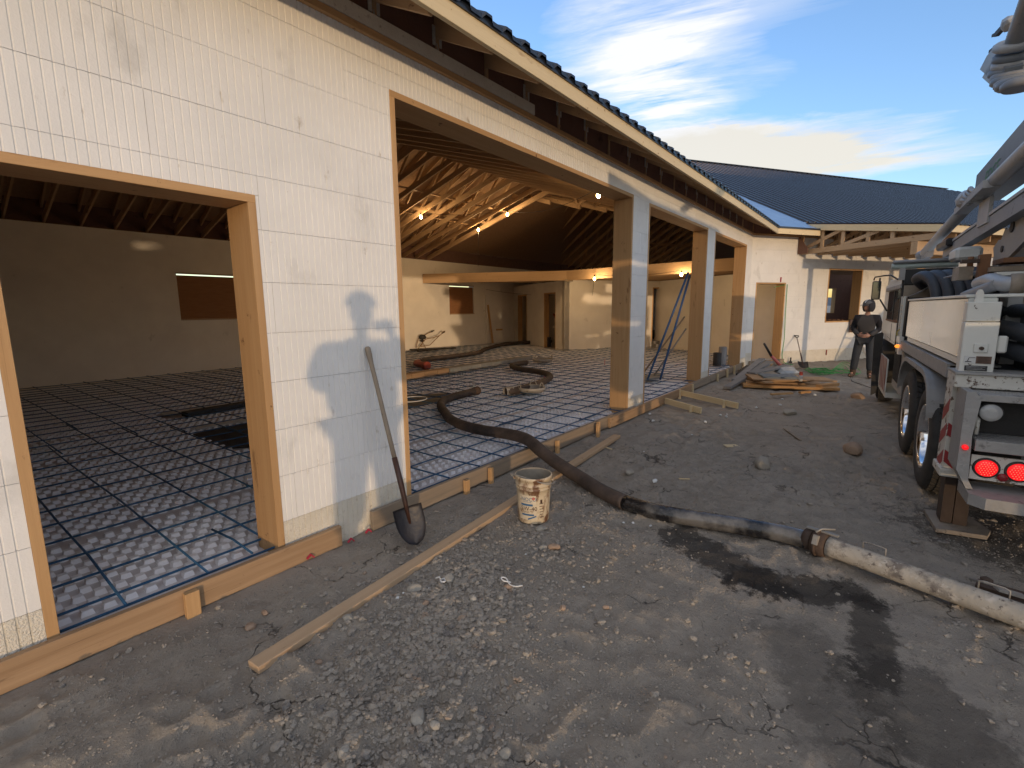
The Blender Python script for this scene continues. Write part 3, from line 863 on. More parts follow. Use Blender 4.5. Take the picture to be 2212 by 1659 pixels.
# distant hills
mb = MB(); n = 180; vs = []
for k in range(n):
    a = 2 * math.pi * k / n; h = 60 + 70 * abs(math.sin(3.1 * a + 1) * math.sin(7.7 * a)) + 12 * math.sin(23 * a)
    vs += [(6500 * math.cos(a), 6500 * math.sin(a), -20), (7800 * math.cos(a), 7800 * math.sin(a), h)]
mb.add(vs, [(2 * k, 2 * ((k + 1) % n), 2 * ((k + 1) % n) + 1, 2 * k + 1) for k in range(n)], None, True)
tag(mb.build('hills', mat('hill', (0.10, 0.115, 0.13), 0.9, (0.07, 0.08, 0.09), 0.002, 1, coords='World')), kind='structure')

# ------------------------------------------------------------------ gravel and stones
m_stone = mat('gravel_stone', (0.265, 0.235, 0.195), 0.9, (0.34, 0.30, 0.25), 16, 0.9, 0.5, 90, coords='World', spots=[(9, (0.33, 0.24, 0.17), 0.60, 0.68, ONE), (11, (0.17, 0.155, 0.14), 0.56, 0.66, ONE)])
def ico(sub):
    bm = bmesh.new(); bmesh.ops.create_icosphere(bm, subdivisions=sub, radius=1)
    v_ = np.array([w.co[:] for w in bm.verts]); f_ = np.array([[w.index for w in f.verts] for f in bm.faces]); bm.free(); return v_, f_
def scatter(name, pts, sizes, sub, m, flat=0.6, sink=0.35, jit=0.28):
    v0, f0 = ico(sub); n_ = len(pts); k = len(v0)
    ang = rng.random((n_, 3)) * 6.28
    sc = np.stack([sizes * rng.uniform(0.75, 1.35, n_), sizes * rng.uniform(0.6, 1.1, n_), sizes * rng.uniform(flat * 0.7, flat * 1.25, n_)], -1)
    V = v0[None] * (1 + rng.uniform(-jit, jit, (n_, k, 1)))
    # tilt the shape a little before squashing
    ca, sa = np.cos(ang[:, 0])[:, None], np.sin(ang[:, 0])[:, None]
    V = np.stack([V[..., 0], V[..., 1] * ca - V[..., 2] * sa, V[..., 1] * sa + V[..., 2] * ca], -1) * sc[:, None]
    ca, sa = np.cos(ang[:, 2])[:, None], np.sin(ang[:, 2])[:, None]
    V = np.stack([V[..., 0] * ca - V[..., 1] * sa, V[..., 0] * sa + V[..., 1] * ca, V[..., 2]], -1)
    P = np.column_stack([pts, gh(pts[:, 0], pts[:, 1]) + sc[:, 2] * (1 - sink * 1.6)])
    V = (V + P[:, None]).reshape(-1, 3)
    F = (f0[None] + (np.arange(n_) * k)[:, None, None]).reshape(-1, 3)
    me = bpy.data.meshes.new(name); np_mesh(me, V, F, False); me.materials.append(m)
    o = bpy.data.objects.new(name, me); link(o); tag(o, kind='stuff'); return o
def cluster(n_, cx, cy, sx, sy, rot=0):
    a = rng.normal(0, 1, (n_, 2)) * (sx, sy); c_, s_ = math.cos(rot), math.sin(rot)
    return np.column_stack([cx + a[:, 0] * c_ - a[:, 1] * s_, cy + a[:, 0] * s_ + a[:, 1] * c_])
def keep(p, ymax=2.86):
    u = (p[:, 0] - 14.33) * 0.839 - (p[:, 1] - 3) * 0.545
    q_ = -(p[:, 0] - 14.33) * 0.545 - (p[:, 1] - 3) * 0.839
    return p[(p[:, 1] < ymax) & (q_ > 0.1) & (np.hypot(p[:, 0], p[:, 1]) > 1.0) & (p[:, 1] > -p[:, 0] * 0.3 - 0.2)]
def polar(n_, r0, r1, a0=-12, a1=86):
    r_ = np.exp(rng.uniform(math.log(r0), math.log(r1), n_)); a = np.radians(rng.uniform(a0, a1, n_))
    return np.column_stack([r_ * np.cos(a), r_ * np.sin(a)])
def dry(p):
    d_ = np.full(len(p), 9.0)
    for a, b, r_ in (((3.35, 1.05), (3.05, .45), .17), ((3.05, .5), (3.25, .05), .16), ((3.2, -.05), (2.55, -.1), .1), ((2.6, .2), (2.0, -.1), .2), ((2.5, -.2), (2, -.5), .25)):
        a = np.array(a); b = np.array(b); t = np.clip(((p - a) @ (b - a)) / ((b - a) @ (b - a)), 0, 1)[:, None]; d_ = np.minimum(d_, np.linalg.norm(p - a - t * (b - a), axis=1) / r_)
    return p[(d_ > 1.25) | (rng.random(len(p)) < .06)]
def patchy(p, seed, thr, sc=1.3):
    return p[vn(p[:, 0] * sc, p[:, 1] * sc, seed) + rng.normal(0, 0.12, len(p)) > thr]
pA = dry(keep(np.vstack([cluster(1300, 1.75, 1.85, 0.38, 0.22, 0.6), cluster(300, 2.5, 1.75, 0.35, 0.25), cluster(420, 0.9, 1.45, 0.35, 0.25), patchy(polar(2600, 1.1, 6), 21, -0.1)])))
scatter('gravel', pA, rng.uniform(0.007, 0.021, len(pA)) * (0.8 + 0.25 * rng.random(len(pA))), 2, m_stone)
pB = dry(keep(np.vstack([cluster(4200, 1.8, 1.8, 0.7, 0.42, 0.5), cluster(1500, 2.8, 2.2, 0.7, 0.4), cluster(1600, 0.9, 1.4, 0.5, 0.35), cluster(1400, 3.3, 1.4, 0.4, 0.4), patchy(polar(9000, 1.0, 7), 22, 0.0)])))
scatter('gravel', pB, rng.uniform(0.003, 0.010, len(pB)), 1, m_stone, sink=0.25)
pC = dry(keep(np.vstack([patchy(polar(44000, 1.0, 6), 23, -0.2, 2.2), patchy(polar(5000, 5, 16, -8, 60), 24, 0.0)])))
scatter('gravel', pC, rng.uniform(0.0015, 0.0045, len(pC)) * (0.7 + 0.3 * np.hypot(pC[:, 0], pC[:, 1]) ** 0.8), 1, m_stone, sink=0.2)

# the larger loose rocks, one by one
m_rock = mat('rock', (0.30, 0.275, 0.23), 0.9, (0.37, 0.34, 0.29), 9, 0.9, 0.6, 60, rnd=0.15)
m_rocktan = mat('tan_rock', (0.38, 0.27, 0.19), 0.88, (0.24, 0.17, 0.12), 10, 0.9, 0.5, 60, rnd=0.1)
ROCKS = [
    (1.13, 1.37, .034, 0, 'pale round rock alone in the middle of the near dirt'),
    (1.14, 1.285, .020, 0, 'small angular rock just right below the pale round rock'),
    (1.69, 1.94, .024, 1, 'tan rock below the white foam crumbs in the gravel'),
    (1.75, 2.10, .040, 0, 'long grey rock beside the timber in the gravel heap'),
    (1.96, 2.02, .040, 0, 'big grey rock right of the white foam crumbs'),
    (2.65, 1.69, .038, 1, 'orange tinted pointed rock in front of the bucket'),
    (2.85, 1.93, .040, 0, 'broad flat grey rock beneath the bucket'),
    (2.62, 1.76, .030, 0, 'grey brown rock left of the orange pointed rock'),
    (1.88, 1.75, .026, 0, 'rounded grey rock by the looped white strap'),
    (1.97, 1.62, .026, 0, 'grey rock on the right edge of the gravel heap'),
    (1.33, 2.16, .030, 0, 'split grey rock touching the timber side'),
    (1.08, 2.02, .020, 1, 'tan stone left of the long timber near its sawn end'),
    (0.85, 1.47, .024, 0, 'rounded grey rock near the lower left cracks'),
    (2.10, 1.66, .028, 1, 'brown stone behind the looped white strap'),
    (4.38, 1.92, .060, 0, 'fist sized pale rock on the open dirt right of the hose'),
    (1.25, 1.14, .018, 0, 'small lone stone right of the pale round rock'),
    (1.22, 0.99, .026, 0, 'dark angular stone at the bottom edge of the dirt'),
    (2.26, 1.10, .018, 1, 'pinkish stone on the right dirt below the damp patch'),
    (2.10, 1.28, .022, 1, 'reddish tan stone between the gravel heap and damp patch'),
    (8.44, 1.08, .11, 0, 'dark clod of earth on the open dirt before the plywood pile'),
    (5.45, 0.90, .10, 0, 'flat dirt clod right of the pale rock'),
    (6.54, 0.19, .11, 1, 'brown clod of earth beside the truck wheels'),
    (10.6, 0.30, .10, 1, 'orange brown clod by the front wheel of the truck'),
    (1.0, 2.55, .030, 1, 'tan broken chunk against the form board by the stake'),
    (1.10, 2.60, .022, 1, 'small tan crumb beside the broken chunk at the form board'),
]
for (x, y, s, k, lab) in ROCKS:
    mb = MB(); bm = bmesh.new(); bmesh.ops.create_icosphere(bm, subdivisions=3, radius=1)
    sx, sy, sz = s * random.uniform(.9, 1.3), s * random.uniform(.75, 1.0), s * random.uniform(.55, .75)
    a = random.uniform(0, 6.28); off = random.uniform(0, 50)
    ds = [Vector((random.gauss(0, 1), random.gauss(0, 1), random.gauss(0, 1))).normalized() for _ in range(9)]
    lv = [random.uniform(.62, .92) for _ in ds]
    vs = []
    for w in bm.verts:
        p_ = w.co.copy()
        for d_, l_ in zip(ds, lv):
            t_ = p_.dot(d_)
            if t_ > l_: p_ = p_ - d_ * (t_ - l_) * 0.9
        p_ = Vector((p_.x * sx, p_.y * sy, p_.z * sz))
        vs.append((x + p_.x * math.cos(a) - p_.y * math.sin(a), y + p_.x * math.sin(a) + p_.y * math.cos(a), g(x, y) + sz * .55 + p_.z))
    mb.add(vs, [tuple(w.index for w in f.verts) for f in bm.faces], None, False); bm.free()
    tag(mb.build('rock', m_rocktan if k else m_rock), lab, 'rock', 'loose rocks on the dirt')

# ------------------------------------------------------------------ form boards along the slab edge
fw = thing('formwork', 'long low plank formwork staked along the foot of the house wall', 'formwork', (6, 2.94, 0))
def fb_(x0, x1, y0, y1, zb0, zb1, m, h=0.148): return board('form_board', (x0, y0, zb0 + h / 2), (x1, y1, zb1 + h / 2), 0.038, h, m, fw, bev=0.002)
fb_(-1.6, 1.81, 2.955, 2.955, -0.002, -0.008, m_form)
fb_(2.075, 6.13, 2.955, 2.955, 0.0, 0.018, m_lumgrey)
fb_(5.95, 9.55, 2.912, 2.922, 0.012, 0.022, m_form, 0.14)
fb_(9.3, 13.95, 2.96, 2.955, 0.02, 0.03, m_lumgrey)
fb_(6.1, 6.9, 2.955, 2.955, 0.015, 0.02, m_lumgrey, 0.135)
fb_(3.2, 6.4, 2.99, 2.99, -0.09, -0.05, m_lumgrey, 0.10)
for (x, zt, w, y) in ((0.85, .128, .07, 2.908), (3.06, .116, .05, 2.905), (3.40, .140, .045, 2.905), (4.60, .138, .045, 2.905), (5.52, .156, .045, 2.868), (5.60, .165, .045, 2.90), (9.5, .163, .045, 2.905), (11.30, .16, .045, 2.91), (12.12, .18, .05, 2.91), (12.8, .2, .05, 2.91), (13.7, .19, .05, 2.91)):
    o = board('stake', (x, y - .012, -0.12), (x + random.uniform(-.01, .01), y - 0.002 + random.uniform(-.004, .002), zt), w, 0.038, m_lum if x < 5.7 else m_lumpale, fw, up=Y, bev=0.002)
for nm, lab, a, b, st in (('kicker_brace', 'short nearer brace plank on two stakes standing out from the form boards', (8.0, 2.88, .075), (7.63, 2.18, .05), [(7.96, 2.92, .135), (7.68, 2.33, .10)]),
                      ('kicker_brace', 'longer farther brace plank on two stakes standing out from the form boards', (8.86, 2.90, .085), (8.31, 1.80, .06), [(8.80, 2.89, .16), (8.42, 2.02, .115)])):
    t = thing(nm, lab, 'brace', (a[0], a[1], 0), 'braces staked out from the form boards')
    board('plank', a, b, 0.036, 0.095, m_lumpale, t, bev=0.002)
    for (x, y, z) in st: board('stake', (x - .03, y + .015, -.1), (x - .03, y + .01, z), 0.045, 0.04, m_lumpale, t, up=Y, bev=.002)
fd = thing('step_form', 'short grey board across the foot of the wing doorway on a stake', 'form board', tuple(wp(0.7, 0.03, 0)))
board('form_board', wp(0.12, 0.03, 0.095), wp(1.36, 0.03, 0.105), 0.038, 0.145, m_lumgrey, fd, bev=.002)
board('stake', wp(0.85, 0.09, -0.1), wp(0.85, 0.085, 0.16), 0.045, 0.04, m_lum, fd, up=WN)

m_tim = wood('timber_wood', (.40, .27, .16), (.50, .36, .23), (.15, .08, .04))
tim = board('timber', (0.861, 2.212, 0.016 + g(.86, 2.2)), (5.54, 2.60, 0.022), 0.089, 0.038, m_tim, None, bev=0.003)
tag(tim, 'long straight two by four timber lying slantwise on the dirt under the hose', 'timber')
tim.location.z += 0.012

# ------------------------------------------------------------------ nubbed foam floor panels
pitch = 0.095
nx = np.arange(0.05, 17.2, pitch); ny = np.arange(3.16, 13.95, pitch)
PX_, PY_ = np.meshgrid(nx, ny)
PX_ = PX_ + ((np.arange(len(ny)) % 2) * pitch / 2)[:, None]
P = np.column_stack([PX_.ravel(), PY_.ravel()])
pp = -(P[:, 0] - 14.33) * 0.545 - (P[:, 1] - 3) * 0.839; uu = (P[:, 0] - 14.33) * 0.839 - (P[:, 1] - 3) * 0.545
ok = ((pp < -0.35) | (P[:, 0] < 14.25)) & ~((uu > -2.75) & (pp < -5.9)) & (uu < 1.4)
mats_ = [((2.32, 5.75), (3.7, 7.12)), ((5.0, 5.9), (6.45, 6.95))]
for (a, b), (c_, d_) in [((2.32, 3.9), (5.78, 7.12)), ((4.9, 6.4), (5.92, 6.98)), ((2.4, 4.2), (8.3, 8.95))]:
    ok &= ~((P[:, 0] > a) & (P[:, 0] < b) & (P[:, 1] > c_) & (P[:, 1] < d_))
# plain seams between panels
ok &= (np.mod(P[:, 1] - 3.1, 1.235) > 0.07)
P = P[ok]
base = np.array([(-1, -1, 0), (1, -1, 0), (1, 1, 0), (-1, 1, 0), (-1, -1, 1), (1, -1, 1), (1, 1, 1), (-1, 1, 1)], float)
n_ = len(P)
sc = np.where(base[:, 2:] > 0, 0.023, 0.030)
V = np.zeros((n_, 8, 3))
V[:, :, 0] = P[:, None, 0] + base[None, :, 0] * sc[None, :, 0]
V[:, :, 1] = P[:, None, 1] + base[None, :, 1] * sc[None, :, 0] * 0.85
V[:, :, 2] = 0.055 + base[None, :, 2] * (0.030 + rng.uniform(-.003, .002, (n_, 1)))
F = np.array([(4, 5, 6, 7), (0, 1, 5, 4), (1, 2, 6, 5), (2, 3, 7, 6), (3, 0, 4, 7)])
F = (F[None] + (np.arange(n_) * 8)[:, None, None]).reshape(-1, 4)
me = bpy.data.meshes.new('floor_nub'); np_mesh(me, V.reshape(-1, 3), F)
m_nub = mat('nub_foam', (0.88, 0.87, 0.87), 0.6, (0.74, 0.72, 0.72), 3.0, 0.9, 0.2, 60, coords='World', spots=[(1.2, (0.42, 0.38, 0.37), 0.60, 0.8, ONE)])
me.materials.append(m_nub)
o = bpy.data.objects.new('floor_nub', me); link(o, fl); tag(o, kind='stuff')

m_black = mat('black_sheet', (0.02, 0.024, 0.03), 0.55, (0.035, 0.04, 0.05), 5, 0.9, 0.5, 14)
def patch(nm, pts, z, m, lab, cat, grp=None, th_=0.006):
    mb = MB(); n = len(pts)
    top = [(x, y, z + random.uniform(-.002, .004)) for x, y in pts]; bot = [(x, y, z - th_) for x, y in pts]
    mb.add(top + bot, [tuple(range(n)), tuple(range(2 * n - 1, n - 1, -1))] + [(i, n + i, n + (i + 1) % n, (i + 1) % n) for i in range(n)])
    return tag(mb.build(nm, m), lab, cat, grp)
patch('black_membrane', [(2.28, 5.95), (2.5, 5.78), (3.5, 5.72), (3.75, 6.95), (3.1, 7.12), (2.3, 7.05)], 0.072, m_black, 'black ribbed sheet let into the floor behind the small doorway', 'membrane', 'black floor sheets')
patch('black_membrane', [(4.95, 5.95), (5.75, 5.95), (6.42, 6.3), (6.35, 6.55), (5.85, 6.98), (4.95, 6.98)], 0.072, m_black, 'black sheet on the floor left of the hose with a white ring on it', 'membrane', 'black floor sheets')
m_white = mat('white_plastic', (0.72, 0.72, 0.70), 0.5, (0.6, 0.6, 0.58), 6, 0.8)
patch('white_sheet', [(2.4, 7.2), (3.9, 7.05), (3.9, 7.25), (2.45, 7.42)], 0.092, m_white, 'white strip lying beyond the black floor sheet', 'strip', 'white strips on the floor')
patch('white_sheet', [(2.45, 8.55), (3.1, 8.6), (3.9, 8.5), (3.9, 8.8), (2.5, 8.9)], 0.092, m_white, 'white strip farther inside beside the grey channel', 'strip', 'white strips on the floor')
ch = board('metal_channel', (2.62, 8.25, 0.12), (4.6, 8.45, 0.12), 0.20, 0.07, m_black, None); tag(ch, 'dark channel lying on the rebar inside the small doorway', 'channel')

# ------------------------------------------------------------------ rebar mat
m_bar = mat('blue_rebar', (0.012, 0.075, 0.17), 0.45, (0.02, 0.11, 0.23), 9, 0.8, 0.8, 260, rnd=0.12, stretch=(1, 1, 1))
rb = thing('rebar_mat', 'grid of blue coated reinforcing bars tied above the white floor foam', 'rebar grid', (6, 8, 0.1))
def bar(a, b, r_=0.0075, seg=5):
    mb = MB(); a = Vector(a); b = Vector(b); n = Vector((-(b - a).y, (b - a).x, 0)).normalized()
    pts = [a.lerp(b, k / seg) + n * random.uniform(-.012, .012) + Z * random.uniform(-.004, .004) for k in range(seg + 1)]
    mb.tube(pts, r_, 6); return mb.build('rebar', m_bar, rb)
def inside_len(y):  # x limit for bars along the wall
    if y < 3.4: return 14.2
    return min(17.9, 14.33 + (y - 3) * 0.6494 + 1.3 * 1.19) if y < 7.2 else max(12.0, 15.4 + (9.36 - y) * 1.5) if y < 9.36 else 15.4 + (y - 9.36) * 0.57
ys = [3.045, 3.235] + [3.235 + 0.368 * k for k in range(1, 30)]
for i, y in enumerate(ys):
    xe = inside_len(y); xc = random.uniform(5, 9)
    bar((-0.6, y, 0.118), (xc, y + random.uniform(-.02, .02), 0.118)); bar((xc - 0.55, y + 0.02, 0.118), (xe, y + random.uniform(-.02, .02), 0.118))
x = 0.205
while x < 17.6:
    y1 = 14.02 if x < 15.2 else 14.02
    y0 = 3.03 if x < 14.3 else 3.0 + (x - 14.33) * -0.65 + 0.4
    if x > 15.3: y0 = max(3.6, (x - 16.2) * 1.54 + 3.6)
    if x > 13 and x > 15.0: y1 = 9.3 - (x - 15.4) * 0.65
    if x > 16.9: y0 = 4.8
    yc = random.uniform(6, 9)
    if y1 - y0 > 3:
        bar((x, y0, 0.132), (x + random.uniform(-.02, .02), yc, 0.132)); bar((x + .02, yc - .5, 0.132), (x + random.uniform(-.02, .02), y1, 0.132))
    x += 0.397
bar((1.26, 3.05, 0.140), (1.24, 3.62, 0.140), seg=2)
m_tie = mat('tie_wire', (0.01, 0.014, 0.03), 0.5)
for i in range(60):
    x = 0.6 + 0.397 * random.randrange(0, 20); y = random.choice(ys[:14]) + .01
    mb = MB(); a = random.uniform(0, 6.28)
    mb.tube([(x, y, .12), (x + .02 * math.cos(a), y + .02 * math.sin(a), .15), (x + .035 * math.cos(a), y + .035 * math.sin(a), random.choice((.13, .155, .165)))], 0.0028, 4)
    mb.build('wire_tie', m_tie, rb)

# ------------------------------------------------------------------ hoses on the floor and across the form
m_hose = mat('muddy_hose', (0.030, 0.024, 0.022), 0.75, (0.085, 0.062, 0.05), 7, 0.8, 0.7, 26, spots=[(3, (0.10, 0.085, 0.07), 0.60, 0.75, ONE)], coords='World')
m_hosewet = mat('wet_hose', (0.012, 0.012, 0.014), 0.25, (0.13, 0.125, 0.118), 4.5, 0.35, 0.6, 20, coords='World', spec=0.6)
m_steel = mat('dirty_steel', (0.26, 0.25, 0.235), 0.55, (0.40, 0.37, 0.32), 8, 0.9, 0.5, 40, metal=0.25, spots=[(12, (0.14, 0.11, 0.08), 0.62, 0.72, ONE)])
m_rust = mat('rusty_steel', (0.10, 0.065, 0.045), 0.8, (0.055, 0.035, 0.025), 9, 0.8, 0.5, 40)
hose = thing('concrete_hose', 'thick muddy black hose snaking out of the house over the form board', 'hose', (4.2, 3.0, 0.1))
h1 = [(6.42, 5.84, .17), (6.1, 5.80, .172), (5.75, 5.74, .172), (5.38, 5.58, .172), (5.08, 5.30, .172), (4.78, 4.9, .175), (4.56, 4.60, .178), (4.37, 4.18, .185), (4.28, 3.75, .20), (4.25, 3.35, .222), (4.14, 3.0, .238), (3.99, 2.72, .20), (3.90, 2.45, .135), (3.80, 2.12, .078), (3.66, 1.85, .066), (3.555, 1.58, .062)]
h2 = [(3.555, 1.58, .062), (3.53, 1.31, .062), (3.585, 1.0, .064), (3.66, .67, .064), (3.69, .43, .066), (3.68, .30, .068)]
mb = MB(); mb.tube(bez(h1, 8), 0.064, 16); mb.build('hose_body', m_hose, hose)
mb = MB(); pts = bez(h2, 8); mb.tube(pts, 0.063, 16); mb.build('hose_end', m_hosewet, hose)
mb = MB(); p_ = Vector(h1[0]); d_ = (p_ - Vector(h1[1])).normalized()
mb.tube([p_ - d_ * .01, p_ + d_ * .12], 0.070, 16); mb.tube([p_ + d_ * .09, p_ + d_ * .125], 0.078, 16); mb.build('end_fitting', m_rust, hose)
# coupling + steel pipe
pdir = Vector((3.368 - 3.66, -0.683 - 0.221, 0)).normalized()
pn = Vector((-pdir.y, pdir.x, 0))
pc = Vector((3.66, 0.225, 0.074))
cp = bpy.data.objects.new('coupling', None); link(cp, hose, Matrix.Translation(pc))
mb = MB()
mb.tube([pc - pdir * 0.10, pc - pdir * 0.05], 0.070, 18); mb.tube([pc - pdir * 0.045, pc - pdir * 0.03, pc + pdir * 0.03, pc + pdir * 0.045], [0.072, 0.086, 0.086, 0.072], 18)
mb.tube([pc - pdir * 0.02, pc + pdir * 0.0], 0.094, 18)
mb.build('clamp_ring', m_rust, cp)
mb = MB()
mb.tube([pc + Z * .085 - pn * .04 - pdir * .02, pc + Z * .105, pc + Z * .10 + pn * .07 + pdir * .05], 0.007, 6)
mb.bar(pc + Z * .085 - pdir * .09, pc + Z * .092 + pdir * .10, 0.022, 0.012)
mb.bar(pc + Z * .02 - pn * .09, pc + Z * .08 - pn * .07, 0.03, 0.03)
mb.build('clamp_lever', m_steel, cp)
pipe = thing('steel_pipe', 'pale concrete crusted steel delivery pipe running right across the dirt', 'pipe', (3.5, -0.2, 0))
pe = pc + pdir * 0.05
mb = MB(); far_ = pe + pdir * 3.0
mb.tube([pe, pe + pdir * .03, pe + pdir * 1, pe + pdir * 2, far_], [0.070, 0.062, 0.062, 0.062, 0.062], 20)
mb.build('pipe_body', mat('crusted_pipe', (0.34, 0.31, 0.26), 0.8, (0.46, 0.42, 0.35), 6, 0.9, 0.7, 30, spots=[(7, (0.17, 0.15, 0.13), 0.52, 0.64, (1, 1, 1)), (16, (0.5, 0.47, 0.42), 0.56, 0.64, ONE), (30, (0.12, 0.10, 0.09), 0.58, 0.66, ONE)]), pipe)
for s_ in (0.18, 0.72):
    q_ = pe + pdir * s_ + Z * 0.058
    mb = MB(); mb.tube([q_ + pn * .02, q_ + Z * .045 + pn * .02, q_ + Z * .05 + pdir * .02 + pn * .02, q_ + Z * .05 + pdir * .10 + pn * .02, q_ + Z * .045 + pdir * .12 + pn * .02, q_ + pdir * .12 + pn * .02], 0.004, 6)
    mb.build('handle', m_steel, pipe)
# tools lying by the pipe at the right edge
mb = MB(); q_ = Vector((3.62, -0.50, .10))
mb.tube([q_, q_ + Vector((-.06, -.09, .02))], .007, 6); mb.tube([q_ + Vector((.0, .0, 0)), q_ + Vector((.02, -.08, -.01))], .005, 6)
mb.bar(q_ + Vector((-.07, -.10, .01)), q_ + Vector((-.02, -.22, -.02)), .05, .012)
tag(mb.build('clamp_tool', m_steel), 'steel lever clamp lying against the delivery pipe', 'clamp')
mb = MB()
mb.bar((3.75, -.55, .02), (3.68, -.85, .03), .10, .03); mb.bar((3.60, -.60, .03), (3.56, -.9, .04), .05, .02); mb.ball((3.80, -.60, .03), .035, None, 1, jit=.2)
tag(mb.build('mud_gasket', m_rust), 'muddy rubber strap and gasket lying beside the pipe', 'strap')

m_handlegrey = mat('rope_grey', (.30, .29, .26), .8)
inner = thing('concrete_hose', 'curved black hose on the rebar beyond the bare floor middle', 'hose', (8, 6, .1))
h = [(6.70, 5.30, .18), (6.95, 5.24, .18), (7.9, 5.38, .18), (8.6, 5.62, .18), (9.02, 5.95, .18), (9.3, 6.45, .18), (9.42, 7.0, .18), (9.78, 7.55, .18), (10.2, 7.75, .18), (10.7, 7.76, .18)]
mb = MB(); mb.tube(bez(h, 6), 0.066, 14); mb.build('hose_body', m_hose, inner)
mb = MB(); mb.tube([Vector(h[0]) + Vector((-.02, .02, 0)), Vector(h[0]) + Vector((.14, -.035, 0))], .078, 14, cap=False); mb.tube([Vector(h[0]) + Vector((.1, -.02, 0)), Vector(h[0]) + Vector((.13, -.03, 0))], .086, 14); mb.build('end_fitting', m_steel, inner)
backh = thing('concrete_hose', 'black hose along the back of the hall ending in a red elbow', 'hose', (12, 11, .1))
h = [(9.1, 10.35, .18), (9.83, 10.75, .18), (10.7, 10.72, .18), (12.2, 10.9, .18), (13.2, 11.5, .18), (13.9, 11.85, .18), (15.2, 12.4, .18), (16.1, 12.62, .18), (17.0, 12.5, .18), (17.6, 12.2, .18), (18.3, 11.9, .18)]
mb = MB(); mb.tube(bez(h, 6), 0.075, 12); mb.build('hose_body', m_hose, backh)
m_red = mat('red_pipe', (0.33, 0.05, 0.03), 0.5, (0.2, 0.05, 0.035), 6, .8)
mb = MB(); mb.tube(bez([(9.1, 10.35, .18), (8.85, 10.15, .19), (8.72, 9.85, .19), (8.62, 9.5, .19)], 5), .09, 12); mb.tube([(8.60, 9.55, .19), (8.60, 9.42, .19)], .11, 12); mb.build('elbow', m_red, backh)
# grey plank-like channel made of jointed pieces
m_grey = mat('grey_form', (0.17, 0.18, 0.18), 0.6, (0.24, 0.24, 0.23), 5, .8, .2, 20, rnd=.12)
dc = thing('slab_channel', 'long low grey jointed channel lying across the rebar', 'channel', (9, 8.3, .1))
a0 = Vector((6.2, 8.28, .20)); a1 = Vector((11.7, 8.40, .20)); nseg = 14
for k in range(nseg):
    p0_ = a0.lerp(a1, k / nseg); p1_ = a0.lerp(a1, (k + .97) / nseg)
    board('channel_piece', p0_ + Z * random.uniform(-.006, .006), p1_, 0.30 if k > 4 else .24, 0.10, m_grey if k > 4 else m_form, dc)
for (cx, cy, r_, lab, a) in ((7.13, 5.06, .26, 'round grey pan with rope handles in front of the curved hose', .2), (11.4, 7.7, .30, 'round grey pan far back on the rebar beyond the hose', 1)):
    t = thing('concrete_pan', lab, 'pan', (cx, cy, .13), 'round pans on the rebar')
    Mx = Matrix.Translation((cx, cy, .145))
    mb = MB(); mb.lathe([(0, 0), (r_ * .80, 0), (r_ * .97, .045), (r_, .09), (r_ * .965, .09), (r_ * .93, .05), (r_ * .78, .014), (0, .014)], Mx, 28)
    mb.build('pan', m_steel, t)
    for q in range(3):
        b_ = a + q * 2.1; c1 = Vector((cx + r_ * .93 * math.cos(b_), cy + r_ * .93 * math.sin(b_), .23)); c2 = Vector((cx + r_ * .93 * math.cos(b_ + .55), cy + r_ * .93 * math.sin(b_ + .55), .23))
        mb = MB(); mb.tube(bez([c1, c1.lerp(c2, .3) + Z * .09, c1.lerp(c2, .7) + Z * .08, c2], 5), .008, 7); mb.build('rope_handle', m_handlegrey, t)
mb = MB(); mb.tube([(5.33 + .26 * math.cos(a), 6.25 + .22 * math.sin(a), .15) for a in np.linspace(0, 6.283, 30)], .009, 6, cap=False)
tag(mb.build('white_hoop', m_white), 'thin white hoop lying on the black floor sheet', 'hoop')
# ------------------------------------------------------------------ concrete pump truck
ta_ = math.atan(.0805)
TT = Vector((math.cos(ta_), math.sin(ta_), 0)); TS = Vector((math.sin(ta_), -math.cos(ta_), 0)); TP0 = Vector((5.63, -0.34, 0))
def tp(t, s, z): return TP0 + TT * t + TS * s + Z * z
TM = Matrix(((TT.x, TS.x, 0, TP0.x), (TT.y, TS.y, 0, TP0.y), (0, 0, 1, 0), (0, 0, 0, 1)))
truck = thing('pump_truck', 'white concrete pump truck with folded grey boom and lit red tail lamps', 'truck', tp(0, 1.2, 0))
m_wpaint = mat('white_truck_paint', (0.70, 0.70, 0.65), 0.35, (0.62, 0.62, 0.57), 3, .8, .15, 12, coords='World', coat=0.15,
               spots=[(7, (0.30, 0.27, 0.22), 0.64, 0.74, (1, 1, 1)), (18, (0.09, 0.06, 0.045), 0.67, 0.71, (1, 1, 1))])
m_gloss = mat('glossy_panel', (0.64, 0.65, 0.60), 0.14, (0.58, 0.59, 0.54), 2, .8, .06, 5, coords='World', coat=0.6, spots=[(5, (0.34, 0.32, 0.28), 0.62, 0.8, (1, 1, .4))])
m_galv = mat('galvanised', (0.30, 0.295, 0.285), 0.6, (0.38, 0.37, 0.355), 7, .9, .5, 34, metal=.15, spots=[(9, (0.10, 0.095, 0.09), .6, .7, ONE)], coords='World')
m_dark = mat('dark_frame', (0.018, 0.017, 0.017), 0.7, (0.04, 0.036, 0.032), 6, .9, .5, 20, coords='World')
m_boom = mat('boom_grey', (0.22, 0.22, 0.225), 0.5, (0.28, 0.28, 0.28), 3, .8, .2, 14, coords='World', spots=[(9, (0.06, 0.055, 0.05), .62, .72, ONE)])
m_pipe = mat('pipe_grey', (0.38, 0.37, 0.355), 0.5, (0.44, 0.43, 0.41), 5, .9, .35, 30, metal=.2, coords='World', spots=[(10, (0.15, 0.13, 0.11), .64, .74, ONE)])
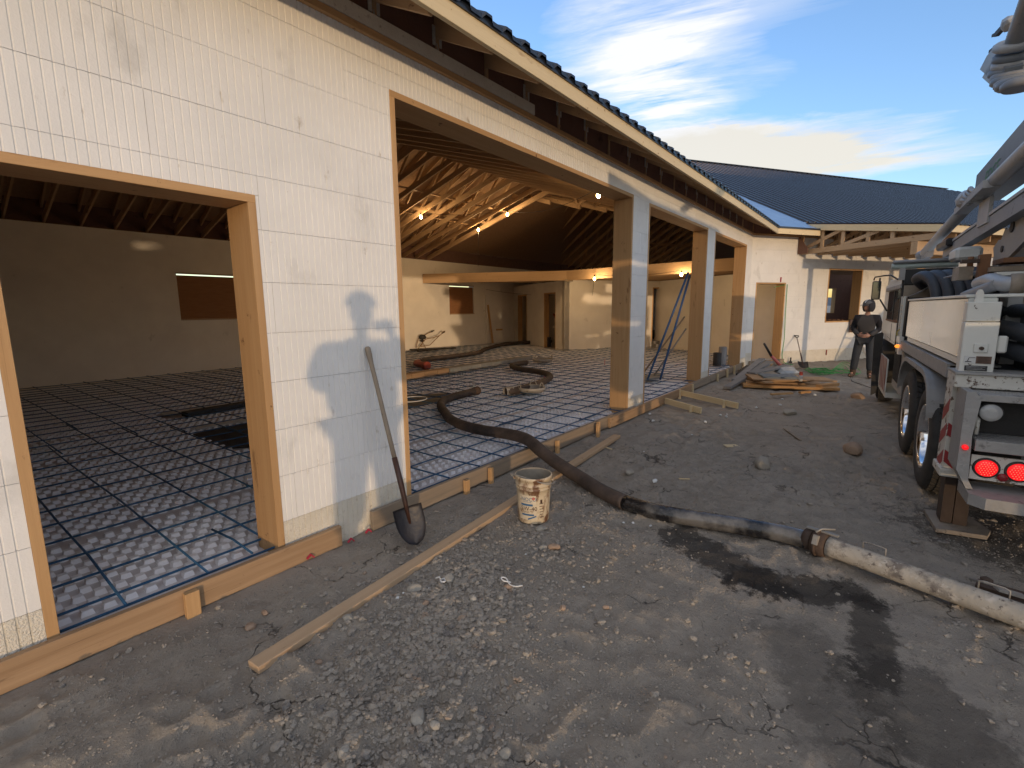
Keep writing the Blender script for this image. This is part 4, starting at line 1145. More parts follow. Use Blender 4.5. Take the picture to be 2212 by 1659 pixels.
m_peel = mat('peeling_white', (0.66, 0.65, 0.59), 0.55, (0.56, 0.54, 0.48), 5, .9, .4, 30, coords='World', spots=[(13, (0.12, 0.075, 0.05), .56, .60, ONE), (30, (0.2, 0.15, .1), .62, .68, ONE)])
m_tyre = mat('tyre_rubber', (0.028, 0.028, 0.028), 0.8, (0.065, 0.060, 0.054), 8, .9, .4, 30)
m_chrome = mat('polished_rim', (0.75, 0.76, 0.78), 0.10, metal=1.0)
m_glassd = mat('cab_glass', (0.012, 0.02, 0.018), 0.05, spec=0.9, coat=0.5)
m_redl = mat('red_lamp_lit', (0.5, 0.01, 0.01), 0.3, emit=(1, 0.01, 0.015), estr=0.2)
m_redhot = mat('red_led', (0.8, 0.1, 0.05), 0.3, emit=(1, 0.10, 0.06), estr=0.55)
m_amb = mat('amber_lamp_lit', (0.6, 0.2, 0.02), 0.3, emit=(1, 0.28, 0.03), estr=0.35)
m_refr = mat('reflector_red', (0.25, 0.012, 0.02), 0.35)
m_stripe = mat('red_tape', (0.36, 0.035, 0.04), 0.45, (0.3, 0.04, 0.04), 8, .8, spots=[(14, (.4, .35, .3), .66, .7, ONE)], coords='World')
m_bhose = mat('pump_hose', (0.028, 0.033, 0.042), 0.6, (0.05, 0.055, 0.065), 6, .9, .5, 26, coords='World', spots=[(10, (0.22, 0.17, 0.12), .66, .76, ONE)])
m_orange = mat('rust_orange_post', (0.22, 0.10, 0.04), 0.75, (0.15, 0.07, 0.035), 8, .9, .4, 26, coords='World')
m_tan = mat('tan_primer', (0.34, 0.28, 0.21), 0.7, (0.24, 0.19, 0.14), 9, .9, .4, 30, coords='World')
def tbox(name, t0, t1, s0, s1, z0, z1, m, parent=truck, bev=0.0):
    M = Matrix((TT, TS, Z)).transposed().to_4x4(); M.translation = tp((t0 + t1) / 2, (s0 + s1) / 2, (z0 + z1) / 2)
    # keep right-handed
    M2 = Matrix((TT, -TS, Z)).transposed().to_4x4(); M2.translation = M.translation
    return rboxM(name, M2, (t1 - t0, s1 - s0, z1 - z0), m, parent, bev)
def ttube(mb, pts, r, n=12, m=None, cap=True): mb.tube([tp(*p) for p in pts], r, n, m, cap)
# wheels
def wheel(t, s, parent=truck, rim=True, lugs=True, w=.25, steer=0.0):
    ax = (TS * math.cos(steer) + TT * math.sin(steer)).normalized()
    c = tp(t, s, .475)
    wx = bpy.data.objects.new('wheel', None); link(wx, parent, Matrix.Translation(c))
    xx = Z.cross(ax).normalized()
    M = Matrix((xx, ax.cross(xx), ax)).transposed().to_4x4(); M.translation = c
    mb = MB()
    prof = [(.285, .03), (.30, .0), (.34, -.008), (.42, -.004), (.452, .012), (.462, .03), (.462, w - .03), (.452, w - .012), (.42, w), (.32, w), (.285, w - .03)]
    mb.lathe(prof, M, 56); mb.build('tyre', m_tyre, wx, origin=tuple(c))
    if lugs:
        mb = MB(); nl = 46
        for k in range(nl):
            for cI in range(4):
                a = 2 * math.pi * (k + (.5 if cI in (1, 3) else 0)) / nl
                zc = .036 + (w - .072) * (cI + .5) / 4
                da = 2 * math.pi / nl * .40; dz_ = (w - .072) / 8 * .86
                P_ = []
                for rr_ in (.458, .482 - (.004 if cI in (0, 3) else 0)):
                    for (u_, v_) in ((-1, -1), (1, -1), (1, 1), (-1, 1)):
                        aa_ = a + da * u_ * (1 if rr_ < .46 else .92) + .02 * v_ * (1 if cI < 2 else -1)
                        P_.append(M @ Vector((rr_ * math.cos(aa_), rr_ * math.sin(aa_), zc + v_ * dz_)))
                mb.add(P_, [(4, 5, 6, 7), (0, 1, 5, 4), (1, 2, 6, 5), (2, 3, 7, 6), (3, 0, 4, 7)])
        o = mb.build('tread', m_tyre, wx, origin=tuple(c)); tag(o, kind='stuff')
    if rim:
        mb = MB()
        mb.lathe([(.292, .002), (.285, -.004), (.272, .0), (.262, .012), (.252, .03), (.245, .09), (.235, .15), (.17, .165), (.12, .15), (.11, .10), (.085, .085), (.0, .085)], M, 48)
        mb.build('rim', m_chrome, wx, origin=tuple(c))
        mb = MB()
        for k in range(10):
            a = 2 * math.pi * k / 10
            q0 = M @ Vector((.15 * math.cos(a), .15 * math.sin(a), .165)); mb.tube([q0, q0 - ax * .04], .012, 6)
        mb.build('lug_nuts', m_chrome, wx, origin=tuple(c))
    return wx
for t in (0.0, 1.24):
    wheel(t, 0.0); wheel(t, .29, lugs=False, rim=False); wheel(t, 1.93, lugs=False, rim=False); wheel(t, 2.22, lugs=False)
wheel(5.05, 0.02, steer=-.12); wheel(5.05, 2.2, lugs=False)
for t in (0, 1.24, 5.05):
    mb = MB(); ttube(mb, [(t, .2, .47), (t, 2.3, .47)], .075, 10); mb.build('axle', m_dark, truck)
# chassis
tbox('chassis_rail', -1.1, 5.4, .85, .95, .62, .88, m_dark); tbox('chassis_rail', -1.1, 5.4, 1.5, 1.6, .62, .88, m_dark)
tbox('deck', -1.0, 2.6, .18, 2.35, .98, 1.12, m_dark)
tbox('pump_body', -.95, 2.5, .55, 2.1, 1.12, 1.55, m_dark)
tbox('side_tank', 1.75, 3.1, .12, .6, .45, .95, m_galv)
# mudguard over the tandem
def ribbon(name, path, s0, s1, th_, m, parent=truck):
    mb = MB(); n = len(path); vs = []
    for (t, z) in path: vs += [tp(t, s0, z), tp(t, s1, z)]
    for (t, z) in path: vs += [tp(t, s0, z - th_), tp(t, s1, z - th_)]
    fs = []
    for i in range(n - 1):
        fs += [(2 * i, 2 * i + 1, 2 * i + 3, 2 * i + 2), (2 * n + 2 * i + 2, 2 * n + 2 * i + 3, 2 * n + 2 * i + 1, 2 * n + 2 * i), (2 * i, 2 * i + 2, 2 * n + 2 * i + 2, 2 * n + 2 * i), (2 * i + 1, 2 * n + 2 * i + 1, 2 * n + 2 * i + 3, 2 * i + 3)]
    mb.add(vs, fs, None, False); return mb.build(name, m, parent)
path = [(1.73, .70), (1.70, .80), (1.64, .90), (1.54, .98), (1.42, 1.04), (1.28, 1.07), (1.1, 1.075), (.1, 1.065), (-.02, 1.05), (-.14, 1.01), (-.24, .94), (-.31, .85), (-.345, .76), (-.35, .72)]
ribbon('mudguard', path, -.03, .56, .012, m_galv)
ribbon('mudguard_lip', [(a, b + .012) for a, b in path], -.045, -.028, .045, m_galv)
ribbon('mud_flap', [(-.352, .735), (-.36, .55), (-.372, .42), (-.374, .385)], .0, .54, .014, m_dark)
tbox('flap_sheet', -.374, -.364, .0, .54, .36, .735, m_tyre)
for s in (.12, .2):
    mb = MB(); ttube(mb, [(-.36, s, .77), (-.385, s, .77)], .012, 8); mb.build('bolt', m_galv, truck)
# side rail (channel) under the box
tbox('rail_web', -.66, 2.5, .02, .30, 1.185, 1.2, m_galv); tbox('rail_face', -.66, 2.5, .0, .018, 1.095, 1.2, m_galv); tbox('rail_flange', -.66, 2.5, .018, .10, 1.095, 1.106, m_galv)
tbox('rail_back', -.60, 2.5, .28, .298, 1.09, 1.185, m_dark)
# long glossy side box
tbox('side_box', -1.0, 2.02, .012, .165, 1.27, 1.695, m_gloss, bev=.008)
tbox('box_lid', -1.0, 2.04, -.002, .30, 1.697, 1.718, m_wpaint, bev=.003)
tbox('box_skirt', -1.0, 1.9, .02, .16, 1.222, 1.268, m_wpaint)
# rear leg housing
rl = bpy.data.objects.new('leg_housing', None); link(rl, truck, Matrix.Translation(tp(-1.03, .08, 1.2)))
tbox('upper_case', -1.10, -1.002, -.005, .165, 1.535, 1.665, m_wpaint, rl, bev=.004)
tbox('lower_case', -1.10, -1.002, -.008, .168, 1.185, 1.53, m_wpaint, rl, bev=.004)
mb = MB(); c_ = tp(-1.06, .05, 1.665)
mb.prism([(-.022, 0), (.022, 0), (.017, .07), (.008, .088), (-.008, .088), (-.017, .07)], Matrix.Translation(tp(-1.075, .055, 1.66)) @ Matrix(((TS.x, 0, TT.x, 0), (TS.y, 0, TT.y, 0), (0, 1, 0, 0), (0, 0, 0, 1))), .03); mb.build('lifting_lug', m_wpaint, rl)
tbox('latch_plate', -1.112, -1.102, .052, .125, 1.325, 1.385, m_wpaint, rl, bev=.004)
mb = MB(); ttube(mb, [(-1.112, .09, 1.355), (-1.13, .09, 1.355)], .012, 10); mb.build('latch_knob', m_rust, rl)
tbox('side_flange', -1.09, -1.06, .17, .222, 1.325, 1.44, m_wpaint, rl, bev=.01)
# warning plates
m_plw = mat('plate_white', (.6, .6, .58), .5); m_plb = mat('plate_black', (.02, .02, .022), .45); m_plbr = mat('plate_brown', (.13, .07, .045), .5)
tbox('warning_plate', -1.106, -1.101, .012, .072, 1.25, 1.30, m_plw, rl); tbox('warning_plate', -1.106, -1.101, .072, .15, 1.25, 1.30, m_plbr, rl); tbox('warning_plate', -1.106, -1.101, .02, .135, 1.20, 1.235, m_plb, rl)
mb = MB(); ttube(mb, [(-1.108, .018, 1.262), (-1.108, .05, 1.262)], .0025, 4); ttube(mb, [(-1.108, .03, 1.263), (-1.108, .036, 1.288), (-1.108, .068, 1.29)], .0018, 4)
for k in range(5):
    mb.box((0, 0, 0), (0, 0, 0)); ttube(mb, [(-1.108, .08, 1.292 - .009 * k), (-1.108, .142 - .01 * (k % 2), 1.292 - .009 * k)], .0013, 4)
tag(mb.build('plate_print', m_plb, rl), kind='stuff')
mb = MB()
for k in range(3): ttube(mb, [(-1.108, .028, 1.228 - .009 * k), (-1.108, .125 - .015 * (k % 2), 1.228 - .009 * k)], .0012, 4)
tag(mb.build('plate_print', m_plw, rl), kind='stuff')
# rear cross ledge, corner plates with tape
tbox('rear_ledge', -1.16, -1.0, -.03, 2.4, 1.085, 1.178, m_peel, bev=.006)
tbox('ledge_top', -1.18, -.9, -.035, 2.4, 1.18, 1.195, m_galv)
tbox('corner_plate', -1.0, -.80, -.012, .0, .47, 1.18, m_peel); tbox('corner_face', -1.02, -1.0, -.012, .085, .47, 1.10, m_peel)
tbox('corner_foot', -1.06, -.78, -.03, .10, .415, .475, m_peel, bev=.006)
def tape(z, dz, s0=-.010, s1=.07, tf=-1.0235, nm='reflective_tape'):
    mb = MB(); q_ = [tp(tf, s0, z + dz), tp(tf, s1, z), tp(tf, s1, z - .09), tp(tf, s0, z + dz - .09)]
    mb.add(q_ + [p_ + TT * .002 for p_ in q_], [(0, 1, 2, 3), (7, 6, 5, 4), (0, 4, 5, 1), (1, 5, 6, 2), (2, 6, 7, 3), (3, 7, 4, 0)]); mb.build(nm, m_stripe, truck)
tape(.74, .07); tape(.54, .07)
for z in (.98, .80, .60):
    mb = MB(); q_ = [tp(-.99, -.0145, z), tp(-.82, -.0145, z - .10), tp(-.82, -.0145, z - .19), tp(-.99, -.0145, z - .09)]
    mb.add(q_ + [p_ + TS * .002 for p_ in q_], [(0, 1, 2, 3), (7, 6, 5, 4), (0, 4, 5, 1), (1, 5, 6, 2), (2, 6, 7, 3), (3, 7, 4, 0)]); mb.build('reflective_tape', m_stripe, truck)
# rear steps and bumper
mb = MB(); Mx = Matrix(((TS.x, 0, TT.x, 0), (TS.y, 0, TT.y, 0), (0, 1, 0, 0), (0, 0, 0, 1))); Mx.translation = tp(-1.37, 0, 0)
mb.prism([(.0, 1.09), (.045, 1.09), (.075, 1.04), (.055, .80), (.065, .50), (.095, .44), (.06, .44), (.03, .50), (.0, .56)], Mx, .28); mb.build('step_frame', m_galv, truck)
def grating(z0, z1, t0, t1, s0, s1=2.2):
    gg = bpy.data.objects.new('step', None); link(gg, truck, Matrix.Translation(tp(t0, s0, z0)))
    tbox('step_plate', t0, t1, s0, s1, z0, z1, m_galv, gg, bev=.003)
    mb = MB()
    for k in range(int((s1 - s0) / .02)):
        for q in range(4):
            s_ = s0 + .012 + .02 * k; t_ = t0 + .02 + (t1 - t0 - .04) * (q + (.5 if k % 2 else 0)) / 4
            if s_ < 1.0: mb.obox(Matrix.Translation(tp(t_, s_, z1 + .001)), (.012, .006, .004))
    o = mb.build('grip', m_galv, gg); tag(o, kind='stuff')
grating(1.03, 1.075, -1.36, -1.1, .062); grating(.70, .775, -1.37, -1.08, .075)
mb = MB(); zz0 = .365
mb.prism([(-1.15, .06), (-1.45, .06), (-1.52, .13), (-1.52, 2.3), (-1.15, 2.3)], Matrix(((TT.x, TS.x, 0, TP0.x), (TT.y, TS.y, 0, TP0.y), (0, 0, 1, .36), (0, 0, 0, 1))), .075); mb.build('rear_bumper', m_galv, truck)
tbox('lamp_plate', -1.325, -1.31, .075, 2.2, .50, .665, m_peel); tbox('rear_void', -1.12, -1.08, .07, 2.2, .78, 1.03, m_dark)
mb = MB(); ttube(mb, [(-1.30, .085, .80), (-1.30, .088, .94)], .012, 8); mb.build('lamp_stalk', m_peel, truck)
def lamp_disc(name, s, z, r_, m, t=-1.33, dep=.02, parent=truck):
    M = Matrix(((TS.x, 0, -TT.x, 0), (TS.y, 0, -TT.y, 0), (0, 1, 0, 0), (0, 0, 0, 1))); M.translation = tp(t, s, z)
    mb = MB(); mb.lathe([(r_, -dep), (r_, 0), (r_ * .93, .006), (r_ * .5, .010), (.0001, .011)], M, 28); return mb.build(name, m, parent), M
m_lens = mat('work_lens', (.45, .46, .45), .25, (.3, .3, .3), 4, .9, .5, 30, coat=.4)
wl = bpy.data.objects.new('work_lamp', None); link(wl, truck, Matrix.Translation(tp(-1.33, .135, .955)))
lamp_disc('housing', .135, .955, .064, m_dark, t=-1.325, dep=.05, parent=wl); lamp_disc('lens', .135, .955, .056, m_lens, t=-1.338, parent=wl)
for s in (.152, .305):
    tl = bpy.data.objects.new('tail_lamp', None); link(tl, truck, Matrix.Translation(tp(-1.34, s, .585)))
    lamp_disc('gasket', s, .585, .069, m_tyre, t=-1.328, parent=tl); _, M = lamp_disc('lens', s, .585, .056, m_redl, t=-1.336, parent=tl)
    mb = MB()
    for q in range(-3, 4):
        for w in range(-3, 4):
            x_, y_ = .0145 * q + (.007 if w % 2 else 0), .0135 * w
            if x_ * x_ + y_ * y_ < .047 ** 2: mb.disc(M @ Matrix.Translation((x_, y_, .0125)), .0030, 8)
    mb.build('led_dots', m_redhot, tl)
lamp_disc('reflector', .235, .535, .026, m_refr, t=-1.332); lamp_disc('side_marker', .027, .72, .017, m_redl, t=-1.385)
# rear outrigger jack on its pad
m_jack = mat('dark_brown_steel', (.030, .018, .013), .6, (.05, .03, .02), 8, .9, .4, 20, coords='World')
tbox('jack_post', -.99, -.84, .02, .085, .05, .47, m_jack); tbox('jack_post', -.98, -.86, .092, .17, .04, .47, m_jack)
pad = thing('jack_pad', 'worn plywood pad under the rear jack of the pump truck', 'pad', tp(-.95, .1, 0))
mb = MB(); mb.prism([(-1.13, -.02), (-.74, -.04), (-.70, .22), (-.98, .30), (-1.10, .26)], Matrix(((TT.x, TS.x, 0, TP0.x), (TT.y, TS.y, 0, TP0.y), (0, 0, 1, .012), (0, 0, 0, 1))), .03); mb.build('pad_board', mat('pad_board', (.22, .19, .16), .9, (.30, .26, .21), 7, .9, .6, 30, spots=[(10, (.08, .06, .05), .58, .66, ONE)]), pad)
# cab
cab = bpy.data.objects.new('cab', None); link(cab, truck, Matrix.Translation(tp(4, 1.2, 1)))
tbox('cab_shell', 2.92, 5.4, .02, 2.35, 1.10, 2.0, m_wpaint, cab, bev=.03)
tbox('cab_rear_wall', 2.85, 2.92, .0, 2.3, 1.1, 2.12, m_dark, cab)
tbox('cab_door', 2.98, 4.5, .0, .022, 1.10, 1.40, m_wpaint, cab, bev=.004)
tbox('cab_window', 3.0, 4.55, .006, .022, 1.43, 1.86, m_glassd, cab)
tbox('window_trim', 3.0, 4.55, -.002, .01, 1.405, 1.43, m_orange, cab)
tbox('window_post', 3.62, 3.68, .0, .02, 1.43, 1.86, m_dark, cab)
tbox('roof_trim', 2.85, 4.9, -.015, .05, 1.87, 1.93, m_galv, cab, bev=.006)
tbox('roof_cap', 2.95, 5.0, .03, 2.2, 1.93, 2.06, m_wpaint, cab, bev=.02)
tbox('door_line', 3.55, 3.565, -.003, .0, 1.12, 1.38, m_dark, cab)
for k in range(6):
    mb = MB(); ttube(mb, [(3.1 + .17 * k, -.004, 1.13 + .006 * k), (3.1 + .17 * k, .0, 1.13 + .006 * k)], .008, 6); mb.build('rivet', m_dark, cab)
tbox('sun_strip', 2.9, 2.93, -.13, .52, 2.145, 2.235, m_wpaint, cab, bev=.03)
mb = MB(); ttube(mb, [(2.9, -.13, 2.165), (2.9, .55, 2.165)], .036, 14); mb.build('awning_tube', mat('pale_green_tube', (.42, .50, .46), .5, (.36, .42, .38), 5, .8), cab)
tbox('awning_top', 2.84, 2.98, -.12, .56, 2.20, 2.245, m_boom, cab, bev=.015)
tbox('grille', 2.82, 2.848, .02, .24, 1.93, 2.10, m_plb, cab)
for k in range(6): tbox('grille_bar', 2.815, 2.82, .02, .24, 1.945 + .026 * k, 1.953 + .026 * k, m_dark, cab)
tbox('cab_tan_panel', 2.55, 2.58, .0, .30, 1.745, 1.90, m_tan, cab)
tbox('bracket', 2.83, 2.9, -.04, .02, 1.98, 2.14, m_galv, cab)
# ladder behind the cab
ld = bpy.data.objects.new('cab_ladder', None); link(ld, truck, Matrix.Translation(tp(2.5, 0, 1.2)))
for t_ in (2.38, 2.62): tbox('ladder_rail', t_ - .02, t_ + .02, -.01, .012, 1.12, 1.76, m_wpaint, ld)
for k in range(8):
    mb = MB(); ttube(mb, [(2.38, .0, 1.26 + .055 * k), (2.62, .0, 1.26 + .055 * k)], .006, 6); mb.build('rung', m_lumpale, ld)
tbox('ladder_foot', 2.30, 2.64, -.015, .03, 1.17, 1.245, m_wpaint, ld); tbox('ladder_backing', 2.36, 2.66, .03, .04, 1.2, 1.75, m_dark, ld)
mb = MB(); ttube(mb, [(2.5, -.004, 1.34), (2.58, -.02, 1.30), (2.45, -.03, 1.26)], .006, 6); mb.build('yellow_strap', mat('yellow', (.5, .42, .05), .6), ld)
# below the cab: steps, hazard plate, front guard
tbox('battery_box', 2.2, 3.3, .05, .5, .50, 1.05, m_galv)
for k in range(9): tbox('grille_slat', 2.5 + .07 * k, 2.53 + .07 * k, .03, .048, .62, 1.0, m_dark)
tbox('marker_bracket', 2.22, 2.36, -.02, .02, 1.03, 1.16, m_wpaint)
mb = MB(); ttube(mb, [(2.2, -.02, 1.135), (2.2, -.045, 1.135)], .022, 12); mb.ball(tp(2.2, -.045, 1.135), .021, None, 2); mb.build('amber_marker', m_amb, truck)
tbox('hazard_board', 3.35, 4.45, -.02, -.005, .38, .86, m_wpaint)
for k in range(5):
    a = 3.42 + .24 * k
    mb = MB(); q_ = [tp(a, -.0235, .86), tp(a + .11, -.0235, .86), tp(a + .11 - .36, -.0235, .38), tp(a - .36, -.0235, .38)]
    q_ = [tp(max(3.36, min(4.44, (p_ - TP0).dot(TT))), -.0235, p_.z) for p_ in q_]
    mb.add(q_ + [p_ + TS * .002 for p_ in q_], [(0, 1, 2, 3), (7, 6, 5, 4)]); mb.build('hazard_stripe', m_stripe, truck)
tbox('front_bumper', 5.4, 5.6, .1, 2.3, .5, .85, m_wpaint, bev=.02); tbox('lower_sill', 3.3, 4.5, -.01, .3, .30, .37, m_wpaint)
ribbon('front_mudguard', [(5.62, .9), (5.5, 1.0), (5.3, 1.06), (4.8, 1.06), (4.6, 1.0), (4.5, .9), (4.48, .5)], .0, .3, .015, m_dark)
mb = MB(); mb.prism([(-.125, 1.16), (-.02, 1.20), (.0, 1.18), (-.005, .30), (-.03, .16), (-.09, .12), (-.105, .5)], Matrix(((TS.x, 0, TT.x, 0), (TS.y, 0, TT.y, 0), (0, 1, 0, 0), (0, 0, 0, 1))) @ Matrix.Identity(4), .05)
mb.v = [tuple(Vector(v_) + tp(4.62, 0, 0)) for v_ in mb.v]; mb.build('splash_guard', m_tyre, truck)
# mirror
mi_ = bpy.data.objects.new('mirror', None); link(mi_, truck, Matrix.Translation(tp(4.6, -.17, 1.9)))
mb = MB(); ttube(mb, [(3.6, .02, 2.02), (4.3, -.02, 2.12), (4.6, -.08, 2.13), (4.6, -.20, 2.11), (4.6, -.21, 2.06)], .012, 8); ttube(mb, [(4.6, -.13, 2.1), (4.6, -.13, 2.03)], .012, 8); ttube(mb, [(4.6, -.10, 1.74), (4.3, -.02, 1.56)], .012, 8); mb.build('mirror_arm', m_dark, mi_)
tbox('mirror_head', 4.585, 4.63, -.225, -.105, 1.74, 2.045, m_plb, mi_, bev=.012); tbox('mirror_glass', 4.582, 4.585, -.215, -.115, 1.755, 2.03, m_glassd, mi_)
# hoses slung over the deck
for k, (s_, t_, r_) in enumerate(((.17, 1.55, .055), (.26, 1.45, .056), (.345, 1.35, .052), (.43, 1.25, .056), (.53, 1.15, .058))):
    mb = MB(); mb.tube(bez([tp(t_ - .05, s_ + .03, 1.60), tp(t_ - .02, s_ + .015, 1.78), tp(t_ + .08, s_ - .02, 1.92), tp(t_ + .28, s_ - .07, 1.985), tp(t_ + .6, s_ - .10, 1.96), tp(t_ + .95, s_ + .0, 1.90), tp(t_ + 1.2, s_ + .1, 1.84)], 5), r_, 12)
    mb.build('slung_hose', m_bhose, truck)
for k, (s0_, z_) in enumerate(((.28, 1.44), (.30, 1.30), (.42, 1.56))):
    mb = MB(); mb.tube(bez([tp(-.2, s0_ - .10, z_ + .02), tp(-.6, s0_ - .04, z_ + .04), tp(-.95, s0_ + .06, z_ + .01), tp(-1.1, s0_ + .3, z_ - .06), tp(-1.0, s0_ + .7, z_ - .12)], 5), .062 if k < 2 else .05, 12)
    mb.build('slung_hose', m_bhose, truck)
mb = MB(); mb.tube([tp(1.3, .2, 1.93), tp(.9, .3, 1.955), tp(.5, .42, 1.93), tp(.3, .5, 1.90)], .010, 6); mb.tube([tp(2.45, .02, 1.74), tp(2.3, .12, 1.80), tp(2.2, .22, 1.88)], .009, 6); mb.build('thin_hoses', m_boom, truck)
# turret, pipes
tbox('turret', .3, 2.3, .75, 1.75, 1.5, 2.25, m_boom, bev=.03)
tbox('rust_post', .42, .50, .30, .375, 1.66, 2.09, m_orange); tbox('post_bracket', .40, .50, .18, .30, 2.02, 2.05, m_rust); mb = MB(); ttube(mb, [(.45, .245, 1.99), (.45, .245, 2.075)], .022, 10); mb.build('brass_fitting', m_orange, truck)
tbox('tan_rails', .3, 1.4, .36, 1.2, 1.93, 1.97, m_tan); tbox('white_cross', .1, .2, .36, 1.6, 1.885, 1.915, m_wpaint); tbox('tan_block', .6, .9, .2, .30, 1.88, 2.0, m_tan); tbox('tan_block', .25, .6, .42, .9, 2.0, 2.04, m_orange)
elb = bpy.data.objects.new('delivery_elbow', None); link(elb, truck, Matrix.Translation(tp(-.4, .35, 1.78)))
mb = MB(); mb.tube(bez([tp(.3, .30, 1.83), tp(-.1, .29, 1.84), tp(-.38, .32, 1.80), tp(-.45, .45, 1.79), tp(-.45, 1.2, 1.79)], 5), .058, 14); mb.build('elbow_pipe', m_pipe, elb)
mb = MB(); mb.tube([tp(-.44, .33, 1.79), tp(-.45, .40, 1.79)], .085, 16); mb.tube([tp(-.455, .43, 1.79), tp(-.455, .47, 1.79)], .075, 16); mb.build('elbow_clamp', m_tan, elb)
tbox('elbow_stand', -.5, -.42, .32, .40, 1.2, 1.73, m_galv, elb); tbox('elbow_plate', -.52, -.40, .40, .55, 1.60, 1.72, m_tan, elb)
mb = MB(); mb.tube(bez([tp(.2, .20, 1.72), tp(-.1, .24, 1.76), tp(-.35, .28, 1.80)], 5), .045, 10); mb.build('rear_elbow_hose', m_boom, elb)
# boom: cylinder, arms, pipework
bm_ = bpy.data.objects.new('boom', None); link(bm_, truck, Matrix.Translation(tp(1, .7, 2.5)))
mb = MB(); ttube(mb, [(4.55, .40, 2.46), (1.75, .40, 2.735)], .064, 20); mb.build('cylinder_rod', m_pipe, bm_)
mb = MB(); ttube(mb, [(1.30, .40, 2.74), (-.1, .40, 2.825), (-2.6, .40, 2.98)], .066, 20); ttube(mb, [(1.33, .40, 2.74), (1.22, .40, 2.746)], .085, 20); mb.build('cylinder_barrel', m_pipe, bm_)
mb = MB(); mb.ball(tp(4.75, .40, 2.44), .10, None, 2, (1.5, 1.0, .8)); mb.prism([(-.20, -.02), (.0, -.085), (.55, -.085), (.62, .0), (.3, .06), (0, .03)], Matrix(((-TT.x, 0, TS.x, 0), (-TT.y, 0, TS.y, 0), (0, 1, 0, 0), (0, 0, 0, 1))), .08)
mb.v[-12:] = [tuple(Vector(v_) + tp(4.7, .37, 2.45)) for v_ in mb.v[-12:]]; mb.build('cylinder_eye', m_boom, bm_)
mb = MB(); mb.ball(tp(1.62, .37, 2.76), .13, None, 2, (1.3, .9, .8), .12)
for k in range(5):
    a = k * 1.2; mb.tube([tp(1.85 - .1 * k, .33, 2.82 + .03 * math.sin(a)), tp(1.6 - .1 * k, .30, 2.72 + .02 * k), tp(1.4 - .1 * k, .34, 2.68)], .022, 7)
mb.bar(tp(1.9, .36, 2.68), tp(.7, .36, 2.74), .12, .07); mb.build('knuckle', m_pipe, bm_)
m_edge = mat('boom_side', (0.16, 0.17, 0.18), 0.45, (0.21, 0.22, 0.225), 3, .8, .1, 10)
def arm(a, b, h0, h1, w, m, nm):
    a = tp(*a); b = tp(*b); mb = MB(); vs = []
    for p_, h_ in ((a, h0), (b, h1)):
        for s_ in (-w / 2, w / 2):
            for zz in (-h_ / 2, h_ / 2): vs.append(p_ + TS * s_ + Z * zz)
    mb.add(vs, [(0, 1, 3, 2), (4, 6, 7, 5), (0, 4, 5, 1), (2, 3, 7, 6), (0, 2, 6, 4), (1, 5, 7, 3)]); return mb.build(nm, m, bm_)
arm((3.1, .46, 2.32), (-2.7, .46, 2.55), .12, .14, .09, m_boom, 'lower_arm'); arm((2.9, .42, 2.41), (-2.7, .42, 2.64), .025, .03, .03, m_pipe, 'arm_rail')
arm((2.2, .61, 2.955), (-2.8, .61, 3.20), .30, .62, .22, m_edge, 'main_arm'); arm((3.4, 1.4, 2.75), (-2.8, 1.4, 3.0), .5, .7, .5, m_edge, 'main_arm')
tbox('turret_column', -.2, 1.9, .9, 1.9, 2.2, 2.7, m_boom, bm_, bev=.03)
# green lettering on the boom side
def text_mesh(s, size, ext=0.0):
    cu = bpy.data.curves.new('t', 'FONT'); cu.body = s; cu.size = size; cu.extrude = ext; cu.resolution_u = 3
    ob = bpy.data.objects.new('t', cu); COL.objects.link(ob)
    dg = bpy.context.evaluated_depsgraph_get(); me = bpy.data.meshes.new_from_object(ob.evaluated_get(dg))
    bpy.data.objects.remove(ob); return me
me = text_mesh('EDGE', .21); m_green = mat('faded_green', (.05, .26, .09), .6, (.10, .22, .12), 9, 1.0); me.materials.append(m_green)
o = bpy.data.objects.new('boom_lettering', me)
dd = (tp(-2.8, .495, 3.20) - tp(2.2, .495, 2.955)).normalized(); nn = dd.cross(TS); M = Matrix((dd, -TS.cross(dd) * -1, -TS)).transposed().to_4x4()
up_ = Z - dd * Z.dot(dd); up_.normalize(); M = Matrix((dd, up_, dd.cross(up_))).transposed().to_4x4(); M.translation = tp(1.75, .496, 2.90); link(o, bm_, M)
# perforated bracket plate under the arm
mb = MB(); mb.prism([(.0, .0), (.13, -.03), (.5, .04), (1.4, .28), (1.4, .5), (.8, .40), (.45, .38), (.38, .30), (.30, .28), (.22, .30), (.12, .20), (.05, .22), (-.1, .16), (-.04, .08)], Matrix(((-TT.x, 0, TS.x, 0), (-TT.y, 0, TS.y, 0), (0, 1, 0, 0), (0, 0, 0, 1))), .03)
q0 = tp(.95, .50, 2.03); mb.v = [tuple(Vector(v_) + q0) for v_ in mb.v]; mb.build('bracket_plate', m_edge, bm_)
mb = MB(); ttube(mb, [(.72, .49, 2.15), (.72, .51, 2.15)], .03, 12); ttube(mb, [(.5, .49, 2.32), (.5, .51, 2.32)], .05, 12); mb.build('plate_hole', m_dark, bm_)
tbox('cylinder_base', 1.5, 1.9, .30, .52, 2.12, 2.26, m_wpaint, bm_, bev=.03); tbox('valve_box', 2.5, 3.2, .35, .52, 2.36, 2.46, m_plb, bm_, bev=.02); tbox('arm_plate', .9, 1.3, .40, .43, 2.42, 2.66, m_pipe, bm_)
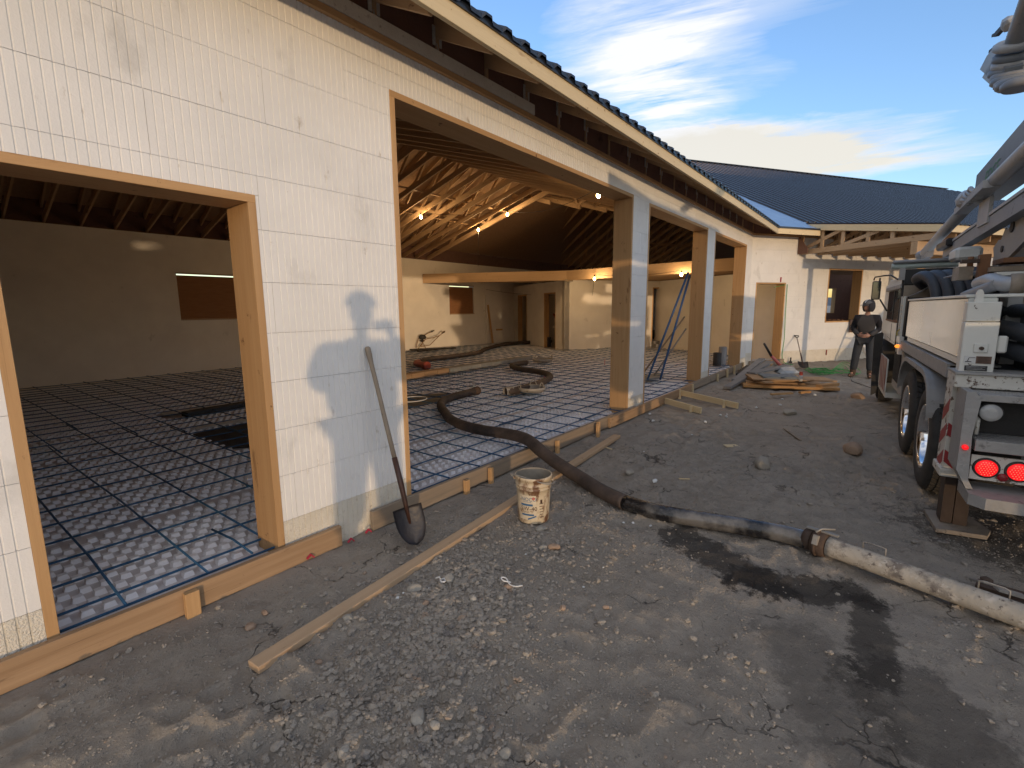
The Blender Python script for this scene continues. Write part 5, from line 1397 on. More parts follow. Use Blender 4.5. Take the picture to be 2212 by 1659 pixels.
# folded tip section with delivery pipe elbows
tipp = bpy.data.objects.new('boom_tip', None); link(tipp, truck, Matrix.Translation(tp(1, .4, 3.7)))
mb = MB(); ttube(mb, [(.70, .40, 3.90), (-2.4, .40, 5.9)], .085, 22); mb.build('tip_pipe', m_pipe, tipp)
for k, (t_, z_, r_, mm_) in enumerate(((.74, 3.90, .150, m_pipe), (.80, 3.83, .135, m_edge), (.83, 3.78, .13, m_pipe), (.86, 3.73, .14, m_edge), (.80, 3.67, .13, m_boom), (.72, 3.61, .14, m_edge), (.62, 3.55, .13, m_boom), (.50, 3.50, .14, m_edge), (.38, 3.45, .13, m_boom))):
    mb = MB(); a_ = tp(t_, .40, z_); dr = (TT * (.5 - .06 * k) - Z * (.85)).normalized()
    mb.tube([a_ - dr * .035, a_ - dr * .02, a_ + dr * .02, a_ + dr * .035], [r_ * .86, r_, r_, r_ * .86], 22); mb.build('swivel_ring', mm_, tipp)
mb = MB()
for (t_, z_) in ((1.75, 4.09), (1.58, 3.95)):
    mb.prism([(0, 0), (.25, .03), (.6, .0), (.9, -.25), (.8, -.42), (.35, -.18)], Matrix(((-TT.x, 0, TS.x, 0), (-TT.y, 0, TS.y, 0), (0, 1, 0, 0), (0, 0, 0, 1))), .12)
    mb.v[-12:] = [tuple(Vector(v_) + tp(t_, .34, z_)) for v_ in mb.v[-12:]]
mb.build('pointed_lug', m_edge, tipp)
mb = MB(); mb.bar(tp(1.40, .38, 4.27), tp(1.10, .38, 4.22), .035, .045); mb.bar(tp(1.58, .38, 4.33), tp(1.40, .38, 4.28), .02, .025); mb.bar(tp(1.62, .38, 4.20), tp(1.25, .38, 4.12), .02, .025); mb.build('clamp_bolt', m_dark, tipp)
mb = MB(); mb.ball(tp(.98, .38, 4.18), .075, None, 2, (1.2, .8, .8), .08); mb.build('clamp_lug', m_pipe, tipp)
arm((.45, .66, 3.85), (-2.6, .66, 5.3), .35, .5, .25, m_edge, 'tip_arm')
# hopper, raised legs, tank and arms out of view, shaped to shade the wall
hp = bpy.data.objects.new('hopper', None); link(hp, truck, Matrix.Translation(tp(-2.4, 1.6, .5)))
mb = MB(); q0 = [tp(t_, s_, z_) for z_, (a, b, c_, d_) in ((.55, (-2.9, -2.0, 1.35, 2.05)), (1.50, (-3.5, -1.6, 1.1, 2.35))) for t_, s_ in ((a, c_), (b, c_), (b, d_), (a, d_))]
q1 = [p_ + (Vector((0, 0, .0)) if i_ < 4 else Vector((0, 0, 0))) for i_, p_ in enumerate(q0)]
mb.add(q0, [(3, 2, 1, 0), (0, 1, 5, 4), (1, 2, 6, 5), (2, 3, 7, 6), (3, 0, 4, 7)]); mb.build('hopper_tub', m_peel, hp)
for (a, b, c_, d_) in ((-3.55, -1.55, 1.05, 1.11), (-3.55, -1.55, 2.34, 2.40), (-3.55, -3.49, 1.11, 2.34), (-1.61, -1.55, 1.11, 2.34)): tbox('hopper_rim', a, b, c_, d_, 1.47, 1.54, m_galv, hp, bev=.006)
for k in range(14): tbox('grate_bar', -3.45 + .135 * k, -3.43 + .135 * k, 1.1, 2.35, 1.44, 1.47, m_dark, hp)
for s_ in (1.3, 2.1): tbox('hopper_leg', -3.1, -3.0, s_ - .05, s_ + .05, .1, .9, m_galv, hp)
tbox('splash_guard', -1.62, -1.58, 1.1, 2.35, 1.54, 1.95, m_tyre, hp)
mb = MB(); ttube(mb, [(-1.35, 1.75, 2.02), (-1.42, 1.75, 2.02), (-3.05, 1.75, 2.02), (-3.12, 1.75, 2.02)], .42, 28); mb.build('shade_tank', m_boom, truck)  # added tank, fills the gap so the truck shades the wall
for t_ in (-1.8, -2.6): 
    mb = MB(); ttube(mb, [(t_, 1.75, 2.02), (t_ - .05, 1.75, 2.02)], .428, 28); mb.build('shade_tank_strap', m_dark, truck)
for s_ in (1.15, 2.35):
    tbox('outrigger_leg', -1.5, -1.3, s_ - .09, s_ + .09, .5, 2.5, m_wpaint, bev=.012); tbox('outrigger_foot', -1.55, -1.25, s_ - .14, s_ + .14, .42, .5, m_rust, bev=.01)
    mb = MB(); ttube(mb, [(-1.28, s_, .7), (-1.28, s_, 2.2)], .035, 10); mb.build('hydraulic_ram', m_pipe, truck)
for k, (s_, z_, h_) in enumerate(((1.05, 2.85, .34), (1.45, 2.78, .42), (1.85, 2.9, .38), (2.2, 2.75, .34), (1.25, 3.24, .30), (1.68, 3.28, .30), (2.05, 3.25, .28))):
    tbox('folded_arm', -3.7 + .12 * k, 1.6, s_ - .10, s_ + .10, z_ - h_ / 2, z_ + h_ / 2, m_edge, bm_, bev=.015)
for k, s_ in enumerate((1.22, 1.62, 2.0)):
    mb = MB(); mb.tube([tp(-3.3, s_, 3.05), tp(1.2, s_, 3.05)], .06, 12)
    for q in range(3): mb.tube([tp(-2.8 + 1.5 * q, s_, 3.05), tp(-2.7 + 1.5 * q, s_, 3.05)], .078, 12)
    mb.build('boom_pipe', m_pipe, bm_)
# ------------------------------------------------------------------ growing a body round a skeleton
def skin_body(name, joints, edges, radii, m, parent, root=0, sub=2):
    me = bpy.data.meshes.new(name); me.from_pydata(joints, edges, [])
    o = bpy.data.objects.new(name, me); link(o, parent)
    md = o.modifiers.new('s', 'SKIN'); md.use_smooth_shade = True
    for i, r_ in enumerate(radii):
        sv = me.skin_vertices[0].data[i]; sv.radius = (r_, r_) if isinstance(r_, (int, float)) else r_
        sv.use_root = (i == root)
    m2 = o.modifiers.new('b', 'SUBSURF'); m2.levels = sub; m2.render_levels = sub
    me.materials.append(m)
    return o
# ------------------------------------------------------------------ shovel leaning on the wall
def shovel(name, lab, Tp, Hp, face, grip_d=False, L_blade=.27, w_blade=.105, mh=None, r_=.0165, blade_m=None, socket=.36):
    t = thing(name, lab, 'shovel', Tp, 'shovels')
    Tp = Vector(Tp); Hp = Vector(Hp); a = (Hp - Tp).normalized()
    n_ = (Vector(face) - a * Vector(face).dot(a)).normalized(); w = a.cross(n_)
    mb = MB(); nu, nv = 9, 12; vs = []
    for j in range(nv + 1):
        q = j / nv
        hw = w_blade * (min(1, 1.02 * math.sqrt(max(0.0, 1 - (1 - min(1, q / .72)) ** 2.0))) if not grip_d else (min(1.0, .80 + q * .4)))
        for i in range(nu + 1):
            k = -1 + 2 * i / nu
            dish = .030 * (k * k - .4) + .03 * (1 - q) ** 2 + .012 * max(0, q - .85)
            vs.append(Tp + a * (q * L_blade) + w * (k * hw) + n_ * dish)
    m_ = len(vs); vs += [v_ - n_ * .003 for v_ in vs]
    fs = []
    for j in range(nv):
        for i in range(nu):
            q0 = j * (nu + 1) + i; f = (q0, q0 + 1, q0 + nu + 2, q0 + nu + 1); fs += [f, tuple(m_ + x for x in reversed(f))]
    rim_ = list(range(nu + 1)) + [(j + 1) * (nu + 1) - 1 for j in range(1, nv + 1)] + [nv * (nu + 1) + i for i in range(nu - 1, -1, -1)] + [j * (nu + 1) for j in range(nv - 1, 0, -1)]
    fs += [(rim_[i], rim_[(i + 1) % len(rim_)], m_ + rim_[(i + 1) % len(rim_)], m_ + rim_[i]) for i in range(len(rim_))]
    mb.add(vs, fs, None, True); mb.build('blade', blade_m or m_blade, t)
    mb = MB(); b0 = Tp + a * L_blade * .55 - n_ * .012; b1 = Tp + a * (L_blade + .04) - n_ * .002; b2 = Tp + a * (L_blade + .16) + n_ * .008; b3 = Tp + a * (L_blade + socket) + n_ * .004
    mb.tube([b0, b1, b2, b3], [.010, .017, .020, r_ + .003], 12); mb.build('socket', m_socket, t)
    mb = MB()
    if not grip_d:
        h0 = b3 - a * .05; mb.tube([h0, h0.lerp(Hp, .3), h0.lerp(Hp, .6) + n_ * .004, h0.lerp(Hp, .85), h0.lerp(Hp, .93), Hp - a * .01, Hp], [r_, r_ * 1.0, r_ * .95, r_ * 1.0, r_ * 1.3, r_ * 1.3, r_ * .8], 12); mb.build('handle', mh or m_handle, t)
    else:
        h0 = b3 - a * .05; he = Hp - a * .13; mb.tube([h0, he], r_, 10); mb.build('handle', mh or m_handle, t)
        mb = MB(); mb.tube([he, he + a * .03, he + a * .09 + w * .05, Hp + w * .055, Hp - w * .055, he + a * .09 - w * .05, he + a * .03], .013, 8); mb.build('grip', m_plb, t)
    return t
m_blade = mat('shovel_steel', (.016, .016, .02), .45, (.035, .03, .03), 7, .9, .5, 24)
m_socket = mat('shovel_socket', (.05, .025, .018), .4, (.09, .04, .025), 12, .9, .2, 40, metal=.2)
m_handle = mat('ash_handle', (.30, .24, .17), .7, (.24, .19, .14), 8, .9, .3, 50, stretch=(1, 1, 1), spots=[(10, (.12, .09, .06), .64, .72, ONE)])
shovel('shovel', 'long handled round point shovel leaning on the foam wall between two openings', (2.105, 2.50, .012), (2.135, 2.975, 1.385), (-.35, -.85, .2))
m_red_h = mat('grey_handle', (.28, .24, .22), .6)
shovel('shovel', 'short D grip shovel leaning on the far wing wall by the doorway', (14.55, 1.62, .03), tuple(wp(1.74, .06, .82)), (-.8, -.3, .3), True, .30, .12, m_red_h, .014)

# ------------------------------------------------------------------ oil bucket
bk = thing('bucket', 'dirty cream oil bucket with blue lettering standing by the timber', 'bucket', (2.968, 2.066, 0))
BC = Vector((2.968, 2.09, g(2.97, 2.09) + .004))
m_bkt = mat('bucket_plastic', (.62, .53, .38), .5, (.48, .38, .25), 5, .9, .15, 20,
            spots=[(6.5, (.15, .075, .04), .55, .61, (1, 1, .6)), (16, (.22, .13, .08), .56, .66, (1, 1, .45)), (3, (.10, .06, .035), .68, .76, ONE)])
m_bin = mat('bucket_inside', (.20, .17, .13), .7, (.30, .26, .20), 8, .9)
mb = MB(); Mx = Matrix.Translation(BC)
prof = [(0, .004), (.112, .004), (.118, .0), (.121, .006), (.126, .10), (.131, .22), (.133, .268), (.139, .27), (.139, .276), (.134, .278), (.1345, .296), (.142, .298), (.142, .305), (.136, .308), (.137, .340), (.145, .343), (.146, .364), (.143, .369), (.137, .369)]
mb.lathe(prof, Mx, 48); mb.build('body', m_bkt, bk)
mb = MB(); mb.lathe([(.137, .369), (.133, .36), (.128, .20), (.119, .016), (0, .014)], Mx, 40); mb.build('inside', m_bin, bk)
# wire handle resting against the front
hA = Vector((-.60, .80, 0)).normalized()
e1 = BC + hA * .147 + Z * .335; e2 = BC - hA * .147 + Z * .315
fr_ = Vector((-.62, -.78, 0)).normalized()
mb = MB(); mb.tube(bez([e1, e1 + hA * .03 + fr_ * .01 + Z * .035, BC + hA * .06 + fr_ * .12 + Z * .362, BC - hA * .05 + fr_ * .150 + Z * .335, e2 + fr_ * .05 - Z * .005, e2], 6), .0042, 8); mb.build('handle', m_steel, bk)
mb = MB(); mb.ball(e1, .014, None, 1); mb.ball(e2, .014, None, 1); mb.build('handle_ear', m_bkt, bk)
camdir = math.atan2(-BC.y, -BC.x)      # towards the viewer
def rad_at(z): return .121 + (.1335 - .121) * max(0, min(1, (z - .006) / .262))
def wrap(me, ang0, z0, m, name, lift=.0012, parent=bk, flat=None):
    for v_ in me.vertices:
        x, y = v_.co.x, v_.co.y
        z = z0 + y; r_ = rad_at(z) + lift; a = ang0 + x / r_
        v_.co = (BC.x + r_ * math.cos(a), BC.y + r_ * math.sin(a), BC.z + z)
    me.materials.append(m); o = bpy.data.objects.new(name, me); link(o, parent); return o
m_blue = mat('label_blue', (.03, .11, .24), .5, (.06, .14, .25), 18, .9, coords='World', spots=[(24, (.45, .36, .24), .64, .70, ONE)]); m_ink = mat('label_brown', (.07, .035, .02), .5); m_rdl = mat('label_red', (.5, .05, .04), .5)
m_lab = mat('label_paper', (.62, .55, .42), .5, (.54, .45, .32), 12, .9, coords='World', spots=[(13, (.24, .14, .075), .57, .66, ONE)])
def rectm(x0, y0, x1, y1, n=14, sl=0.0):
    me = bpy.data.meshes.new('print'); vs = []
    for i in range(n + 1):
        x = x0 + (x1 - x0) * i / n; vs += [(x, y0 + sl * i / n, 0), (x, y1 + sl * i / n, 0)]
    me.from_pydata(vs, [], [(2 * i, 2 * i + 2, 2 * i + 3, 2 * i + 1) for i in range(n)]); return me
a0_ = camdir - .80
wrap(rectm(-.02, .035, .125, .235), a0_, 0, m_lab, 'label', .0006)
wrap(text_mesh('NOCO', .040), a0_ + .03, .190, m_blue, 'label_lettering'); wrap(text_mesh('5W-40', .047), a0_ - .02, .112, m_ink, 'label_lettering'); wrap(text_mesh('CJ-4/SM', .017), a0_ + .10, .094, m_ink, 'label_lettering')
wrap(text_mesh('MOTOR OIL', .013), a0_ + .13, .178, m_blue, 'label_lettering')
wrap(rectm(0, .150, .098, .166), a0_, 0, m_blue, 'label_band'); wrap(rectm(0.0, .070, .105, .084), a0_, 0, m_blue, 'label_band')
wrap(rectm(.055, .036, .122, .048, sl=.026), a0_, 0, m_blue, 'label_band')
for r0_, r1_ in ((.0065, .0115), (0, .004)):
    me = bpy.data.meshes.new('ring'); vs = []; n = 24
    for k in range(n): a = 6.2832 * k / n; vs += [(.105 + r0_ * math.cos(a), .212 + r0_ * math.sin(a), 0), (.105 + r1_ * math.cos(a), .212 + r1_ * math.sin(a), 0)]
    me.from_pydata(vs, [], [(2 * k, 2 * k + 1, 2 * ((k + 1) % n) + 1, 2 * ((k + 1) % n)) for k in range(n)]); wrap(me, a0_, 0, m_rdl, 'target_mark')
for k in range(6): wrap(rectm(.150, .055 + .022 * k, .150 + (.035, .022, .03)[k % 3], .060 + .022 * k, 4), a0_, 0, m_ink, 'fine_print')
wrap(rectm(.158, .165, .176, .20, 4), a0_, 0, m_ink, 'fine_print')

# ------------------------------------------------------------------ scraps on the dirt
m_scrap = mat('foam_scrap', (.75, .76, .76), .7, (.62, .62, .6), 20, .8)
mb = MB(); q = [(1.90, 2.08), (1.915, 2.06), (1.905, 2.045), (1.925, 2.03), (1.915, 2.01), (1.895, 2.00), (1.885, 2.015), (1.90, 2.04)]
mb.tube([(x, y, g(x, y) + .018 + .006 * (i % 2)) for i, (x, y) in enumerate(q)], .006, 5); tag(mb.build('foam_scrap', m_scrap), 'squiggle of torn white foam beside the big grey rock', 'scrap')
mb = MB(); mb.tube([(x, y, g(1.9, 1.65) + z) for x, y, z in bez([(2.12, 1.66, .02), (2.095, 1.70, .03), (2.11, 1.725, .035), (2.125, 1.70, .03), (2.10, 1.655, .02), (2.10, 1.61, .022), (2.135, 1.585, .02)], 5)], .0045, 5)
tag(mb.build('strap_scrap', m_scrap), 'looped white strap lying among the grey stones', 'strap')
for i, (x, y, s) in enumerate(((1.805, 2.036, .011), (1.622, 2.106, .014), (1.683, 2.125, .009), (2.365, 1.302, .009), (2.619, 1.301, .007), (2.477, 1.811, .009), (4.315, 1.624, .03), (7.647, 1.893, .03), (7.6, 1.8, .025), (7.72, 1.82, .02), (7.133, 1.969, .03), (6.734, 2.6, .03), (7.119, 2.8, .03), (3.337, 1.493, .012), (3.364, 1.427, .016), (3.424, 1.308, .014), (9.071, 1.303, .04), (8.7, 1.6, .03), (8.0, 2.4, .02), (6.3, 1.9, .015), (5.2, 2.1, .012), (9.9, 1.4, .03), (10.4, .95, .03), (1.66, 2.03, .006), (2.0, 2.33, .006))):
    mb = MB(); mb.ball((x, y, g(x, y) + s * .7), s, None, 1, (1, .8, .6), .3); tag(mb.build('foam_crumb', m_scrap), ('tiny white foam crumb among the near gravel' if x < 3 else 'small white foam crumb on the dirt right of the hose' if x < 5 else 'white foam crumb on the dirt between hose and brace planks' if x < 7.4 else 'white foam bit on the far dirt near the scrap pile'), 'crumb', 'white foam crumbs on the dirt')
for (a, b, w, lab, mm_) in (((6.02, 1.42), (6.12, 1.30), .10, 'small flat tan board offcut on the open dirt', m_lumpale), ((7.3, .98), (6.75, .72), .03, 'thin pale lath lying on the tyre tracks', m_lumgrey), ((5.02, 2.42), (5.12, 2.62), .02, 'splinter of wood by the paired stakes', m_lumpale), ((1.24, 2.455), (1.265, 2.48), .012, 'tiny yellow chip near the timber', m_lumpale), ((4.5, 1.46), (4.58, 1.38), .014, 'straw coloured sliver right of the hose', m_lumpale)):
    o = board('wood_offcut', (a[0], a[1], g(*a) + .012), (b[0], b[1], g(*b) + .012), w, .008, mm_); tag(o, lab, 'offcut')
m_ribbon = mat('red_ribbon', (.45, .03, .06), .6)
for x, y in ((2.02, 2.93), (1.86, 2.915), (1.55, 2.915)):
    mb = MB(); mb.bar((x - .02, y, g(x, y) + .02), (x + .015, y + .01, g(x, y) + .035), .012, .01); mb.bar((x + .015, y, g(x, y) + .03), (x + .03, y, g(x, y) + .01), .01, .008)
    tag(mb.build('red_clip', m_ribbon), 'small red plastic clip at the foot of the foam wall', 'clip', 'red clips at the wall foot')

# ------------------------------------------------------------------ pile by the wing, cord, tools
pl = 0
def pboard(a, b, w, h, m, lab, cat='plank', nm='scrap_board', grp='boards of the scrap pile'):
    o = board(nm, a, b, w, h, m); tag(o, lab, cat, grp); return o
m_plyp = wood('pale_plywood', (.42, .27, .15), (.34, .21, .11), (.2, .1, .05)); m_plyb = wood('bright_plank', (.50, .28, .11), (.42, .22, .08), (.2, .1, .04))
m_bluegrey = mat('bluegrey_sheet', (.10, .13, .155), .6, (.14, .17, .19), 5, .8, rnd=.1)
pboard((10.7, 2.25, .05), (11.2, .65, .06), .30, .05, m_plyb, 'lowest orange edged plank of the scrap pile nearest the camera')
pboard((11.1, 2.3, .09), (11.5, 1.0, .10), .5, .04, m_plyp, 'wide plywood sheet at the bottom of the scrap pile')
pboard((11.0, 2.15, .14), (11.7, 1.3, .15), .7, .035, m_plyp, 'wide plywood sheet in the middle of the scrap pile')
pboard((11.6, 1.5, .135), (12.0, .85, .12), .55, .03, m_plyp, 'square plywood sheet at the right end of the scrap pile')
pboard((11.0, 2.2, .185), (11.4, 1.25, .19), .8, .02, m_plyp, 'broad top plywood sheet carrying the blue grey panel')
pboard((11.1, 2.0, .215), (11.35, 1.4, .215), .5, .035, m_bluegrey, 'blue grey panel on top of the scrap pile', 'panel')
pboard((11.0, .95, .10), (11.5, .70, .10), .12, .06, m_plyb, 'short orange block at the right of the scrap pile')
pboard((10.55, 1.85, .155), (10.7, 1.72, .155), .10, .03, m_plyp, 'small pale block set on the front plank of the pile', 'block')
pboard((9.95, 1.6, .03), (10.3, 1.30, .03), .06, .03, m_lum, 'single offcut lying just in front of the scrap pile', 'offcut')
pboard((10.45, 1.2, .03), (10.6, 1.05, .04), .07, .04, m_plyb, 'stub of orange wood at the foot of the scrap pile', 'offcut')
can = thing('spray_can', 'small paint can with a red cap on the scrap pile', 'spray can', (10.9, 1.27, .2))
mb = MB(); mb.lathe([(0, 0), (.033, 0), (.033, .11), (.028, .13), (.02, .135)], Matrix.Translation((10.75, 1.235, .205)), 16); mb.build('can_body', m_white, can)
mb = MB(); mb.lathe([(.031, .118), (.031, .175), (.026, .185), (0, .185)], Matrix.Translation((10.75, 1.235, .205)), 16); mb.build('cap', mat('red_cap', (.5, .06, .03), .45), can)
m_gp = mat('grey_plank', (.20, .195, .19), .7, (.28, .27, .26), 5, .9, .3, 30, rnd=.15)
pboard((10.15, 2.42, .05), (13.2, 2.2, .30), .14, .05, m_gp, 'long grey plank with its near end on the dirt beside the form boards', grp='grey planks by the pile')
pboard((10.9, 2.45, .10), (13.6, 2.45, .32), .14, .05, m_gp, 'upper grey plank leaning along the form boards', grp='grey planks by the pile')
pboard((11.4, 2.25, .22), (13.0, 1.75, .26), .20, .03, m_gp, 'grey plank fanning right over the dark plastic', grp='grey planks by the pile')
pboard((11.9, 2.62, .10), (13.2, 2.68, .16), .10, .05, m_dark, 'dark short plank behind the grey planks', grp='grey planks by the pile')
mb = MB(); mb.ball((12.6, 1.75, .16), .30, None, 2, (1.2, .8, .35), .18); tag(mb.build('plastic_wrap', mat('clear_plastic', (.45, .46, .46), .3, (.3, .32, .33), 8, .9)), 'crumpled clear plastic behind the plywood pile', 'plastic')
jk = thing('pink_prybar', 'pink handled tool with a black grip standing by the wing doorway', 'tool', (14.1, 2.35, 0))
mb = MB(); mb.tube([(14.05, 2.02, .06), (13.75, 2.27, .40)], [.045, .035], 10); mb.tube([(14.05, 2.0, .06), (14.0, 1.96, .0)], .05, 8); mb.build('pink_tube', mat('pink_paint', (.55, .14, .12), .5), jk)
mb = MB(); mb.tube([(13.75, 2.27, .40), (13.55, 2.42, .72)], [.033, .026], 10); mb.build('grip', m_plb, jk)
m_cord = mat('green_cord', (.05, .34, .08), .5)
cd = thing('extension_cord', 'coiled bright green extension cord on the dirt before the man', 'cord', (14, 1.1, 0))
for k in range(11):
    cx, cy = 14.1 + random.uniform(-.4, .4), 1.1 + random.uniform(-.2, .2); ra = random.uniform(.25, .7); rb_ = random.uniform(.12, .36); ph = random.uniform(0, 6)
    mb = MB(); mb.tube([(cx + ra * math.cos(a) * .8, cy + rb_ * math.sin(a + ph * .1) * 1.4, .03 + .02 * math.sin(3 * a + ph) + .006 * k) for a in np.linspace(0, 6.1, 20)], .0065, 5); mb.build('cord_loop', m_cord, cd)
for k in range(5):
    mb = MB(); y_ = .9 - .12 * k; mb.tube(bez([(14.3, 1.0, .05), (14.6 + .2 * k, .8, .06 + .03 * k), (14.7, y_, .03), (14.0 - .1 * k, .55, .03)], 5), .007, 5); mb.build('cord_loop', m_cord, cd)
mb = MB(); mb.tube(bez([tuple(wp(1.30, .02, 2.24)), tuple(wp(1.30, .03, 1.5)), tuple(wp(1.33, .03, .8)), tuple(wp(1.34, .05, .1)), tuple(wp(1.6, .5, .03)), (14.3, 1.4, .04)], 6), .008, 5); mb.build('cord_run', m_cord, cd)
mb = MB(); mb.tube([(13.9, .6, .012), (12.8, .5, .012), (11.8, .1, .02), (11.2, -.2, .02)], .008, 5); tag(mb.build('power_lead', m_dark), 'thin black cord across the dirt towards the truck', 'cord')
la = thing('step_ladder', 'folded aluminium ladder leaning on the wing wall behind the man', 'ladder', (17.3, .9, 0))
m_alu = mat('aluminium', (.55, .56, .56), .4, (.45, .46, .46), 6, .8, metal=.3)
A1 = wp(3.30, 1.15, .02); B1 = wp(3.85, .08, 1.05); off_ = WU * .42
for o_ in (Vector((0, 0, 0)), off_): board('ladder_rail', A1 + o_, B1 + o_, .03, .07, m_alu, la)
for k in range(4):
    c_ = A1.lerp(B1, .18 + .24 * k); board('ladder_step', c_, c_ + off_, .08, .02, m_alu, la)
for i_ in range(3):
    board('ladder_brace', A1.lerp(B1, .3 + .2 * i_) + WN * -.1, A1.lerp(B1, .2 + .2 * i_) + off_, .015, .015, m_alu, la)
mb = MB(); mb.lathe([(0, 0), (.045, 0), (.05, .02), (.02, .05), (.018, .15), (0, .15)], Matrix.Translation(wp(1.57, .08, .06)), 12); tag(mb.build('trowel_blob', m_plb), 'small black fitting on the yellowed wall foot below the course line', 'fitting')
for (u_, z0, z1) in ((1.04, 2.30, 2.43), (3.0, .22, .37)):
    o = board('marker_stick', wp(u_, .03, z0), wp(u_, .03, z1), .03, .012, m_ribbon if z0 > 1 else m_red, None, up=WU); tag(o, 'red marker strip above the wing doorway' if z0 > 1 else 'red brown strip on the yellowed foot of the wing wall', 'marker')
o = board('green_lath', wp(.88, -.03, 2.16), wp(1.22, .02, 2.23), .03, .01, m_cord); tag(o, 'pale green strap across the top of the wing doorway', 'strap')
# blanket over the wing window sill
cl = thing('sill_blanket', 'dark blanket hanging over the wing window sill', 'blanket', tuple(wp(4, 0, 1.1)))
mb = MB(); vs = []; nu, nv = 10, 9
for j in range(nv):
    for i in range(nu):
        u_ = 3.82 + .42 * i / (nu - 1); wv_ = .02 * math.sin(i * 1.9)
        if j < 4: vs.append(wp(u_, -.20 + .07 * j, 1.225 + .01 * math.sin(i * 2 + j)))
        else: vs.append(wp(u_, .045 + wv_, 1.20 - .085 * (j - 4)))
mb.add(vs, [(j * nu + i, j * nu + i + 1, (j + 1) * nu + i + 1, (j + 1) * nu + i) for j in range(nv - 1) for i in range(nu - 1)], None, True)
mb.build('cloth', mat('brown_cloth', (.09, .06, .05), .95, (.14, .10, .08), 8, .9), cl)
mb = MB()
for k in range(9): mb.ball(wp(2.95 + .09 * k, -.08 - .03 * (k % 2), 1.235), .05, None, 1, (1, .6, .5), .3)
tag(mb.build('sill_rubble', m_orange), 'yellow brown rope heap lying on the wing window sill', 'rope')

# concrete test cylinders / grey tubes standing on the slab edge
for k, (x, y, h_, lab) in enumerate(((13.15, 3.42, .42, 'shorter dark grey tube at the left of the pair on the slab edge'), (13.42, 3.36, .56, 'taller pale grey tube on the slab edge by the last column'), (13.68, 3.42, .50, 'grey tube nearest the last column on the slab edge'))):
    mb = MB(); mb.lathe([(.10, .08), (.10, h_), (.085, h_), (.085, .1)], Matrix.Translation((x, y, 0.05)), 20); tag(mb.build('grey_tube', m_gp if k else m_dark), lab, 'tube', 'grey tubes on the slab edge')
# long blue poles of the bull floats, leaning inside the third opening
m_pole = mat('blue_pole', (.02, .09, .24), .35, (.03, .12, .3), 6, .6)
for k, (a, b, r_, mm_, lab) in enumerate((((9.62, 3.86, .16), (10.36, 3.36, 2.36), .022, m_pole, 'left blue pole leaning on the second column'), ((9.80, 3.66, .15), (10.38, 3.33, 2.30), .022, m_pole, 'right blue pole leaning on the second column'),
        ((9.75, 4.1, .14), (10.38, 3.40, 1.45), .017, m_lumgrey, 'weathered wooden pole crossing behind the blue poles'), ((10.15, 3.95, .14), (10.39, 3.36, 1.2), .016, m_gp, 'thin grey pole at the foot of the second column'))):
    mb = MB(); mb.tube([a, Vector(a).lerp(Vector(b), .5), b], r_, 10); tag(mb.build('float_pole', mm_), lab, 'pole', 'poles leaning on the second column')
for (a, b, lab) in (((9.35, 4.12, .165), (10.05, 3.75, .175), 'flat grey bull float head at the foot of the blue poles'), ((9.9, 4.05, .165), (10.5, 3.95, .165), 'smaller grey float head behind the second column')):
    o = board('bull_float', a, b, .20, .03, m_grey); tag(o, lab, 'float')

# ------------------------------------------------------------------ things inside the hall
tr = thing('vibrating_screed', 'walk behind screed machine with two handles by the back wall', 'machine', (12.3, 13.4, .1))
m_yel = mat('worn_orange_frame', (.30, .18, .08), .6, (.18, .11, .06), 8, .9)
mb = MB(); mb.tube(bez([(12.0, 13.5, .30), (12.2, 13.45, .55), (12.55, 13.4, .60), (12.9, 13.35, .70), (13.0, 13.35, .80), (13.12, 13.35, .82)], 4), .016, 7); mb.tube(bez([(11.95, 13.7, .25), (12.1, 13.7, .6), (12.3, 13.7, .66), (12.6, 13.65, .78), (12.75, 13.65, .80)], 4), .016, 7); mb.tube([(12.0, 13.5, .30), (12.45, 13.5, .32), (12.9, 13.4, .68)], .014, 6); mb.tube([(11.95, 13.6, .2), (12.2, 13.6, .45), (12.35, 13.6, .2)], .014, 6); mb.build('handle_frame', m_yel, tr)
mb = MB(); mb.lathe([(0, 0), (.10, 0), (.14, .04), (.14, .10), (.09, .16), (0, .17)], Matrix.Translation((12.15, 13.55, .56)), 14); mb.ball((12.15, 13.55, .5), .10, None, 1, (1, 1, .6), .2); mb.build('engine', m_dark, tr)
for p_ in ((12.95, 13.35, .74), (12.68, 13.65, .80)): 
    mb = MB(); mb.tube([p_, (p_[0] + .16, p_[1], p_[2] + .05)], .022, 8); mb.build('grip', m_plb, tr)
board('screed_blade', (11.7, 13.3, .16), (12.9, 13.4, .16), .12, .05, m_dark, tr)
o = board('dark_plank', (11.9, 13.95, .17), (13.6, 13.3, .15), .2, .05, m_dark); tag(o, 'dark plank on the rebar beside the screed machine', 'plank')
o = board('leaning_plank', (16.62, 13.9, .13), (16.50, 14.06, 1.82), .10, .035, m_lum, None, up=Y); tag(o, 'upright plank leaning on the back wall right of the boarded window', 'plank')
o = abox('drywall_offcut', (16.35, 14.06, .12), (18.05, 14.095, 2.25), m_foamin); tag(o, 'speckled sheet standing on the back wall behind the leaning plank', 'sheet')
o = board('wall_batten', (17.05, 14.05, .70), (17.5, 14.05, .70), .02, .07, m_lum, None); tag(o, 'short batten fixed low on the speckled sheet', 'batten')
st = thing('stub_pipes', 'cluster of red and white pipe stubs at the partition corner', 'pipes', tuple(wp(-2.4, -6.9, 0)))
m_wp = mat('white_pipe', (.62, .58, .54), .5)
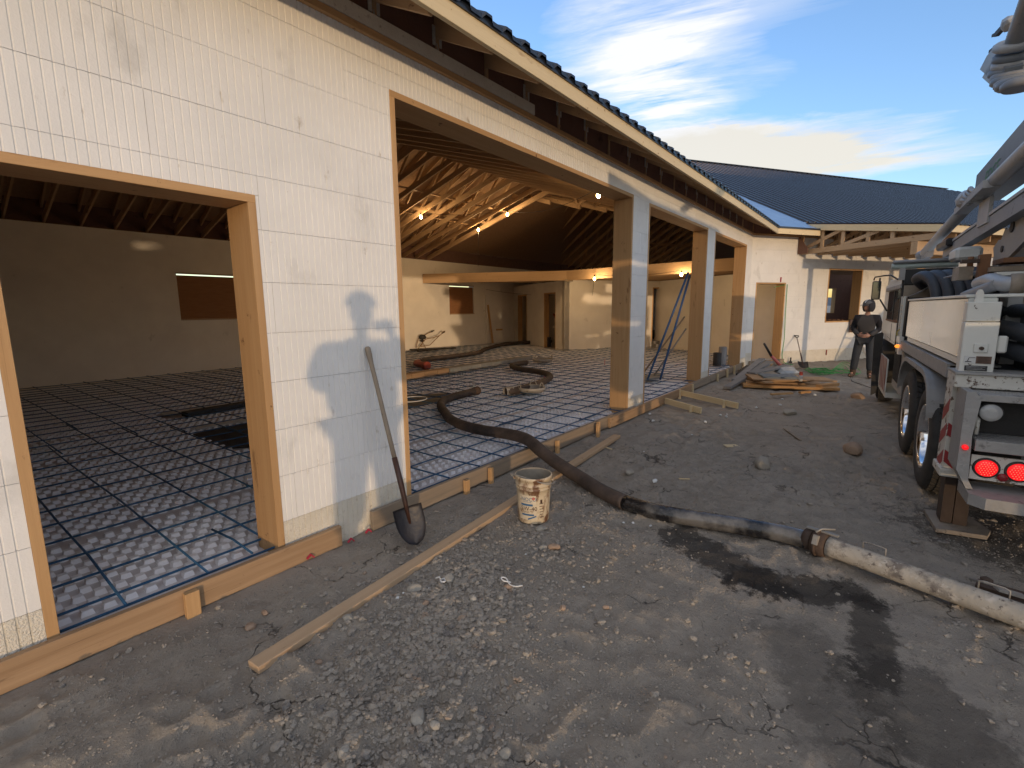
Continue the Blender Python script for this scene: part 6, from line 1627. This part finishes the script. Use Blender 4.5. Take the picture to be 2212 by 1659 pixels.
for pts, r_, mm_ in (([(-2.42, -7.35, 1.42), (-2.40, -7.15, 1.2), (-2.35, -7.0, .9), (-2.3, -6.95, .6), (-2.3, -6.92, .12)], .035, m_red), ([(-2.35, -7.6, .90), (-2.3, -7.2, .86), (-2.25, -6.8, .80), (-2.2, -6.6, .75)], .03, m_wp), ([(-2.3, -6.85, .9), (-2.25, -6.6, .5), (-2.2, -6.4, .12)], .06, m_wp), ([(-2.3, -7.0, .78), (-2.2, -6.6, .9), (-2.1, -6.2, .72)], .018, m_red), ([(-2.2, -6.35, .12), (-2.2, -6.3, .6)], .03, m_wp)):
    mb = MB(); mb.tube(bez([tuple(wp(*p_)) for p_ in pts], 4), r_, 9); mb.build('pipe_stub', mm_, st)
o = tag(board('black_stub', wp(-2.5, -7.6, .1), wp(-2.5, -7.6, .5), .12, .12, m_plb, None, up=WU), 'square black stub in the right partition doorway', 'duct')
stp = thing('block_steps', 'grey block steps in the doorway of the far partition', 'steps', tuple(wp(1.6, -5.7, 0)))
for k in range(2): rboxM('step_block', frame(wp(1.22, -5.85 - .16 * k, .12 + .11 * k), wp(2.04, -5.85 - .16 * k, .12 + .11 * k)), (.82, .34, .20), m_gp, stp)
rboxM('dark_crate', frame(wp(1.35, -6.6, .55), wp(1.95, -6.6, .55)), (.55, .3, .36), m_dark, stp)
mb = MB(); mb.tube(bez([tuple(wp(1.75, -6.4, .72)), tuple(wp(1.72, -6.35, 1.1)), tuple(wp(1.85, -6.3, 1.35)), tuple(wp(2.0, -6.3, 1.45))], 5), .014, 6); mb.tube([wp(1.73, -6.4, .72), wp(1.73, -6.4, .98)], .035, 8); tag(mb.build('stub_rod', m_dark), 'black stub rod rising behind the block steps', 'rod')
for (x, y) in ((8.2, 5.5), (11.9, 6.0), (10.2, 4.3), (1.2, 11.6), (5.3, 12.3)):
    mb = MB(); mb.tube([(x, y, .1), (x + .01, y, .26)], .008, 6); tag(mb.build('red_stake', m_ribbon), 'thin red pin standing up through the rebar', 'pin', 'red pins in the floor')

# added unseen earth heap off to the right, blocks sun from the wing wall foot
mb = MB(); n = 26; vs = []
for j in range(n):
    for i in range(n):
        x = 12.0 + 5.5 * i / (n - 1); y = -8.5 + 5.0 * j / (n - 1); r_ = math.hypot((x - 14.7) / 2.7, (y + 6.0) / 2.4)
        vs.append((x, y, -.1 + 1.9 * max(0, 1 - r_ ** 1.6) + .12 * float(vn(np.array([x * 2.0]), np.array([y * 2.0]), 31)[0])))
mb.add(vs, [(j * n + i, j * n + i + 1, (j + 1) * n + i + 1, (j + 1) * n + i) for j in range(n - 1) for i in range(n - 1)], None, True)
tag(mb.build('shade_heap', gm), 'added unseen heap of earth that shades the foot of the wing wall', 'earth heap')

# ------------------------------------------------------------------ people
def two_tone(name, c1, c2, lim):
    m = mat(name, c1, .9, None, bump=.4, bscale=30)
    nt_ = m.node_tree; b = nt_.nodes['Principled BSDF']
    tc_ = nt_.nodes.new('ShaderNodeTexCoord'); sp = nt_.nodes.new('ShaderNodeSeparateXYZ'); nt_.links.new(tc_.outputs['Object'], sp.inputs[0])
    ab = nt_.nodes.new('ShaderNodeMath'); ab.operation = 'ABSOLUTE'; nt_.links.new(sp.outputs[0], ab.inputs[0])
    ad = nt_.nodes.new('ShaderNodeMath'); ad.operation = 'MULTIPLY_ADD'; nt_.links.new(sp.outputs[2], ad.inputs[0]); ad.inputs[1].default_value = .35; nt_.links.new(ab.outputs[0], ad.inputs[2])
    mr = nt_.nodes.new('ShaderNodeMapRange'); mr.inputs['From Min'].default_value = lim - .01; mr.inputs['From Max'].default_value = lim + .01; nt_.links.new(ad.outputs[0], mr.inputs['Value'])
    mx = nt_.nodes.new('ShaderNodeMixRGB'); nt_.links.new(mr.outputs[0], mx.inputs[0]); mx.inputs[1].default_value = (*c1, 1); mx.inputs[2].default_value = (*c2, 1); nt_.links.new(mx.outputs[0], b.inputs['Base Color']); return m
m_skin = mat('skin', (.36, .20, .14), .55, (.30, .15, .10), 9, .8)
m_jean = mat('dark_jeans', (.025, .032, .042), .9, (.045, .05, .058), 7, .9, .5, 30)
m_boot = mat('brown_boot', (.10, .065, .045), .8, (.06, .04, .03), 9, .9)
m_capb = mat('cap_grey', (.05, .05, .055), .7, (.09, .09, .095), 6, .9)
def person(root, base, ang, m_top, feet, hips, chest, neck, head, armL, armR, lab, m_leg, sc=1.0, extra=None):
    """local frame: x to the person's left, y forward, z up"""
    M = Matrix.Translation(Vector(base)) @ Matrix.Rotation(ang - math.pi / 2, 4, 'Z') @ Matrix.Scale(-1, 4, (0, 0, 1)) @ Matrix.Scale(-1, 4, (0, 0, 1))
    M = Matrix.Translation(Vector(base)) @ Matrix(((math.sin(ang) * -1, math.cos(ang), 0, 0), (math.cos(ang), math.sin(ang), 0, 0), (0, 0, 1, 0), (0, 0, 0, 1)))
    return M
def mkperson(lab, base, ang, P, m_top, parts_m):
    t = thing('person', lab, 'person', base)
    F = Vector((math.cos(ang), math.sin(ang), 0)); Lf = Vector((-math.sin(ang), math.cos(ang), 0))
    M = Matrix((Lf, -F, Z)).transposed().to_4x4(); M.translation = Vector(base)      # x left, y back, z up
    def put(o): o.matrix_basis = M.copy(); WM[o.name] = M.copy()
    q = lambda p: (p[0], -p[1], p[2])
    # naked body with head, hands
    J = [P['hip'], P['waist'], P['chest'], P['neck'], P['neck2'], P['hl'], P['hr'], P['kl'], P['kr'], P['fl'], P['fr'], P['tl'], P['tr'], P['sl'], P['sr'], P['el'], P['er'], P['wl'], P['wr']]
    E_ = [(0, 1), (1, 2), (2, 3), (3, 4), (0, 5), (0, 6), (5, 7), (6, 8), (7, 9), (8, 10), (9, 11), (10, 12), (2, 13), (2, 14), (13, 15), (14, 16), (15, 17), (16, 18)]
    Rr = [.08, .08, .07, .05, .052, .06, .06, .04, .04, .03, .03, .02, .02, .035, .035, .03, .03, .026, .026]
    put(skin_body('body', [q(j) for j in J], E_, Rr, m_skin, t))
    # top
    J2 = [P['hip'], P['waist'], P['chest'], P['neck'], P['sl'], P['sr'], P['el'], P['er'], P['wl'], P['wr']]
    put(skin_body('hoodie', [q(j) for j in J2], [(0, 1), (1, 2), (2, 3), (2, 4), (2, 5), (4, 6), (5, 7), (6, 8), (7, 9)], [(.175, .13), (.17, .125), (.18, .14), (.105, .105), .088, .088, .066, .066, .045, .045], m_top, t))
    J3 = [P['hip'], P['hl'], P['hr'], P['kl'], P['kr'], P['fl'], P['fr']]
    put(skin_body('jeans', [q((j[0], j[1], j[2] + (.03 if i > 4 else 0))) for i, j in enumerate(J3)], [(0, 1), (0, 2), (1, 3), (2, 4), (3, 5), (4, 6)], [(.16, .12), .11, .11, .085, .085, .078, .078], parts_m[0], t))
    for a, b in (('fl', 'tl'), ('fr', 'tr')):
        A_ = Vector(P[a]); B_2 = Vector(P[b])
        o = skin_body('boot', [q((A_.x, A_.y, .26)), q((A_.x, A_.y, .12)), q((A_.x, A_.y - .02, .055)), q((B_2.x, B_2.y, .045))], [(0, 1), (1, 2), (2, 3)], [.072, .068, .058, .046], parts_m[1], t); put(o)
    # head with face
    hd = Vector(P['head']); yaw = P['yaw']
    mb = MB(); n = 22; k = 16; fv = Vector((math.sin(yaw), math.cos(yaw), 0)); sv = Vector((math.cos(yaw), -math.sin(yaw), 0)); vs = []
    for j in range(k + 1):
        ph = math.pi * j / k; zz = math.cos(ph); rr_ = math.sin(ph)
        for i in range(n):
            a = 2 * math.pi * i / n; fx_ = math.cos(a) * rr_; sx_ = math.sin(a) * rr_
            w_ = .076 * (1 - .18 * max(0, -zz)); d_ = .098 * (1 - .10 * max(0, -zz))
            f_ = fx_ * d_; s__ = sx_ * w_; h_ = zz * .118
            if fx_ > .75 and abs(sx_) < .22 and -.35 < zz < .12: f_ += .020 * (1 - abs(sx_) / .22) * (1 - abs(zz + .18) / .35)
            if fx_ > .6 and .05 < zz < .28 and .18 < abs(sx_) < .62: f_ -= .008
            if fx_ > .7 and -.52 < zz < -.38 and abs(sx_) < .35: f_ += .006
            vs.append(hd + fv * f_ + sv * s__ + Z * h_)
    fs = [(j * n + i, j * n + (i + 1) % n, (j + 1) * n + (i + 1) % n, (j + 1) * n + i) for j in range(k) for i in range(n)]
    mb.add([(v_.x, -v_.y, v_.z) for v_ in vs], fs, None, True); o = mb.build('head', m_skin, t, origin=(0, 0, 0)); put(o)
    for s_ in (-1, 1):
        mb = MB(); e = hd + fv * .086 + sv * (.031 * s_) + Z * .018; mb.ball((e.x, -e.y, e.z), .011, None, 1); put(mb.build('eye', mat('eye_dark', (.03, .02, .02), .3), t, origin=(0, 0, 0)))
        mb = MB(); e = hd + sv * (.074 * s_) - fv * .005 - Z * .005; mb.ball((e.x, -e.y, e.z), .03, None, 1, (.35, .6, 1)); put(mb.build('ear', m_skin, t, origin=(0, 0, 0)))
    # hands: palm and five fingers each
    for s_, w_, e_, hdirs in ((1, 'wl', 'el', P['handL']), (-1, 'wr', 'er', P['handR'])):
        W = Vector(P[w_]); dr = Vector(hdirs).normalized(); across = dr.cross(Vector((0, 0, 1)))
        if across.length < .1: across = Vector((1, 0, 0))
        across.normalize(); upn = across.cross(dr)
        mb = MB(); pm = W + dr * .045
        mb.ball((0, 0, 0), 1, None, 2)
        mb.v = [tuple(pm + dr * (v_[0] * .052) + upn * (v_[1] * .042) + across * (v_[2] * .017)) for v_ in mb.v]
        for f in range(4):
            ln = (.068, .078, .074, .058)[f]; b0 = W + dr * .085 + upn * (.030 - .020 * f)
            c1 = b0 + dr * ln * .5 + across * .006 * s_; c2 = b0 + dr * ln * .75 + across * (-.022 * s_); c3 = b0 + dr * ln * .6 + across * (-.042 * s_)
            mb.tube([b0 - dr * .015, b0, c1, c2, c3], [.0095, .0095, .009, .008, .006], 7)
        th0 = W + dr * .025 + upn * .036; mb.tube([th0 - upn * .01, th0 + upn * .02 + dr * .02, th0 + upn * .025 + dr * .048 - across * .015 * s_], [.012, .011, .008], 7)
        mb.v = [(v_[0], -v_[1], v_[2]) for v_ in mb.v]; put(mb.build('hand', m_skin, t, origin=(0, 0, 0)))
    return t, put, fv, sv, hd, F
m_hood = two_tone('raglan_hoodie', (.045, .041, .039), (.010, .009, .012), .60)
P = dict(hip=(0, 0, .93), waist=(0, .01, 1.08), chest=(0, .0, 1.32), neck=(0, -.01, 1.46), neck2=(0, .0, 1.53), hl=(.095, 0, .88), hr=(-.095, 0, .88), kl=(.13, .02, .50), kr=(-.14, .03, .50), fl=(.15, -.02, .12), fr=(-.17, -.01, .12),
         tl=(.17, .13, .04), tr=(-.22, .14, .04), sl=(.19, -.01, 1.37), sr=(-.19, -.01, 1.37), el=(.25, -.04, 1.12), er=(-.245, -.02, 1.12), wl=(.10, .20, .98), wr=(-.12, .20, .99), head=(-.0, .025, 1.62), yaw=-.75, handL=(-.85, .35, -.1), handR=(.75, .45, -.15))
man, put, fv, sv, hd, F = mkperson('man in a grey and black hoodie and dark jeans standing beside the truck', (13.68, .37, 0), math.radians(176), P, m_hood, (m_jean, m_boot))
def lh(v_): return (v_.x, -v_.y, v_.z)
# hood up over a cap with a pale stripe
mb = MB(); n = 20; k = 12; vs = []
for j in range(k + 1):
    ph = math.pi * .80 * j / k
    for i in range(n + 1):
        a = math.pi * (.30 + 1.40 * i / n) if j > 4 else math.pi * (.16 + 1.68 * i / n)
        rr_ = math.sin(ph) ** .8 if j else 0
        v_ = hd + fv * (math.cos(a) * .118 * rr_ - .012) + sv * (math.sin(a) * .100 * rr_) + Z * (math.cos(ph) * .140 + .006)
        vs.append(lh(v_))
fs = [(j * (n + 1) + i, j * (n + 1) + i + 1, (j + 1) * (n + 1) + i + 1, (j + 1) * (n + 1) + i) for j in range(k) for i in range(n)]
mb.add(vs, fs, None, True); o = mb.build('hood', mat('hood_black', (.020, .018, .022), .9), man, origin=(0, 0, 0)); put(o); sm = o.modifiers.new('t', 'SOLIDIFY'); sm.thickness = .014
mb = MB(); c_ = hd + Z * .055; vs = []
for j in range(7):
    ph = math.pi * .5 * j / 6
    for i in range(24):
        a = 2 * math.pi * i / 24; v_ = c_ + fv * (math.cos(a) * .119 * math.sin(ph)) + sv * (math.sin(a) * .103 * math.sin(ph)) + Z * (math.cos(ph) * .105); vs.append(lh(v_))
mb.add(vs, [(j * 24 + i, j * 24 + (i + 1) % 24, (j + 1) * 24 + (i + 1) % 24, (j + 1) * 24 + i) for j in range(6) for i in range(24)], None, True); put(mb.build('cap', m_capb, man, origin=(0, 0, 0)))
mb = MB(); vs = []
for i in range(9):
    a = -1.0 + 2.0 * i / 8
    for r_ in (.100, .185 - .03 * abs(a)): vs.append(lh(c_ + fv * (math.cos(a) * r_) + sv * (math.sin(a) * r_ * .85) + Z * (-.004 - (.02 if r_ > .12 else 0))))
mb.add(vs, [(2 * i, 2 * i + 1, 2 * i + 3, 2 * i + 2) for i in range(8)], None, True); o = mb.build('peak', m_capb, man, origin=(0, 0, 0)); put(o); sm = o.modifiers.new('t', 'SOLIDIFY'); sm.thickness = .006
mb = MB(); pts = [c_ + fv * (math.cos(a) * .123) + Z * (math.sin(a) * .109) + sv * .035 for a in np.linspace(.3, 2.7, 12)]
vs = []
for p_ in pts: vs += [lh(p_ - sv * .014), lh(p_ + sv * .014)]
mb.add(vs, [(2 * i, 2 * i + 1, 2 * i + 3, 2 * i + 2) for i in range(11)], None, True); put(mb.build('cap_stripe', m_white, man, origin=(0, 0, 0)))

# photographer, whose shadow falls on the wall
hdn = R(37.7)
P = dict(hip=(0, 0, .97), waist=(0, .01, 1.14), chest=(0, .0, 1.38), neck=(0, .0, 1.54), neck2=(0, .02, 1.60), hl=(.10, 0, .92), hr=(-.10, 0, .92), kl=(.14, .02, .52), kr=(-.14, .02, .52), fl=(.16, -.02, .12), fr=(-.16, -.02, .12),
         tl=(.19, .14, .04), tr=(-.19, .14, .04), sl=(.23, .0, 1.44), sr=(-.23, .0, 1.44), el=(.32, .16, 1.25), er=(-.32, .16, 1.25), wl=(.13, .36, 1.56), wr=(-.13, .36, 1.56), head=(0, .02, 1.74), yaw=0, handL=(-.45, .3, .8), handR=(.45, .3, .8))
m_jkt = mat('tan_jacket', (.12, .10, .08), .9)
ph, put, fv, sv, hd, F = mkperson('person in a bulky jacket and cap holding up a phone behind the camera', (-.352, -.272, g(-.3, -.3)), hdn, P, m_jkt, (m_jean, m_boot))
for o in ph.children:
    if o.name.startswith('hoodie'):
        for i, f_ in enumerate((1.6, 1.6, 1.45, 1.3, 1.5, 1.5, 1.7, 1.7, 1.25, 1.25)):
            r_ = o.data.skin_vertices[0].data[i].radius; o.data.skin_vertices[0].data[i].radius = (r_[0] * f_, r_[1] * f_)
    if o.name.startswith('jeans'):
        for i in range(7):
            r_ = o.data.skin_vertices[0].data[i].radius; o.data.skin_vertices[0].data[i].radius = (r_[0] * 1.6, r_[1] * 1.4)
mb = MB(); vs = []; c_ = hd + Z * .05
for j in range(7):
    p2 = math.pi * .5 * j / 6
    for i in range(24):
        a = 2 * math.pi * i / 24; vs.append(lh(c_ + fv * (math.cos(a) * .125 * math.sin(p2)) + sv * (math.sin(a) * .11 * math.sin(p2)) + Z * (math.cos(p2) * .115)))
mb.add(vs, [(j * 24 + i, j * 24 + (i + 1) % 24, (j + 1) * 24 + (i + 1) % 24, (j + 1) * 24 + i) for j in range(6) for i in range(24)], None, True); put(mb.build('cap', m_capb, ph, origin=(0, 0, 0)))
fw3 = Vector((CR[0][2], CR[1][2], CR[2][2])); rt3 = Vector((CR[0][0], CR[1][0], CR[2][0])); up3 = -Vector((CR[0][1], CR[1][1], CR[2][1]))
M = Matrix((rt3, fw3, up3)).transposed().to_4x4(); M.translation = Vector((0, 0, 1.65)) - fw3 * .012 + rt3 * .045 - up3 * .02
pho = rboxM('phone', M, (.155, .009, .075), m_plb, None, .003); tag(pho, 'phone held sideways in both hands by the photographer', 'phone')
# ------------------------------------------------------------------ string of site bulbs inside
m_bulb = mat('bulb_glass', (1, 0.8, 0.5), 0.3, emit=(1.0, 0.62, 0.20), estr=18.0)
m_wire = mat('cord_black', (0.02, 0.018, 0.016), 0.6)
BULBS = [((10.0, 11.02, 4.30), 'bulb hanging at the left under the back roof trusses'), ((12.68, 9.92, 4.62), 'largest bulb hanging from the middle of the string under the trusses'),
         ((12.67, 11.16, 4.27), 'lower bulb on a truss with a long cord dropping below it'), ((8.66, 4.57, 3.76), 'bulb nearest the big door header'),
         ((14.7, 7.85, 2.60), 'bulb below the loft beam left of the first column'), ((14.5, 4.9, 2.58), 'bulb below the loft beam seen through the third opening'),
         ((18.55, 10.1, 2.10), 'small bulb in the doorway of the back partition')]
for i, (p, lab) in enumerate(BULBS):
    t = thing('work_light', lab, 'light bulb', p, 'bulbs of the site light string')
    mb = MB(); mb.lathe([(0.001, -.045), (.022, -.040), (.036, -.022), (.040, 0), (.036, .022), (.022, .045), (.016, .06)], Matrix.Translation(p), 14); mb.build('bulb', m_bulb, t)
    mb = MB(); mb.lathe([(.018, .055), (.022, .06), (.022, .11), (.008, .125), (.001, .13)], Matrix.Translation(p), 12); mb.build('socket', m_wire, t)
    l = bpy.data.lights.new('bulb_light', 'POINT'); l.energy = 7.5; l.color = (1.0, 0.66, 0.34); l.shadow_soft_size = 0.04
    lo = bpy.data.objects.new('bulb_light', l); link(lo, t, Matrix.Translation(Vector(p) - Z * 0.09))
cords = thing('light_cord', 'thin sagging cord linking the bulbs inside the hall', 'cord', (13, 9, 4.5))
def cord(a, b, sag, n=10):
    a = Vector(a) + Z * .13; b = Vector(b) + Z * .13
    mb = MB(); mb.tube([a.lerp(b, k / n) - Z * sag * 4 * (k / n) * (1 - k / n) for k in range(n + 1)], .006, 5); mb.build('cord_run', m_wire, cords)
B_ = [b[0] for b in BULBS]
cord(B_[0], B_[1], .10); cord(B_[1], B_[3], .22); cord(B_[1], B_[2], .02); cord(B_[4], B_[6], .42); cord(B_[4], B_[5], .08); cord(B_[2], (12.67, 11.2, 2.95), 0)
cord(B_[6], (16.2, 13.9, 2.35), .15)
